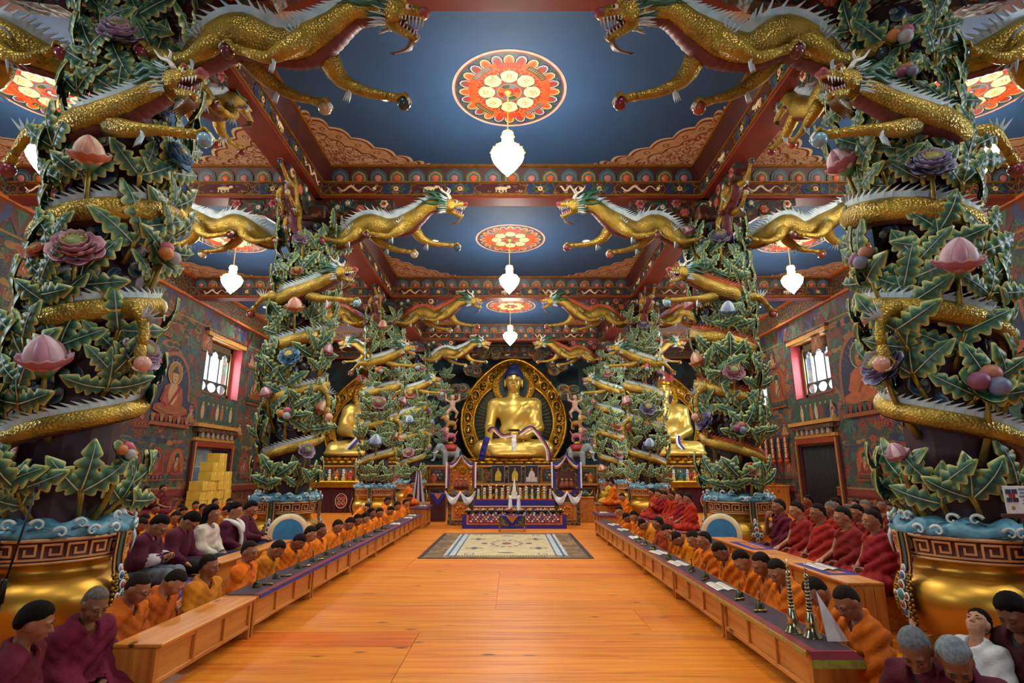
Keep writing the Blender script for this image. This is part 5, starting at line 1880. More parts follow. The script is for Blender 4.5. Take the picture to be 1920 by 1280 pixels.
BL = {(0, -1): [(225, 62, 'lav'), (143, 467, 'pink', 1.15), (168, 298, 'obud'), (330, 292, 'blue'), (85, 680, 'bud', 1.15), (265, 663, 'lav'), (308, 480, 'fruit2'), (232, 848, 'fruit2', 0.7), (70, 470, 'coral', 0.5)],
 (0, 1): [(1745, 308, 'violet'), (1583, 312, 'bud'), (1795, 497, 'bud', 1.15), (1655, 688, 'violet', 1.1), (1622, 490, 'fruit'), (1850, 722, 'fruit', 1.2), (1690, 75, 'fruit2'), (1700, 140, 'fruit', 0.8), (1685, 855, 'bud', 0.6)],
 (1, -1): [(568, 445, 'lav'), (553, 578, 'obud'), (542, 668, 'blue'), (612, 660, 'bud', 0.8), (557, 508, 'coral', 0.6), (535, 778, 'fruit2'), (602, 770, 'obud'), (500, 740, 'bud', 0.7), (575, 845, 'lav', 0.8)],
 (1, 1): [(1350, 443, 'violet'), (1365, 585, 'bbud'), (1376, 697, 'pink'), (1387, 805, 'fruit'), (1290, 440, 'bud'), (1310, 680, 'obud'), (1320, 790, 'violet'), (1297, 575, 'bud', 0.9), (1410, 880, 'coral', 0.7)],
 (2, -1): [(718, 612, 'obud'), (710, 755, 'pink', 1.2), (705, 830, 'bbud', 1.3), (752, 755, 'bud'), (712, 695, 'fruit2'), (742, 820, 'obud', 0.8), (690, 640, 'coral', 0.7)],
 (2, 1): [(1206, 608, 'violet'), (1215, 765, 'violet', 1.3), (1218, 835, 'bbud', 1.1), (1176, 755, 'bud'), (1180, 800, 'coral'), (1236, 700, 'fruit'), (1210, 690, 'fruit2')],
 (3, -1): [(768, 790, 'bbud', 1.3), (770, 738, 'coral', 1.2), (766, 848, 'pink', 1.2), (803, 770, 'lav'), (790, 690, 'pink')],
 (3, 1): [(1157, 798, 'coral', 1.2), (1160, 850, 'pink', 1.2), (1105, 772, 'lav'), (1140, 700, 'pink'), (1130, 880, 'obud')]}
first = True
firstf = [True] * 3
for i in range(4):
 for s, sd in ((-1, 'left'), (1, 'right')):
  make_column(i, s, BL[(i, s)], 40 + 2 * i + (s > 0), i < 2)
  lab = 'golden urn with carved blue waves and jewelled pendants under the %s %s column' % (rows[i], sd)
  u = URN if first else clone(URN, (0, 0, 0))
  first = False
  u.location = (s * COLX, COLY[i], 0)
  u.rotation_euler = (0, 0, -0.42)
  u['label'] = lab; u['group'] = 'golden urns under the columns'
  # dragon wound round the column
  c = clone(COIL[1 if (s > 0 and i in (1,)) else 0], (s * COLX, COLY[i], 0), 0, 'gold scaled dragon coiled up the %s %s column, head towards the aisle' % (rows[i], sd),
    'dragons coiled round the columns', (-1 if s > 0 else 1, 1, 1))
  # dragons flying out below the beams
  for dirn, w in ((1, 'out over the centre aisle'), (-1, 'out over the side aisle')):
   k = (0 if s < 0 else 1) if i < 2 else (2 if (i == 2 or s > 0) else 0)
   d = clone(FLY[k], (s * COLX - s * dirn * 0.5, COLY[i] - 0.34, (6.88 if i == 0 else 7.12 if i == 1 else 7.25)), 0, 'gold dragon leaping %s from the top of the %s %s column' % (w, rows[i], sd),
     'dragons leaping from the columns', (-s * dirn, 1, 1))
   d.rotation_euler = ((0.48, 0.4, 0.28, 0.2)[i], -0.13 * s * dirn if i == 0 else 0, 0)
  if i in (1, 2):
   d = clone(FLY[0], (s * COLX, COLY[i] - 0.45, 6.9), 0, 'gold dragon rearing up along the beam towards the viewer at the %s %s column' % (rows[i], sd), 'dragons leaping from the columns', (0.62, 0.62, 0.62))
   d.rotation_euler = (0, math.radians(-38), -PI / 2)
  if i == 0:
   d = clone(FLY[1], (s * COLX, COLY[i] + 0.45, 7.0), 0, 'gold dragon climbing along the beam away behind the %s %s column' % (rows[i], sd), 'dragons leaping from the columns', (0.8, 0.8, 0.8))
   d.rotation_euler = (0, math.radians(-16), PI / 2)
for f in FLY + COIL:
 drop(f)
# ------------------------------------------------------------------ people: one continuous skin mesh each, clothing and hair as children
m_skin = mat('skin', '#ffffff', 0.5, objcol=True, col2='#e8d8d0', vscale=9, spec=0.35)
m_cloth = mat('robe_cloth', '#ffffff', 0.8, objcol=True, col2='#d9d2cc', vscale=6, bump=0.25, bscale=60, spec=0.2)
m_hair = mat('hair', '#ffffff', 0.85, spec=0.12, objcol=True, col2='#c8c8c8', vscale=40, bump=0.3, bscale=90)
m_eyes = mat('eyes_dark', '#120d0b', 0.25)
m_glasses = mat('spectacles', '#1a1a1e', 0.3)
NECK = (0, -0.01, 0.62)
PELV = (0, -0.02, 0.1)
def hand_sd(p, w, d, lat, dn, curl=0.5):
 """palm, four fingers and a thumb; w wrist, d pointing, lat towards the thumb, dn palm side"""
 w, d, lat, dn = [np.asarray(x, np.float32) for x in (w, d, lat, dn)]
 r = sd_cap(p, w + d * 0.02 + lat * 0.012, w + d * 0.07 + lat * 0.02, 0.021, 0.02)
 r = sm_min(r, sd_cap(p, w + d * 0.02 - lat * 0.012, w + d * 0.068 - lat * 0.022, 0.021, 0.018), 0.012)
 for k, L in enumerate((0.038, 0.045, 0.042, 0.032)):
  b = w + d * 0.08 + lat * (0.03 - 0.0195 * k)
  m = b + d * L * 0.75 + dn * L * curl * 0.5
  e = m + d * L * (0.75 - 0.6 * curl) + dn * L * (0.4 + 0.5 * curl)
  r = sm_min(r, np.minimum(sd_cap(p, b, m, 0.0095, 0.009), sd_cap(p, m, e, 0.009, 0.0075)), 0.005)
 b = w + d * 0.03 + lat * 0.03
 m = b + d * 0.03 + lat * 0.028 + dn * 0.012
 r = sm_min(r, np.minimum(sd_cap(p, b, m, 0.013, 0.011), sd_cap(p, m, m + d * 0.03 - lat * 0.004 + dn * 0.006, 0.011, 0.008)), 0.008)
 return r
ARMS = {  # elbow, wrist, pointing, thumb side, palm side for the right-hand (+x) arm; mirrored for the other
 'lap': ((0.235, 0.04, 0.29), (0.085, 0.235, 0.2), (-0.8, 0.5, -0.1), (0.3, 0.5, 0.8), (0, 0.3, -1)),
 'table': ((0.235, 0.1, 0.31), (0.1, 0.33, 0.3), (-0.35, 0.9, 0.0), (-0.9, -0.3, 0.2), (0, 0, -1)),
 'pray': ((0.22, 0.1, 0.31), (0.035, 0.27, 0.4), (-0.12, 0.35, 0.93), (0, -0.9, 0.35), (-1, 0, 0)),
 'mouth': ((0.2, 0.16, 0.34), (0.06, 0.19, 0.58), (-0.5, -0.1, 0.85), (-0.8, -0.2, -0.4), (0, -1, 0)),
 'knee': ((0.25, 0.06, 0.29), (0.2, 0.27, 0.21), (-0.15, 0.95, -0.2), (-1, -0.1, 0.1), (0, 0, -1)),
 'fiddle': ((0.24, 0.08, 0.32), (0.06, 0.26, 0.38), (-0.75, 0.5, 0.3), (0.1, 0.4, 0.85), (0.1, 0.3, -0.9)),
}
def norm(v):
 v = np.array(v, float)
 return v / np.linalg.norm(v)
def person_meshes(key, pitch=0.25, yaw=0.0, lean=0.12, arms=('lap', 'lap'), hair='shaved', dress='wrap', legs='cross', face=1.0, h=0.0095, hr=0.0135, age=0):
 def A(side):
  e, w, d, l, n = ARMS[arms[0 if side > 0 else 1]]
  f = lambda v: (v[0] * side, v[1], v[2])
  return f(e), f(w), norm(f(d)), norm(f(l)), norm(f(n))
 def up(p):
  return rotx(p, PELV, -lean) if lean else p
 def headc(p):
  q = up(p)
  if yaw: q = rotz(q, NECK, yaw)
  return rotx(q, NECK, -pitch) if pitch else q
 def cran(q):
  return sm_min(sd_ell(q, (0, -0.012, 0.778), (0.078, 0.098, 0.096)), sd_ell(q, (0, -0.042, 0.73), (0.067, 0.06, 0.07)), 0.03)
 def head_sd(q):
  s = np.stack([np.abs(q[:, 0]), q[:, 1], q[:, 2]], 1)
  d = cran(q)
  d = sm_min(d, sd_ell(q, (0, 0.03, 0.725), (0.064 * face, 0.066, 0.088)), 0.03)
  d = sm_min(d, sd_ell(q, (0, 0.058, 0.662), (0.036, 0.03, 0.026)), 0.03)
  d = sm_min(d, sd_ell(s, (0.036, 0.066, 0.708), (0.026, 0.024, 0.026)), 0.02)
  d = sm_min(d, sd_ell(s, (0.03, 0.082, 0.767), (0.03, 0.016, 0.011)), 0.014)
  d = np.maximum(d, -sd_ell(s, (0.031, 0.108, 0.747), (0.02, 0.016, 0.0095)))
  d = sm_min(d, sd_ell(s, (0.031, 0.088, 0.747), (0.016, 0.012, 0.009)), 0.006)
  d = sm_min(d, sd_cap(q, (0, 0.094, 0.748), (0, 0.116, 0.713), 0.009, 0.0135), 0.012)
  d = sm_min(d, sd_ell(s, (0.013, 0.104, 0.709), (0.011, 0.011, 0.009)), 0.008)
  d = sm_min(d, sd_ell(q, (0, 0.094, 0.688), (0.025, 0.014, 0.007)), 0.006)
  d = sm_min(d, sd_ell(q, (0, 0.092, 0.676), (0.021, 0.013, 0.008)), 0.005)
  d = sm_min(d, sd_ell(s, (0.08, -0.006, 0.735), (0.011, 0.026, 0.036)), 0.012)
  if age:
   d = d + 0.0016 * np.sin(q[:, 2] * 420) * (q[:, 1] > 0.03)
  return d
 def body(p):
  d = head_sd(headc(p))
  q = up(p)
  d = sm_min(d, sd_cap(q, (0, -0.022, 0.54), (0, -0.008, 0.69), 0.058, 0.052), 0.03)
  d = sm_min(d, sd_ell(q, (0, -0.01, 0.33), (0.135, 0.09, 0.24)), 0.04)
  d = sm_min(d, sd_cap(q, (-0.14, -0.015, 0.515), (0.14, -0.015, 0.515), 0.055), 0.04)
  for sd in (1, -1):
   e, w, dd, l, n = A(sd)
   d = sm_min(d, sd_cap(q, (sd * 0.175, -0.015, 0.505), e, 0.052, 0.04), 0.03)
   d = sm_min(d, sd_cap(q, e, w, 0.04, 0.027), 0.015)
   d = sm_min(d, hand_sd(q, w, dd, l, n), 0.012)
  d = sm_min(d, sd_ell(p, (0, -0.02, 0.1), (0.15, 0.12, 0.09)), 0.05)
  for sd in (1, -1):
   if legs == 'cross':
    d = sm_min(d, sd_cap(p, (sd * 0.09, 0, 0.095), (sd * 0.28, 0.22, 0.09), 0.075, 0.055), 0.03)
    d = sm_min(d, sd_cap(p, (sd * 0.28, 0.22, 0.085), (-sd * 0.05, 0.3, 0.06), 0.055, 0.04), 0.03)
   else:
    d = sm_min(d, sd_cap(p, (sd * 0.09, 0, 0.1), (sd * 0.12, 0.4, 0.09), 0.08, 0.06), 0.03)
  return np.maximum(d, -p[:, 2] + 0.012)
 res = {}
 res['body'] = sdf_mesh('person', body, (-0.42, -0.26, 0.0), (0.42, 0.72, 0.95), h, m_skin)
 ph = 1.7 * (sum(map(ord, key)) % 7)
 def folds(q, amp, tx, ty, tz, w):
  u = q[:, 0] * tx + q[:, 1] * ty + q[:, 2] * tz
  v = q[:, 0] * tz - q[:, 2] * tx + q[:, 1] * 0.4
  s = np.sin(u * w + 1.3 * np.sin(v * 3.5 + ph) + 0.5 * np.sin(v * 8 + 2 * ph) + ph)
  return amp * (1.0 - 2.0 * np.abs(s) ** 1.3) * (0.45 + 0.55 * np.sin(v * 4.3 + ph) ** 2)
 def robe(p):
  q = up(p)
  d = sd_ell(q, (0, -0.015, 0.3), (0.2, 0.15, 0.34))
  d = sm_min(d, sd_cap(q, (-0.15, -0.02, 0.505), (0.15, -0.02, 0.505), 0.085), 0.05)
  for sd in (1, -1):
   if dress == 'bare' and sd > 0: continue
   e, w, dd, l, n = A(sd)
   e, w = np.array(e), np.array(w)
   d = sm_min(d, sd_cap(q, (sd * 0.175, -0.015, 0.5), e, 0.082, 0.078), 0.05)
   d = sm_min(d, sd_cap(q, e, e + (w - e) * 0.88, 0.076, 0.056), 0.05)
  if dress in ('wrap', 'bare'):
   d = sm_min(d, sd_cap(q, (-0.17, 0.02, 0.53), (0.1, 0.13, 0.28), 0.06, 0.05), 0.04)       # sash over the shoulder
   t = rotx(q, (0, 0.0, 0.57), -0.35)
   d = sm_min(d, sd_tor(t, (0, -0.005, 0.575), 0.092, 0.026), 0.025)
   d = d + folds(q, 0.013, 0.6, 0.25, 0.76, 27) + folds(q, 0.003, -0.3, 0.5, 0.8, 50)
  else:
   d = d + folds(q, 0.005, 0.4, 0.2, 0.85, 30)
  lp = sd_ell(p, (0, 0.13, 0.06), (0.41, 0.33, 0.115)) if legs == 'cross' else sd_ell(p, (0, 0.2, 0.07), (0.27, 0.36, 0.14))
  if dress in ('wrap', 'bare'):
   for sd in (1, -1):
    if legs == 'cross':
     lp = sm_min(lp, sd_ell(p, (sd * 0.28, 0.2, 0.085), (0.14, 0.14, 0.095)), 0.05)
   lp = lp + folds(p, 0.011, 0.5, 0.85, 0.1, 34)
   d = sm_min(d, lp, 0.07)
  # neck opening
  d = np.maximum(d, -sd_cap(q, (0, 0.02, 0.56), (0, 0.06, 0.7), 0.066, 0.09))
  if dress == 'wrap':
   d = np.maximum(d, -sd_cap(q, (0.0, 0.17, 0.43), (0.0, 0.09, 0.62), 0.018, 0.075))
  for sd in (1, -1):
   if dress == 'bare' and sd > 0: continue
   e, w, dd, l, n = A(sd)
   d = np.maximum(d, -sd_cap(q, np.array(w) - 0.0 * dd, np.array(w) + dd * 0.12, 0.046, 0.055))
  if dress == 'shirt':
   d = np.maximum(d, -(p[:, 2] - 0.13))
  return np.maximum(d, -p[:, 2] + 0.002)
 res['robe'] = sdf_mesh('robe', robe, (-0.5, -0.3, -0.02), (0.5, 0.72, 0.72), hr, m_cloth)
 if dress == 'shirt':
  def trousers(p):
   d = sd_ell(p, (0, -0.01, 0.11), (0.19, 0.16, 0.12))
   for sd in (1, -1):
    a, b, c = (((sd * 0.1, 0, 0.11), (sd * 0.13, 0.42, 0.12), (sd * 0.13, 0.06, 0.055)) if legs != 'cross' else ((sd * 0.1, 0, 0.11), (sd * 0.3, 0.22, 0.11), (-sd * 0.05, 0.34, 0.06)))
    d = sm_min(d, sd_cap(p, a, b, 0.105, 0.085), 0.03)
    d = sm_min(d, sd_cap(p, b, c, 0.08, 0.06), 0.03)
   d = d + folds(p, 0.004, 0.3, 0.9, 0.2, 36)
   return np.maximum(d, -p[:, 2] + 0.002)
  res['trousers'] = sdf_mesh('trousers', trousers, (-0.45, -0.22, -0.02), (0.45, 0.56, 0.3), hr, m_cloth)
 if dress in ('wrap', 'bare'):
  def vest(p):
   q = up(p)
   d = sd_ell(q, (0, -0.005, 0.36), (0.155, 0.118, 0.24))
   d = sm_min(d, sd_cap(q, (-0.14, -0.015, 0.517), (0.14, -0.015, 0.517), 0.068), 0.03)
   d = np.maximum(d, -sd_cap(q, (0, 0.0, 0.57), (0, 0.05, 0.7), 0.064, 0.09))
   return d
  res['vest'] = sdf_mesh('vest', vest, (-0.3, -0.22, 0.1), (0.3, 0.36, 0.7), 0.02, m_cloth)
 if hair != 'bald':
  off = {'shaved': 0.0035, 'short': 0.012, 'long': 0.018, 'mop': 0.012}[hair]
  def hair_sd(p):
   q = headc(p)
   lim = ((q[:, 2] - 0.828) - 0.93 * (q[:, 1] - 0.065)) / 1.37 - 0.9 * np.maximum(np.abs(q[:, 0]) - 0.045, 0) * (q[:, 1] > 0.0)
   if hair == 'mop':
    lim = ((q[:, 2] - 0.812) - 0.78 * (q[:, 1] - 0.07)) / 1.27 + 0.005 * np.sin(q[:, 0] * 130)
   lim = np.minimum(lim, (q[:, 2] - 0.672) * 0.8)
   k = np.clip(lim / (0.02 if hair == 'shaved' else 0.034), -1.0, 1.0)
   d = cran(q) - off * k - 0.0015 * (k > 0)
   if hair == 'long':
    s = np.stack([np.abs(q[:, 0]), q[:, 1], q[:, 2]], 1)
    d = sm_min(d, sd_cap(s, (0.072, -0.03, 0.78), (0.085, -0.03, 0.56), 0.03, 0.025), 0.03)
    d = sm_min(d, sd_cap(q, (0, -0.08, 0.78), (0, -0.08, 0.55), 0.055, 0.05), 0.03)
   if hair != 'shaved':
    d = d + 0.0022 * np.sin(q[:, 0] * 170 + 30 * q[:, 1]) * np.sin(q[:, 1] * 120 + q[:, 2] * 90)
   return d * 0.7
  res['hair'] = sdf_mesh('hair', hair_sd, (-0.3, -0.32, 0.3), (0.3, 0.4, 1.0), 0.0085, m_hair)
 # eyes, brows (and spectacles) follow the head
 Ml = Matrix.Translation(PELV) @ Matrix.Rotation(-lean, 4, 'X') @ Matrix.Translation(-Vector(PELV))
 Mh = Ml @ Matrix.Translation(NECK) @ Matrix.Rotation(yaw, 4, 'Z') @ Matrix.Rotation(-pitch, 4, 'X') @ Matrix.Translation(-Vector(NECK))
 M = np.array(Mh)
 mb = MB()
 for s in (-1, 1):
  mb.ball((s * 0.031, 0.0985, 0.7462), (0.0135, 0.0045, 0.0042), 10, 6, 0, M)
  mb.tube(spline([(s * 0.014, 0.1, 0.765), (s * 0.033, 0.0985, 0.772), (s * 0.05, 0.085, 0.767)], 6), [0.002, 0.0036, 0.004, 0.0038, 0.003, 0.0015], 5, 0, True, M)
 res['eyes'] = mb.mesh('eyes', m_eyes)
 g = MB()
 for s in (-1, 1):
  g.tube([(s * (0.034 + 0.024 * math.cos(a)), 0.118, 0.745 + 0.018 * math.sin(a)) for a in np.linspace(0, 2 * PI, 13)], 0.0022, 5, 0, True, M, cap=False)
  g.tube([(s * 0.058, 0.117, 0.75), (s * 0.082, 0.06, 0.752), (s * 0.085, 0.0, 0.75)], 0.002, 5, 0, True, M)
 g.tube([(-0.01, 0.118, 0.748), (0.01, 0.118, 0.748)], 0.002, 5, 0, True, M)
 res['glasses'] = g.mesh('glasses', m_glasses)
 hp = Mh @ Vector((0, 0.02, 0.745))
 res['head'] = (hp.x, hp.y, hp.z)
 return res
PP = {
 'a': person_meshes('a', 0.3, 0.0, 0.2, ('lap', 'lap')),
 'b': person_meshes('b', 0.55, 0.1, 0.3, ('lap', 'lap')),
 'c': person_meshes('c', 0.12, -0.25, 0.1, ('lap', 'lap'), face=1.05),
 'd': person_meshes('d', 0.35, 0.25, 0.25, ('table', 'table')),
 'e': person_meshes('e', 0.75, 0.0, 0.45, ('table', 'table')),
 'f': person_meshes('f', 0.05, 0.15, 0.12, ('lap', 'lap'), face=0.95),
 'r': person_meshes('r', 0.05, 0.0, 0.03, ('lap', 'lap'), dress='bare', face=1.08),
 's': person_meshes('s', 0.15, -0.12, 0.06, ('knee', 'lap'), dress='bare'),
 'm': person_meshes('m', 0.0, 0.05, 0.05, ('mouth', 'lap'), dress='bare'),
 'p': person_meshes('p', 0.15, 0.0, 0.12, ('pray', 'pray')),
 'l1': person_meshes('l1', 0.55, 0.0, 0.2, ('fiddle', 'fiddle'), 'short', 'shirt', 'kneel', hr=0.012),
 'l2': person_meshes('l2', 0.7, 0.0, 0.16, ('knee', 'knee'), 'mop', 'shirt', 'kneel', hr=0.012),
 'l3': person_meshes('l3', 0.15, 0.0, 0.08, ('lap', 'lap'), 'long', 'shirt', 'kneel', hr=0.012),
 'l4': person_meshes('l4', 0.1, 0.0, 0.06, ('lap', 'lap'), 'mop', 'shirt', 'kneel', hr=0.012),
 'l5': person_meshes('l5', 0.35, 0.0, 0.1, ('table', 'table'), 'short', 'shirt', 'kneel', hr=0.012),
 'x1': person_meshes('x1', 0.1, 0.1, 0.2, ('lap', 'lap'), 'mop', 'wrap', face=1.12, h=0.0085, hr=0.012),
 'x2': person_meshes('x2', 0.25, -0.2, 0.22, ('lap', 'lap'), 'shaved', 'wrap', age=1, h=0.0085, hr=0.012),
 'x3': person_meshes('x3', 0.45, 0.25, 0.25, ('lap', 'lap'), 'shaved', 'wrap', age=1, h=0.0085, hr=0.012),
 'x4': person_meshes('x4', 0.5, 0.2, 0.3, ('lap', 'lap'), 'short', 'wrap', age=1, h=0.0085, hr=0.012),
 'kid': person_meshes('kid', -0.65, 0.3, 0.0, ('lap', 'lap'), 'mop', 'shirt', face=1.1, h=0.0085, hr=0.012),
 'pa': person_meshes('pa', 0.35, 0.3, 0.2, ('lap', 'lap'), 'mop', 'wrap', face=1.08, h=0.0085, hr=0.012),
}
SKINS = ['#a87858', '#98694c', '#b58664', '#8c5e44', '#a27256']
NPEOPLE = [0]
def person(pose, head, rz, label, robe, skin=None, hair='#261e19', vest='#4a1420', group=None, scale=1.0, glasses=False, trousers='#2b2f3a', seat=None):
 """head: world point the middle of the head should be at (its height fixes the seat height)"""
 P = PP[pose]
 h = P['head']
 c, s = math.cos(rz), math.sin(rz)
 if len(head) == 2 and head[0] > 30:                # a sight line: where it meets the height of this figure's head
  head = ray_z(head[0], head[1], seat + scale * h[2])
 if seat is not None:
  head = (head[0], head[1], seat + scale * h[2])
 loc = (head[0] - scale * (c * h[0] - s * h[1]), head[1] - scale * (s * h[0] + c * h[1]), head[2] - scale * h[2])
 NPEOPLE[0] += 1
 o = ob('person', P['body'], None, loc, (0, 0, rz), scale, label, 'person', group, color=skin or SKINS[NPEOPLE[0] % 5])
 ob('shirt' if pose[0] in 'lk' else 'robe', P['robe'], o, color=robe)
 if 'vest' in P: ob('vest', P['vest'], o, color=vest)
 if 'trousers' in P: ob('trousers', P['trousers'], o, color=trousers)
 if 'hair' in P: ob('hair', P['hair'], o, color=hair)
 ob('eyes', P['eyes'], o)
 if glasses: ob('glasses', P['glasses'], o)
 return o
def ray_z(px, py, z):
 u, v = (px - 960) / 1030.0, (640 - py) / 1030.0
 c_, s_ = math.cos(math.radians(13.1)), math.sin(math.radians(13.1))
 d = (u, c_ - v * s_, s_ + v * c_)
 t = (z - 1.8) / d[2]
 return d[0] * t, d[1] * t, z
ORD = ['first', 'second', 'third', 'fourth', 'fifth', 'sixth', 'seventh', 'eighth', 'ninth', 'tenth', 'eleventh', 'twelfth', 'thirteenth', 'fourteenth', 'fifteenth', 'sixteenth', 'seventeenth', 'eighteenth', 'nineteenth', 'twentieth', 'twenty-first', 'twenty-second']
EAST, WEST = -PI / 2, PI / 2
OR = ['#c8741c', '#c26016', '#b8741e', '#d07818', '#cc6a14', '#d88420']
# left aisle row
row = [(262, 1102, 'a', '#be5f0e'), (332, 1078, 'b', '#be590d'), (395, 1065, 'f', '#c67c15'), (470, 1047, 'c', '#e06e0a'), (523, 1035, 'b', '#cb7c14'), (563, 1016, 'b', '#e0760c'), (584, 1010, 'a', '#dc720e'),
 (603, 998, 'f', '#e47c0e'), (635, 985, 'a', '#e47a0c'), (657, 985, 'b', '#df760a'), (672, 974, 'a', '#e97e0d'), (686, 979, 'd', '#e0760c'), (698, 964, 'f', '#e97e0e'), (713, 958, 'a', '#e97a0c'), (733, 958, 'b', '#e0760c'),
 (746, 951, 'a', '#e97e0d'), (762, 947, 'f', '#e97c0c')]
for i, (x, y, p, c) in enumerate(row):
 X, Y, Z = ray_z(x, y, 0.745)
 if i > 1:   # keep the place along the row, sit them square behind the bench
  X = -3.38
  Y = -3.38 / ((x - 960) / 1030.0) / 0.974 + 0.246
 person(p, (X, Y),  EAST + 0.12 * math.sin(i * 2.3), 'orange-robed monk, %s from the near end of the left aisle bench' % ORD[i], c, group='monks along the left aisle bench', seat=0.03, scale=0.97 if i % 3 else 1.0, glasses=(i == 0))
row = [(1575, 1112, 'd', '#c6660f'), (1546, 1104, 'b', '#c6660f'), (1470, 1068, 'd', '#df760d'), (1425, 1053, 'a', '#c2630e'), (1388, 1043, 'b', '#d8720e'), (1348, 1024, 'b', '#df7a0d'), (1318, 1026, 'f', '#d16c0e'), (1298, 1022, 'd', '#dc7c10'),
 (1267, 1003, 'e', '#e08c13'), (1250, 990, 'b', '#dc760e'), (1232, 983, 'c', '#9a3a1c'), (1203, 972, 'e', '#df8613'), (1188, 962, 'd', '#dc760d'), (1174, 953, 'e', '#e07a0e'), (1160, 948, 'd', '#e07a0e')]
for i, (x, y, p, c) in enumerate(row):
 X, Y, Z = ray_z(x, y, 0.745)
 X, Y = (2.76, 4.92) if i == 0 else (2.8, 5.48) if i == 1 else (2.85, Y)
 if i > 2:
  X = 2.85
  Y = 2.85 / ((x - 960) / 1030.0) / 0.974 + 0.246
 person(p, (X, Y),  WEST - 0.12 * math.sin(i * 2.1), 'orange-robed monk, %s from the near end of the right aisle bench' % ORD[i], c, group='monks along the right aisle bench', seat=0.03)
# elders and others in the near corners
person('x1', (72, 1168), EAST + 0.35, 'dark-haired man in maroon robe sitting in the dim lower left corner', '#5a1226', hair='#100d0c', vest='#2a0a12', seat=0.05)
person('x2', (180, 1135), EAST - 0.25, 'old maroon-robed monk with shaved grey head beside the near left urn', '#641430', hair='#6a625c', skin='#80583f', vest='#5a2010', seat=0.05)
person('x3', (1716, 1222), WEST + 0.5, 'elderly monk with shaved grey head, lower right corner', '#4a0f1e', hair='#6d7478', skin='#7a523c', vest='#1c1418', seat=0.03)
person('x4', (1793, 1245), WEST + 0.75, 'elderly monk with short silver hair, lower right corner', '#54102a', hair='#7d8a92', skin='#76503a', vest='#1c1418', seat=0.03)
person('kid', (1832, 1166), WEST + 0.2, 'small child in white sweatshirt looking up at the ceiling', '#c4ccd2', skin='#b08468', hair='#0f0c0b', scale=0.8, trousers='#3a3f4a', seat=0.12)
person('pa', (1897, 1152), WEST + 0.1, 'dark-haired man in maroon leaning over the small child', '#3a0c18', hair='#0e0c0c', vest='#2a3028', skin='#6e4a36', seat=0.12)
# laypeople on the left, second row, on the raised seat
lay = [(293, 968, 'l1', '#4d1230', '#6a7684', 'round-faced person in maroon polo with white sleeves and grey jeans', '#15110f', True), (345, 962, 'l2', '#521430', '#2c2a30', 'person in maroon polo with bowed dark hair and dark trousers', '#14100e', True),
 (373, 963, 'l3', '#cfc8bc', '#1f2a48', 'long-haired person in white cardigan and navy trousers', '#120e0d', False), (420, 957, 'l4', '#4a1230', '#6b4a1c', 'person in maroon jacket with white scarf and brown trousers', '#15110f', False),
 (447, 957, 'l5', '#4d122c', '#1f3560', 'person in maroon shirt and blue jeans, last of the lay visitors', '#15110f', False)]
LAYPOS = []
for i, (x, y, p, c, tr, lab, hc, gl) in enumerate(lay):
 X, Y, Z = ray_z(x, y, 1.18)
 X = -4.42
 Y = (7.25, 7.95, 8.5, 9.2, 9.75)[i]
 LAYPOS.append((X, Y, Z))
 o = person(p, (X, Y), EAST + (0.1, 0.05, 0, -0.05, 0.1)[i], lab, c, skin='#a87a5c', hair=hc, trousers=tr, glasses=gl, group='lay visitors on the left', seat=0.42)
 if i == 0 or i == 3:
  mb = MB()
  if i == 0:
   for s in (-1, 1):
    e, w = np.array(ARMS['fiddle'][0]) * (s, 1, 1), np.array(ARMS['fiddle'][1]) * (s, 1, 1)
    ca, sa = math.cos(-0.2), math.sin(-0.2)
    R = np.array(Matrix.Translation(PELV) @ Matrix.Rotation(-0.2, 4, 'X') @ Matrix.Translation(-Vector(PELV)))
    mb.tube([e, e + (w - e) * 0.5, e + (w - e) * 0.86], [0.086, 0.074, 0.06], 10, 0, True, R)
   ob('sleeves', mb.mesh('sleeves', m_cloth), o, color='#c9ccd2')
  else:
   mb.tube(spline([(0.09, -0.06, 0.6), (0.1, 0.06, 0.58), (0.05, 0.15, 0.52), (0.02, 0.19, 0.42), (0.0, 0.2, 0.3), (0.02, 0.2, 0.2)], 14), [0.04, 0.05, 0.055, 0.06, 0.06, 0.058, 0.055, 0.055, 0.052, 0.05, 0.05, 0.05, 0.05, 0.04], 8, 0, flat=0.6)
   mb.tube(spline([(-0.09, -0.06, 0.6), (-0.1, 0.06, 0.58), (-0.05, 0.16, 0.52), (0.0, 0.2, 0.42)], 9), 0.05, 8, 0, flat=0.6)
   mb.ball((0.01, 0.19, 0.43), (0.06, 0.045, 0.05), 10, 7, 0)
   ob('scarf', mb.mesh('scarf', m_cloth), o, color='#d8d8d6')
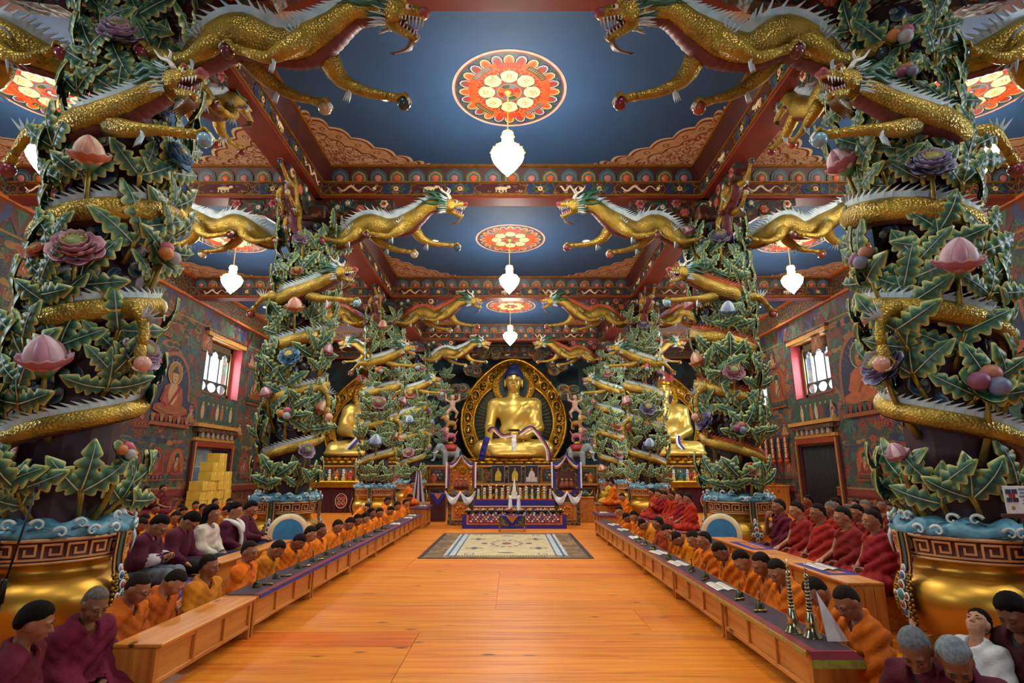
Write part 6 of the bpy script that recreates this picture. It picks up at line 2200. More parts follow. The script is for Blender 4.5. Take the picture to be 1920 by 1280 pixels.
# red-robed monks, second row on the right
red = [((4.45, 7.15), 'r', '#8e1a20', 'nearest'), ((4.42, 7.72), 's', '#7c1c18', 'second'), ((4.4, 8.3), 'r', '#9a2018', 'third'), ((4.42, 8.95), 's', '#8a2016', 'fourth'), ((4.45, 9.6), 'm', '#5a1228', 'fifth')]
for i, ((X, Y), p, c, w) in enumerate(red):
 person(p, (X, Y), WEST + 0.06 * (i % 2), '%s of five red-robed monks behind the right-hand second bench' % w, c, vest='#d86610', hair='#241d1a', group='red-robed monks on the right', glasses=(i == 2), scale=1.03, seat=0.42)
k = 0
for r_, (X, ys) in enumerate(((5.75, (8.6, 9.5, 10.3)), (6.7, (9.3, 10.2, 11.0, 11.9, 12.9)), (7.9, (10.6, 11.6, 12.6, 13.6)), (9.2, (12.0, 13.1, 14.2, 15.3, 16.4)))):
 for j, Y in enumerate(ys):
  person('rsrsam'[(k + r_) % 6], (X, Y + 0.1 * math.sin(k)), WEST + 0.1 * math.sin(k * 1.7), 'red-robed monk, %s along the %s row back on the right side' % (ORD[j], ORD[r_ + 2]),
   ('#8a1c1c', '#7a1a1c', '#a02c18', '#611528', '#8c2014')[k % 5], vest='#cf6110', hair=('#241d1a', '#1a1512', '#6a6a6a')[k % 3], group='red-robed monks further back on the right', seat=(0.36, 0.36, 0.14, 0.14)[r_])
  k += 1
for j, Y in enumerate((14.2, 14.9, 15.6, 16.3, 17.0, 17.8)):
 person('srfaps'[j], (4.35, Y), WEST + 0.1 * math.sin(j * 2), 'red-robed monk, %s of those seated between second and third right urns' % ORD[j], ('#a82a16', '#8c1a1c', '#b03418')[j % 3], vest='#cf5b10', group='red-robed monks between the right urns', seat=0.36)
# far end: monks on the high seats by the altar
person('a', (-3.62, 20.6), EAST, 'orange-robed monk on the high seat left of the altar', '#e06c0c', seat=0.58)
person('b', (-3.45, 19.3), EAST, 'orange-robed monk reading just below the left high seat', '#e0760d', seat=0.2)
person('c', (3.6, 20.6), WEST, 'orange-robed monk on the high seat right of the altar', '#dc6e0c', seat=0.58)
person('d', (3.7, 19.2), WEST, 'orange-robed monk just below the right high seat', '#e0780f', seat=0.2)
person('p', (3.62, 21.6), WEST - 0.4, 'monk in yellow shawl seated behind the right high seat', '#d8b83c', seat=0.58)
for j, (X, Y, p) in enumerate(((-4.3, 17.0, 'e'), (-3.95, 18.2, 'a'))):
 person(p, (X, Y), EAST + 0.2, 'orange-robed monk sitting %s before the third left urn' % ('hunched' if j == 0 else 'upright'), '#e97e0d', seat=0.1)
# left aisle: novices behind the visitors
k = 0
for r_, (X, ys) in enumerate(((-5.7, (8.2, 9.2, 10.1, 10.9)), (-6.6, (8.9, 10.2, 11.4, 12.5, 13.4)), (-7.9, (11.2, 12.5, 13.7, 14.8, 15.9)), (-9.0, (14.6, 15.5, 16.4, 17.3, 18.3)))):
 for j, Y in enumerate(ys):
  person('bafdec'[(k + r_) % 6], (X, Y + 0.12 * math.sin(k * 3)), EAST + 0.15 * math.sin(k * 1.9), 'orange-robed novice, %s along the %s row back on the left side' % (ORD[j], ORD[r_ + 2]),
   OR[k % 6], group='novices further back on the left', scale=0.93, seat=(0.22, 0.22, 0.14, 0.14)[r_])
  k += 1
for j, Y in enumerate((15.3, 16.2, 17.0, 17.8)):
 person('rspr'[j], (-10.9, Y), EAST, 'maroon-robed monk, %s of those on the bench against the left wall' % ORD[j], '#5c161c', vest='#c9c4bc' if j in (1, 2) else '#4a1420', group='monks against the left wall', seat=0.46)
# ------------------------------------------------------------------ benches, cloths, platforms
def cyc(y0, y1, n):
 return np.linspace(y0, y1, n)
m_runner = mat('runner_purple', '#33202f', 0.85, col2='#2a1a28', vscale=30, bump=0.1, bscale=120)
m_runner_b = mat('runner_blue_edge', '#2a2a78', 0.8)
m_runner_r = mat('runner_red_edge', '#7a1a28', 0.8)
m_lime = mat('lime_gold_fringe', '#8f8a2c', 0.7, col2='#6f6a1c', vscale=20)
def bench(x_front, s, y0, y1, h, lab, depth=0.36, npan=3, zb=0.1, group=None):
 """s=-1: left of the aisle, front faces +x"""
 t = thing('low_bench', lab, 'bench', (x_front, (y0 + y1) / 2, 0), (0, 0, 0 if s < 0 else PI), group=group)
 L = y1 - y0
 mb = MB(); mb.box((-depth / 2 + 0.02, 0, h - 0.015), (depth + 0.04, L, 0.03), ch=0.006)
 ob('top_board', mb.mesh('top_board', m_pine), t)
 for e in (-1, 1):
  mb = MB(); mb.box((-depth / 2, e * (L / 2 - 0.02), (h - 0.03) / 2), (depth, 0.03, h - 0.03), ch=0.004)
  ob('end_board', mb.mesh('end_board', m_pine_z), t)
 for z in (h - 0.055, zb + 0.02):
  mb = MB(); mb.box((-0.012, 0, z), (0.024, L - 0.08, 0.04), ch=0.004)
  ob('rail', mb.mesh('rail', m_pine), t)
 w = (L - 0.08) / npan
 for k in range(npan + 1):
  mb = MB(); mb.box((-0.01, -L / 2 + 0.04 + k * w, (h + zb) / 2 - 0.01), (0.026, 0.035, h - zb - 0.05), ch=0.004)
  ob('stile', mb.mesh('stile', m_pine_z), t)
 for k in range(npan):
  mb = MB(); mb.box((-0.028, -L / 2 + 0.04 + (k + 0.5) * w, (h + zb) / 2 - 0.01), (0.012, w - 0.03, h - zb - 0.09), ch=0.003)
  ob('panel', mb.mesh('panel', m_pine), t)
 return t
Ls = [4.88, 6.62, 8.5, 10.4, 12.35, 14.3, 16.2, 18.1]
for i in range(7):
 bench(-2.88, -1, Ls[i] + 0.02, Ls[i + 1] - 0.02, 0.42, 'low pine bench unit, %s from the near end of the left aisle' % ORD[i], group='low benches of the left aisle')
Rs = [4.7, 6.6, 8.5, 10.4, 12.3, 14.2, 16.1]
for i in range(6):
 bench(2.33, 1, Rs[i] + 0.02, Rs[i + 1] - 0.02, 0.42, 'low pine bench unit, %s from the near end of the right aisle row' % ORD[i], group='low benches of the right aisle')
# tall end benches by the altar
bench(-2.75, -1, 18.2, 19.4, 0.62, 'taller pine bench closing the far end of the left aisle row', 0.5, 2)
bench(2.5, 1, 16.2, 17.4, 0.55, 'taller pine bench closing the far end of the right aisle row', 0.45, 2)
bench(-3.82, -1, 7.6, 10.0, 0.62, 'tall pine bench in front of the lay visitors on the left', 0.24, 3, 0.06)
t = bench(3.62, 1, 6.3, 8.3, 0.62, 'tall pine bench with boarded end in front of the red-robed monks', 0.36, 3, 0.06)
for k in range(3):
 mb = MB(); mb.box((-0.07 - k * 0.11, 1.0, 0.29), (0.1, 0.012, 0.54), ch=0.003)
 ob('end_slat', mb.mesh('end_slat', m_pine_z), t)
bench(3.62, 1, 8.34, 10.4, 0.62, 'tall pine bench before the farther red-robed monks on the right', 0.36, 3, 0.06)
def cloth_runner(name, lab, x0, x1, y0, y1, z, edge_mats, drop_front, drop_end, s, wav=0.0):
 """runner lying along a bench; edge towards the aisle is at x1"""
 mb = MB()
 n = int((y1 - y0) / 0.12)
 ys = np.linspace(y0, y1, n + 1)
 sg = 1 if x1 > x0 else -1
 cols = [(x0, 0), (x1 - sg * 0.06, 0), (x1 - sg * 0.03, 1), (x1 + sg * 0.012, 1), (x1 + sg * 0.016, 2), (x1 + sg * 0.018, 2)]
 V = []
 for i, y in enumerate(ys):
  w = wav * (0.5 + 0.5 * math.sin(y * 7.1) * math.sin(y * 3.3 + 1)) + 0.25 * wav * math.sin(y * 31)
  zz = [z + 0.004, z + 0.004, z + 0.005, z + 0.003, z - drop_front * 0.5, z - drop_front + w]
  V += [(c[0] + (0.004 * math.sin(y * 23 + 1) if k > 3 else 0), y, zz[k]) for k, c in enumerate(cols)]
 F, M = [], []
 for i in range(n):
  for k in range(5):
   f = (i * 6 + k, i * 6 + k + 1, (i + 1) * 6 + k + 1, (i + 1) * 6 + k)
   F.append(f if sg > 0 else tuple(reversed(f))); M.append(cols[k + 1][1] if k else 0)
 mb.add(V, F, M, False)
 if drop_end:
  V = [(x0, y0, z + 0.004), (x1, y0, z + 0.004), (x0, y0 - 0.02, z), (x1, y0 - 0.02, z), (x0 - sg * 0.06, y0 - 0.05, z - drop_end), (x1, y0 - 0.045, z - drop_end), (x0 - sg * 0.06, y0 - 0.045, z - drop_end * 0.45), (x1, y0 - 0.04, z - drop_end * 0.45)]
  mb.add(V, [(0, 1, 3, 2), (2, 3, 7, 6)], 1, False)
  mb.add(V, [(6, 7, 5, 4)], 2, False)
 o = ob(name, mb.mesh(name, edge_mats), None, label=lab, cat='cloth')
 md = o.modifiers.new('thickness', 'SOLIDIFY'); md.thickness = 0.004; md.offset = 1
 return o
cloth_runner('bench_runner', 'long dark purple runner with blue edge on the left aisle benches', -3.22, -2.85, 6.66, 18.1, 0.421, [m_runner, m_runner_r, m_runner_b], 0.035, 0, -1)
cloth_runner('bench_runner', 'long dark purple runner with gold-lime fringe on the right aisle benches', 2.66, 2.31, 4.72, 16.1, 0.421, [m_runner, m_runner_r, m_lime], 0.05, 0.11, 1, 0.02)
cloth_runner('bench_cloth', 'purple cloth on the tall bench at the far left end', -3.2, -2.72, 18.2, 19.4, 0.621, [m_runner, m_runner_r, m_runner_b], 0.05, 0.04, -1)
cloth_runner('bench_cloth', 'purple cloth on the tall bench at the far right end', 2.93, 2.47, 16.2, 17.4, 0.551, [m_runner, m_runner_r, m_runner_b], 0.05, 0.04, 1)
m_brocade = ramp_mat('brocade_red', ['#5a1420', '#7a1c24', '#481024', '#8a4a24', '#3a1430'], 14.0, 0.7, line=('#a8803a', 0.03, 0.8), bump=0)
m_oline = mat('orange_band_cloth', '#c8741c', 0.8)
m_royal = mat('royal_blue_cloth', '#26228c', 0.75, col2='#1d1a74', vscale=5)
m_whitecloth = mat('white_silk', '#dcdee2', 0.6, col2='#c6c9d0', vscale=5)
def square_cloth(name, lab, x0, x1, y0, y1, z, turn=0.0):
 """table square: blue border, orange band, red brocade centre, draped a little over the edges"""
 mb = MB()
 cx, cy = (x0 + x1) / 2, (y0 + y1) / 2
 w, l = abs(x1 - x0) / 2, (y1 - y0) / 2
 for i, (f, mi) in enumerate(((0.0, 0), (0.1, 1), (0.16, 2))):
  mb.box((0, 0, 0.0015 + i * 0.0016), (2 * (w - f), 2 * (l - f), 0.003), mi)
 return ob(name, mb.mesh(name, [m_royal, m_oline, m_brocade]), None, (cx, cy, z), (0, 0, turn), label=lab, cat='cloth')
square_cloth('table_square', 'blue, orange and red brocade square on the near right tall bench', 3.63, 4.0, 6.75, 7.55, 0.621)
square_cloth('table_square', 'blue, orange and red brocade square on the farther right tall bench', 3.63, 4.0, 8.8, 9.7, 0.621)
# raised seats with carpets for the rows behind
m_carpet = ramp_mat('seat_carpet', ['#24206a', '#6a1420', '#2a1a5c', '#7a2a1c', '#1c1a58', '#8a5a2c'], 7.0, 0.85, line=('#a8642c', 0.03, 0.7), bump=0)
m_ocarpet = mat('orange_seat_cover', '#b0641c', 0.85, col2='#8c4c16', vscale=10)
def platform(lab, x0, x1, y0, y1, h, cover, name='seat_platform'):
 t = thing(name, lab, 'platform', ((x0 + x1) / 2, (y0 + y1) / 2, 0))
 w, l = abs(x1 - x0), y1 - y0
 mb = MB(); mb.box((0, 0, (h - 0.05) / 2), (w, l, h - 0.05), ch=0.01)
 ob('base', mb.mesh('base', m_pine), t)
 n = max(1, int(round(l / 0.75)))
 for k in range(n):
  mb = MB(); mb.box((0, -l / 2 + (k + 0.5) * l / n, h - 0.025), (w + 0.02, l / n - 0.02, 0.05), ch=0.015)
  ob('seat_cushion', mb.mesh('seat_cushion', cover[k % len(cover)]), t)
 return t
platform('carpeted platform under the lay visitors on the left', -5.05, -4.12, 6.85, 10.2, 0.42, [m_carpet])
platform('carpeted platform under the red-robed monks on the right', 4.1, 5.05, 6.85, 10.2, 0.42, [m_carpet])
platform('orange covered platform behind the left lay visitors', -6.05, -5.2, 7.6, 11.2, 0.22, [m_ocarpet])
platform('orange covered platform, second behind the left lay visitors', -6.98, -6.15, 8.3, 14.0, 0.22, [m_ocarpet])
platform('orange covered platform in the middle of the left side', -8.3, -7.45, 10.6, 16.5, 0.14, [m_ocarpet])
platform('orange covered platform near the left wall', -9.4, -8.55, 14.0, 18.9, 0.14, [m_ocarpet])
platform('dark bench seat standing against the left wall', -11.4, -10.55, 14.8, 18.4, 0.46, [m_runner_r])
platform('red covered platform behind the right front monks', 5.4, 6.1, 8.0, 10.9, 0.36, [m_runner_r])
platform('red covered platform, second behind the right front monks', 6.35, 7.05, 8.7, 13.5, 0.36, [m_runner_r])
platform('red covered platform in the middle of the right side', 7.55, 8.25, 10.0, 14.3, 0.14, [m_runner_r])
platform('red covered platform near the right wall', 8.85, 9.55, 11.4, 17.0, 0.14, [m_runner_r])
platform('carpeted platform between the second and third right urns', 4.0, 4.75, 13.6, 18.4, 0.36, [m_carpet])
platform('small orange mat platform before the third left urn', -4.65, -3.6, 16.5, 18.7, 0.1, [m_ocarpet])
platform('long seat carpet behind the left aisle benches', -3.72, -3.3, 5.0, 18.1, 0.03, [m_ocarpet, m_carpet], 'seat_carpet')
platform('long seat carpet behind the right aisle benches', 2.72, 3.35, 4.75, 16.1, 0.03, [m_ocarpet, m_carpet], 'seat_carpet')
platform('dark floor cushion under the two elders lower left', -3.85, -2.95, 3.85, 4.85, 0.05, [m_runner_r], 'floor_cushion')
platform('dark floor cushion under the two elders lower right', 2.1, 3.1, 3.05, 4.1, 0.03, [m_runner_r], 'floor_cushion')
platform('low dark seat under the child and man lower right', 3.05, 4.0, 3.8, 4.9, 0.12, [m_runner_r], 'floor_cushion')
for s, sd in ((-1, 'left'), (1, 'right')):
 platform('high pine seat of the monk %s of the altar' % sd, -3.9 if s < 0 else 3.02, -3.02 if s < 0 else 3.95, 20.5, 22.2, 0.58, [m_brocade], 'high_seat')
 platform('lower pine seat just in front of the %s high seat' % sd, -3.98 if s < 0 else 3.28, -3.28 if s < 0 else 3.98, 18.75, 19.95, 0.2, [m_brocade], 'high_seat')
# draped brocades spilling from the near seats on the left
mb = MB()
r = random.Random(2)
for k, (c, w) in enumerate(((0, 0.16), (1, 0.04), (2, 0.1), (1, 0.04), (3, 0.2))):
 u0 = sum((0.16, 0.04, 0.1, 0.04, 0.2)[:k])
 V = []
 for i in range(13):
  y = 6.72 + i * 0.075
  for u in (u0, u0 + w):
   x = -4.0 + u * 0.75 + 0.02 * math.sin(i * 0.9 + u * 9)
   z = 0.44 - 0.62 * u + 0.03 * math.sin(i * 1.1 + u * 14)
   V.append((x, y, max(z, 0.04)))
 mb.add(V, [(2 * i, 2 * i + 1, 2 * i + 3, 2 * i + 2) for i in range(12)], c, True)
o = ob('draped_brocade', mb.mesh('draped_brocade', [m_royal, m_oline, m_brocade, m_runner_b]), None, label='blue and red brocade draped off the platform below the lay visitors', cat='cloth')
o.modifiers.new('thickness', 'SOLIDIFY').thickness = 0.006
# ------------------------------------------------------------------ bells, books, trumpets
m_brass = mat('brass', '#b8a468', 0.25, 0.95, col2='#8c7840', vscale=12)
m_bronze = mat('dark_bronze', '#4c4a34', 0.4, 0.8, col2='#34382c', vscale=14)
def make_bell():
 t = thing('prayer_bell', 'x', 'bell')
 mb = MB(); mb.lathe([(0.05, 0.002), (0.048, 0.012), (0.04, 0.03), (0.034, 0.055), (0.022, 0.072), (0.008, 0.078)], 16)
 ob('bell_body', mb.mesh('bell_body', m_bronze), t)
 mb = MB(); mb.lathe([(0.008, 0.076), (0.014, 0.09), (0.007, 0.1), (0.014, 0.115), (0.007, 0.13), (0.016, 0.145), (0.008, 0.165), (0.002, 0.18)], 10)
 ob('bell_handle', mb.mesh('bell_handle', m_brass), t)
 return t
def make_dorje():
 t = thing('ritual_sceptre', 'x', 'sceptre')
 mb = MB()
 P = [(x, 0, 0.018) for x in (-0.07, -0.055, -0.035, -0.012, 0, 0.012, 0.035, 0.055, 0.07)]
 mb.tube(P, [0.003, 0.014, 0.017, 0.008, 0.013, 0.008, 0.017, 0.014, 0.003], 8)
 ob('sceptre_body', mb.mesh('sceptre_body', m_brass), t)
 return t
BELL, DORJE = make_bell(), make_dorje()
BY = [7.05, 7.6, 8.35, 8.95, 9.6, 10.5, 11.3, 12.0, 12.9, 13.6]
for j, y in enumerate(BY):
 clone(BELL, (-3.05, y, 0.426), j, 'bronze prayer bell, %s from the near end on the left runner' % ORD[j], 'bells on the left runner')
 clone(DORJE, (-2.97, y + 0.12, 0.426), 0.4 * j, 'brass ritual sceptre beside the %s bell on the left runner' % ORD[j], 'sceptres on the left runner')
for j, y in enumerate([6.0, 6.5, 7.6, 8.15, 9.3, 10.3, 10.9, 11.4]):
 clone(BELL, (2.5, y, 0.426), j, 'bronze prayer bell, %s from the near end on the right runner' % ORD[j], 'bells on the right runner')
 clone(DORJE, (2.45, y - 0.12, 0.426), 0.4 * j, 'brass ritual sceptre beside the %s bell on the right runner' % ORD[j], 'sceptres on the right runner')
drop(BELL); drop(DORJE)
m_paper = mat('paper', '#d5d2c8', 0.8, col2='#c4c0b4', vscale=10)
m_ink = mat('paper_ink', '#6b6862', 0.8)
def book(lab, x, y, z, rz, w=0.12, l=0.42):
 t = thing('open_scripture', lab, 'book', (x, y, z), (0, 0, rz))
 for s in (-1, 1):
  mb = MB()
  V = []
  for i in range(6):
   u = i / 5
   hh = 0.018 * math.sin(PI * min(1, u * 0.9 + 0.1))
   V += [(s * u * w, -l / 2, hh + 0.002), (s * u * w, l / 2, hh + 0.002)]
  F = [(2 * i, 2 * i + 2, 2 * i + 3, 2 * i + 1) if s > 0 else (2 * i + 1, 2 * i + 3, 2 * i + 2, 2 * i) for i in range(5)]
  mb.add(V, F, 0, True)
  mb.box((s * w / 2, 0, 0.002), (w, l, 0.004), 0)
  for k in range(4):
   u = (k + 1) / 5
   mb.box((s * u * w, 0, 0.018 * math.sin(PI * min(1, u * 0.9 + 0.1)) + 0.003), (0.006, l * 0.8, 0.0015), 1)
  ob('pages', mb.mesh('pages', [m_paper, m_ink]), t)
for j, (x, y) in enumerate(((2.5, 7.05), (2.5, 8.7), (2.5, 9.8), (2.55, 11.9), (2.6, 13.4), (2.6, 14.6))):
 book('long white scripture leaves open on the right runner, %s from the near end' % ORD[j], x, y, 0.432, 0.1 * (j % 3))
for j, (x, y) in enumerate(((-3.0, 14.8), (-3.0, 16.6), (-3.05, 17.5))):
 book('scripture leaves open on the left runner, %s from the near end' % ORD[j], x, y, 0.432, 0.1)
book('scripture leaves on the tall bench at the far left end', -2.95, 18.8, 0.632, 0)
book('scripture leaves on the tall bench at the far right end', 2.7, 16.8, 0.562, 0)
book('scripture leaves on the near right brocade square', 3.82, 7.2, 0.63, 0)
m_silver = mat('silvered_brass', '#b6b596', 0.2, 0.95, col2='#8f8c66', vscale=14)
m_dkwood = mat('dark_rosewood', '#1d1210', 0.4)
def trumpet(lab, x, y):
 t = thing('ritual_trumpet', lab, 'trumpet', (x, y, 0.426), group='two brass-belled trumpets on the right runner')
 mb = MB(); mb.lathe([(0.078, 0.0), (0.075, 0.012), (0.052, 0.05), (0.045, 0.1), (0.047, 0.105), (0.04, 0.14), (0.028, 0.19), (0.024, 0.2)], 24)
 ob('bell_mouth', mb.mesh('bell_mouth', m_silver), t)
 mb = MB(); mb.lathe([(0.021, 0.195), (0.016, 0.46)], 16)
 st = ob('wooden_stem', mb.mesh('wooden_stem', m_dkwood), t)
 rm = MB(); rm.lathe([(0.018, -0.009), (0.026, -0.006), (0.026, 0.006), (0.018, 0.009)], 16)
 rme = rm.mesh('silver_ring', m_silver)
 for k in range(9):
  q = ob('silver_ring', rme, st, (0, 0, 0.215 + k * 0.029)); q.scale = (1 - 0.03 * k, 1 - 0.03 * k, 1)
 mb = MB(); mb.lathe([(0.016, 0.46), (0.022, 0.468), (0.02, 0.49), (0.009, 0.5), (0.007, 0.53), (0.018, 0.535), (0.004, 0.545), (0.003, 0.6)], 16)
 ob('mouthpiece', mb.mesh('mouthpiece', m_silver), t)
trumpet('silver and dark wood trumpet standing nearer the aisle edge of the right runner', 2.44, 5.2)
trumpet('silver and dark wood trumpet standing nearest the end of the right runner', 2.52, 5.05)
mb = MB()
V = [(0, 0, 0.36), (0.04, -0.14, 0.0), (0.05, 0.12, 0.0), (0.015, -0.03, 0.37), (0.12, -0.2, 0.0), (0.14, -0.02, 0.0)]
mb.add([(0, 0, 0.36), (-0.02, -0.13, 0.002), (0.1, 0.05, 0.002), (0.16, -0.12, 0.002)], [(0, 1, 3), (0, 3, 2), (0, 2, 1)], 0, False)
ob('white_cloth_cone', mb.mesh('white_cloth_cone', m_whitecloth), None, (2.6, 5.06, 0.426), label='white folded cloth standing behind the two trumpets', cat='cloth')
# ------------------------------------------------------------------ rug
m_rug = mat('rug_field', '#b8ab86', 0.95, col2='#a89b76', vscale=5, bump=0.2, bscale=150)
m_rugb = ramp_mat('rug_border', ['#7a5c34', '#6b5030', '#8a6a3c', '#5e4a34'], 5.0, 0.95, line=('#4a4436', 0.03, 1.0), bump=0)
m_rugk = mat('rug_dark_edge', '#26242c', 0.95)
m_rugblue = mat('rug_blue', '#3f5a80', 0.95, col2='#35507a')
m_rugpale = mat('rug_pale', '#a9b4b4', 0.95)
m_rugrose = mat('rug_rose', '#7a4a44', 0.95)
RX0, RX1, RY0, RY1 = -1.96, 1.7, 12.1, 16.66
rug = thing('patterned_rug', 'cream wool rug with brown and blue borders before the altar', 'rug', ((RX0 + RX1) / 2, (RY0 + RY1) / 2, 0))
w, l = (RX1 - RX0) / 2, (RY1 - RY0) / 2
mb = MB()
mb.box((0, 0, 0.006), (2 * w, 2 * l, 0.012), 0)
mb.box((0, 0, 0.0065), (2 * w - 0.2, 2 * l - 0.06, 0.013), 1)
ob('edge', mb.mesh('edge', [m_rugk, m_rugb]), rug)
def rect_ring(mb, a, b, t, z, mi):
 for sx in (-1, 1):
  mb.box((sx * (a - t / 2), 0, z), (t, 2 * b, 0.002), mi)
  mb.box((0, sx * (b - t / 2), z), (2 * a - 2 * t, t, 0.002), mi)
mb = MB()
mb.box((0, 0, 0.0135), (2 * w - 1.0, 2 * l - 0.5, 0.003), 0)
for a, t, mi in ((w - 0.5, 0.06, 2), (w - 0.57, 0.05, 1), (w - 0.63, 0.1, 2), (w - 0.74, 0.03, 1)):
 for sx in (-1, 1):
  mb.box((sx * (a - t / 2), 0, 0.016), (t, 2 * l - 0.5, 0.003), 1 if mi == 1 else 2)
ob('field', mb.mesh('field', [m_rug, m_rugblue, m_rugpale]), rug)
mb = MB()
z = 0.0165
for sx in (-1, 1):
 for sy in (-1, 1):
  q = np.linspace(0, 7, 18)
  ribbon(mb, np.stack([sx * (w - 1.0 - 0.02 * q * np.cos(q)), sy * (l - 0.55 - 0.03 * q * np.sin(q))], 1), 0.014, z, 1, None, 0.002)
  mb.flat(ell(sx * 0.75, sy * 0.85, 0.11, 0.1, 10), z, 1)
  for k in range(4):
   mb.flat(ell(sx * 0.75 + 0.16 * math.cos(k * PI / 2), sy * 0.85 + 0.16 * math.sin(k * PI / 2), 0.06, 0.05, 8), z + 0.0006, (1, 2, 1, 2)[k])
for k in range(14):
 a = k * 2 * PI / 14
 mb.flat(ell(0.36 * math.cos(a), 0.62 * math.sin(a), 0.06, 0.07, 8), z, (1, 2)[k % 2])
mb.flat(ell(0, 0, 0.12, 0.2, 12), z, 2)
for sx in (-1, 1):
 mb.flat(ell(sx * 0.55, 0, 0.08, 0.13, 10), z, 2)
 mb.flat(ell(0, sx * 1.55, 0.2, 0.08, 10), z, 1)
for k in range(46):
 x = -w + 0.55 + k * (2 * w - 1.1) / 45
 for sy in (-1, 1):
  mb.box((x, sy * (l - 0.32), z), (0.035, 0.09, 0.002), 1)
ob('motifs', mb.mesh('motifs', [m_rug, mat('rug_teal', '#4a5c68', 0.95), m_rugrose]), rug)
# ------------------------------------------------------------------ microphone stand, sign, drums
m_blackmetal = mat('black_metal', '#0f0f11', 0.4, 0.4)
t = thing('microphone_stand', 'thin black microphone stand before the near left urn', 'microphone stand', (-3.92, 4.55, 0))
mb = MB(); mb.tube([(0, 0, 0.08), (0, 0, 0.95)], 0.011, 8); ob('pole', mb.mesh('pole', m_blackmetal), t)
mb = MB(); mb.tube([(0, 0, 0.9), (0.07, 0.05, 1.62)], 0.008, 8); ob('boom', mb.mesh('boom', m_blackmetal), t)
mb = MB(); mb.lathe([(0.0, 0.78), (0.022, 0.8), (0.022, 0.96), (0.014, 0.98)], 10); ob('clutch', mb.mesh('clutch', m_blackmetal), t)
mb = MB(); mb.ball((0.072, 0.052, 1.65), (0.016, 0.016, 0.04), 8, 6); ob('microphone', mb.mesh('microphone', m_blackmetal), t)
for k in range(3):
 a = k * 2 * PI / 3
 mb = MB(); mb.tube([(0, 0, 0.14), (0.24 * math.cos(a), 0.24 * math.sin(a), 0.012)], 0.009, 6); ob('leg', mb.mesh('leg', m_blackmetal), t)
t = thing('notice_board', 'white printed notice on a dark stand by the near right urn', 'sign', (4.5, 5.02, 0), (0, 0, 0.1))
mb = MB(); mb.box((0, 0, 1.54), (0.37, 0.012, 0.235), ch=0.004); bd = ob('board', mb.mesh('board', m_white), t)
mb = MB()
for (x, z, a, b, c) in ((-0.145, 1.61, 0.05, 0.04, 0), (-0.085, 1.61, 0.05, 0.04, 0), (-0.115, 1.575, 0.06, 0.04, 1), (-0.145, 1.54, 0.05, 0.035, 0), (-0.085, 1.54, 0.05, 0.035, 2)):
 mb.box((x, -0.008, z), (a, 0.004, b), c)
for k in range(5):
 mb.box((0.06, -0.008, 1.63 - k * 0.03), ((0.2, 0.18, 0.2, 0.15, 0.17)[k], 0.003, 0.012 if k < 3 else 0.006), 3 if k < 3 else 4)
mb.ball((-0.12, -0.008, 1.475), (0.018, 0.003, 0.018), 12, 6, 5)
ob('print', mb.mesh('print', [m_navy, m_scarlet, m_black, mat('print_blue', '#5b7fae', 0.7), m_grey, m_ochre]), bd)
mb = MB(); mb.box((0, 0.01, 1.405), (0.46, 0.03, 0.035), ch=0.005); mb.box((0, 0.02, 0.7), (0.04, 0.03, 1.4)); mb.box((0, 0.02, 0.02), (0.34, 0.24, 0.04), ch=0.01)
ob('stand', mb.mesh('stand', m_darkred), t)
def drum(lab, x, y, rz):
 t = thing('upright_drum', lab, 'drum', (x, y, 0.0), (0, 0, rz), group='upright drums by the second urns')
 M = frame((0, 0, 0.62), (1, 0, 0), (0, 0, 1), (0, -1, 0))
 mb = MB(); mb.lathe([(0.0, 0.0), (0.27, 0.002), (0.28, 0.0)], 32, mi=0, M=M); ob('drum_skin', mb.mesh('drum_skin', mat('drum_blue', '#2f7fb0', 0.6, col2='#276f9c')), t)
 mb = MB(); mb.lathe([(0.27, 0.004), (0.36, 0.004), (0.365, -0.02), (0.37, -0.2), (0.33, -0.22)], 32, mi=[1, 1, 0, 0], M=M, cap=False); ob('drum_shell', mb.mesh('drum_shell', [m_green, m_cream]), t)
 mb = MB(); mb.tube([(0, 0.1, 0.0), (0, 0.1, 0.3)], 0.025, 8); mb.box((0, 0.1, 0.015), (0.34, 0.3, 0.03)); ob('drum_post', mb.mesh('drum_post', m_darkred), t)
drum('upright blue drum with pale rim beside the second left urn', -4.2, 10.85, 0.35)
drum('upright blue drum with pale rim beside the second right urn', 3.95, 10.9, -0.35)
# ------------------------------------------------------------------ store cartons, curtains, cabinet at the side doors
m_carton = mat('yellow_carton', '#c9a93c', 0.75, col2='#b8982f', vscale=3)
m_tape = mat('packing_tape', '#e6dc9a', 0.3)
k = 0
cart = []
for (y, n) in ((20.95, 5), (21.5, 6), (22.05, 7), (22.6, 5)):
 for j in range(n - (1 if y == 20.95 else 0)):
  cart.append((y, 0.17 + j * 0.345, j, n))
for i, (y, z, j, n) in enumerate(cart):
 t = thing('carton', 'yellow cardboard carton, %s up in the %s stack at the left doorway' % (ORD[j], ('nearest', 'second', 'third', 'farthest')[(20.95, 21.5, 22.05, 22.6).index(y)]), 'box', (-11.55 + 0.03 * math.sin(i * 5), y, z), (0, 0, 0.04 * math.sin(i * 3)), group='cartons at the left doorway')
 mb = MB(); mb.box((0, 0, 0), (0.5, 0.53, 0.34), ch=0.004); ob('box', mb.mesh('box', m_carton), t)
 mb = MB(); mb.box((0, 0, 0.1705), (0.5, 0.05, 0.002)); mb.box((0.2508, 0, 0.11), (0.002, 0.05, 0.12)); ob('tape', mb.mesh('tape', m_tape), t)
t = thing('steel_cabinet', 'blue-grey steel cabinet in the left doorway behind the cartons', 'cabinet', (-12.6, 23.15, 0))
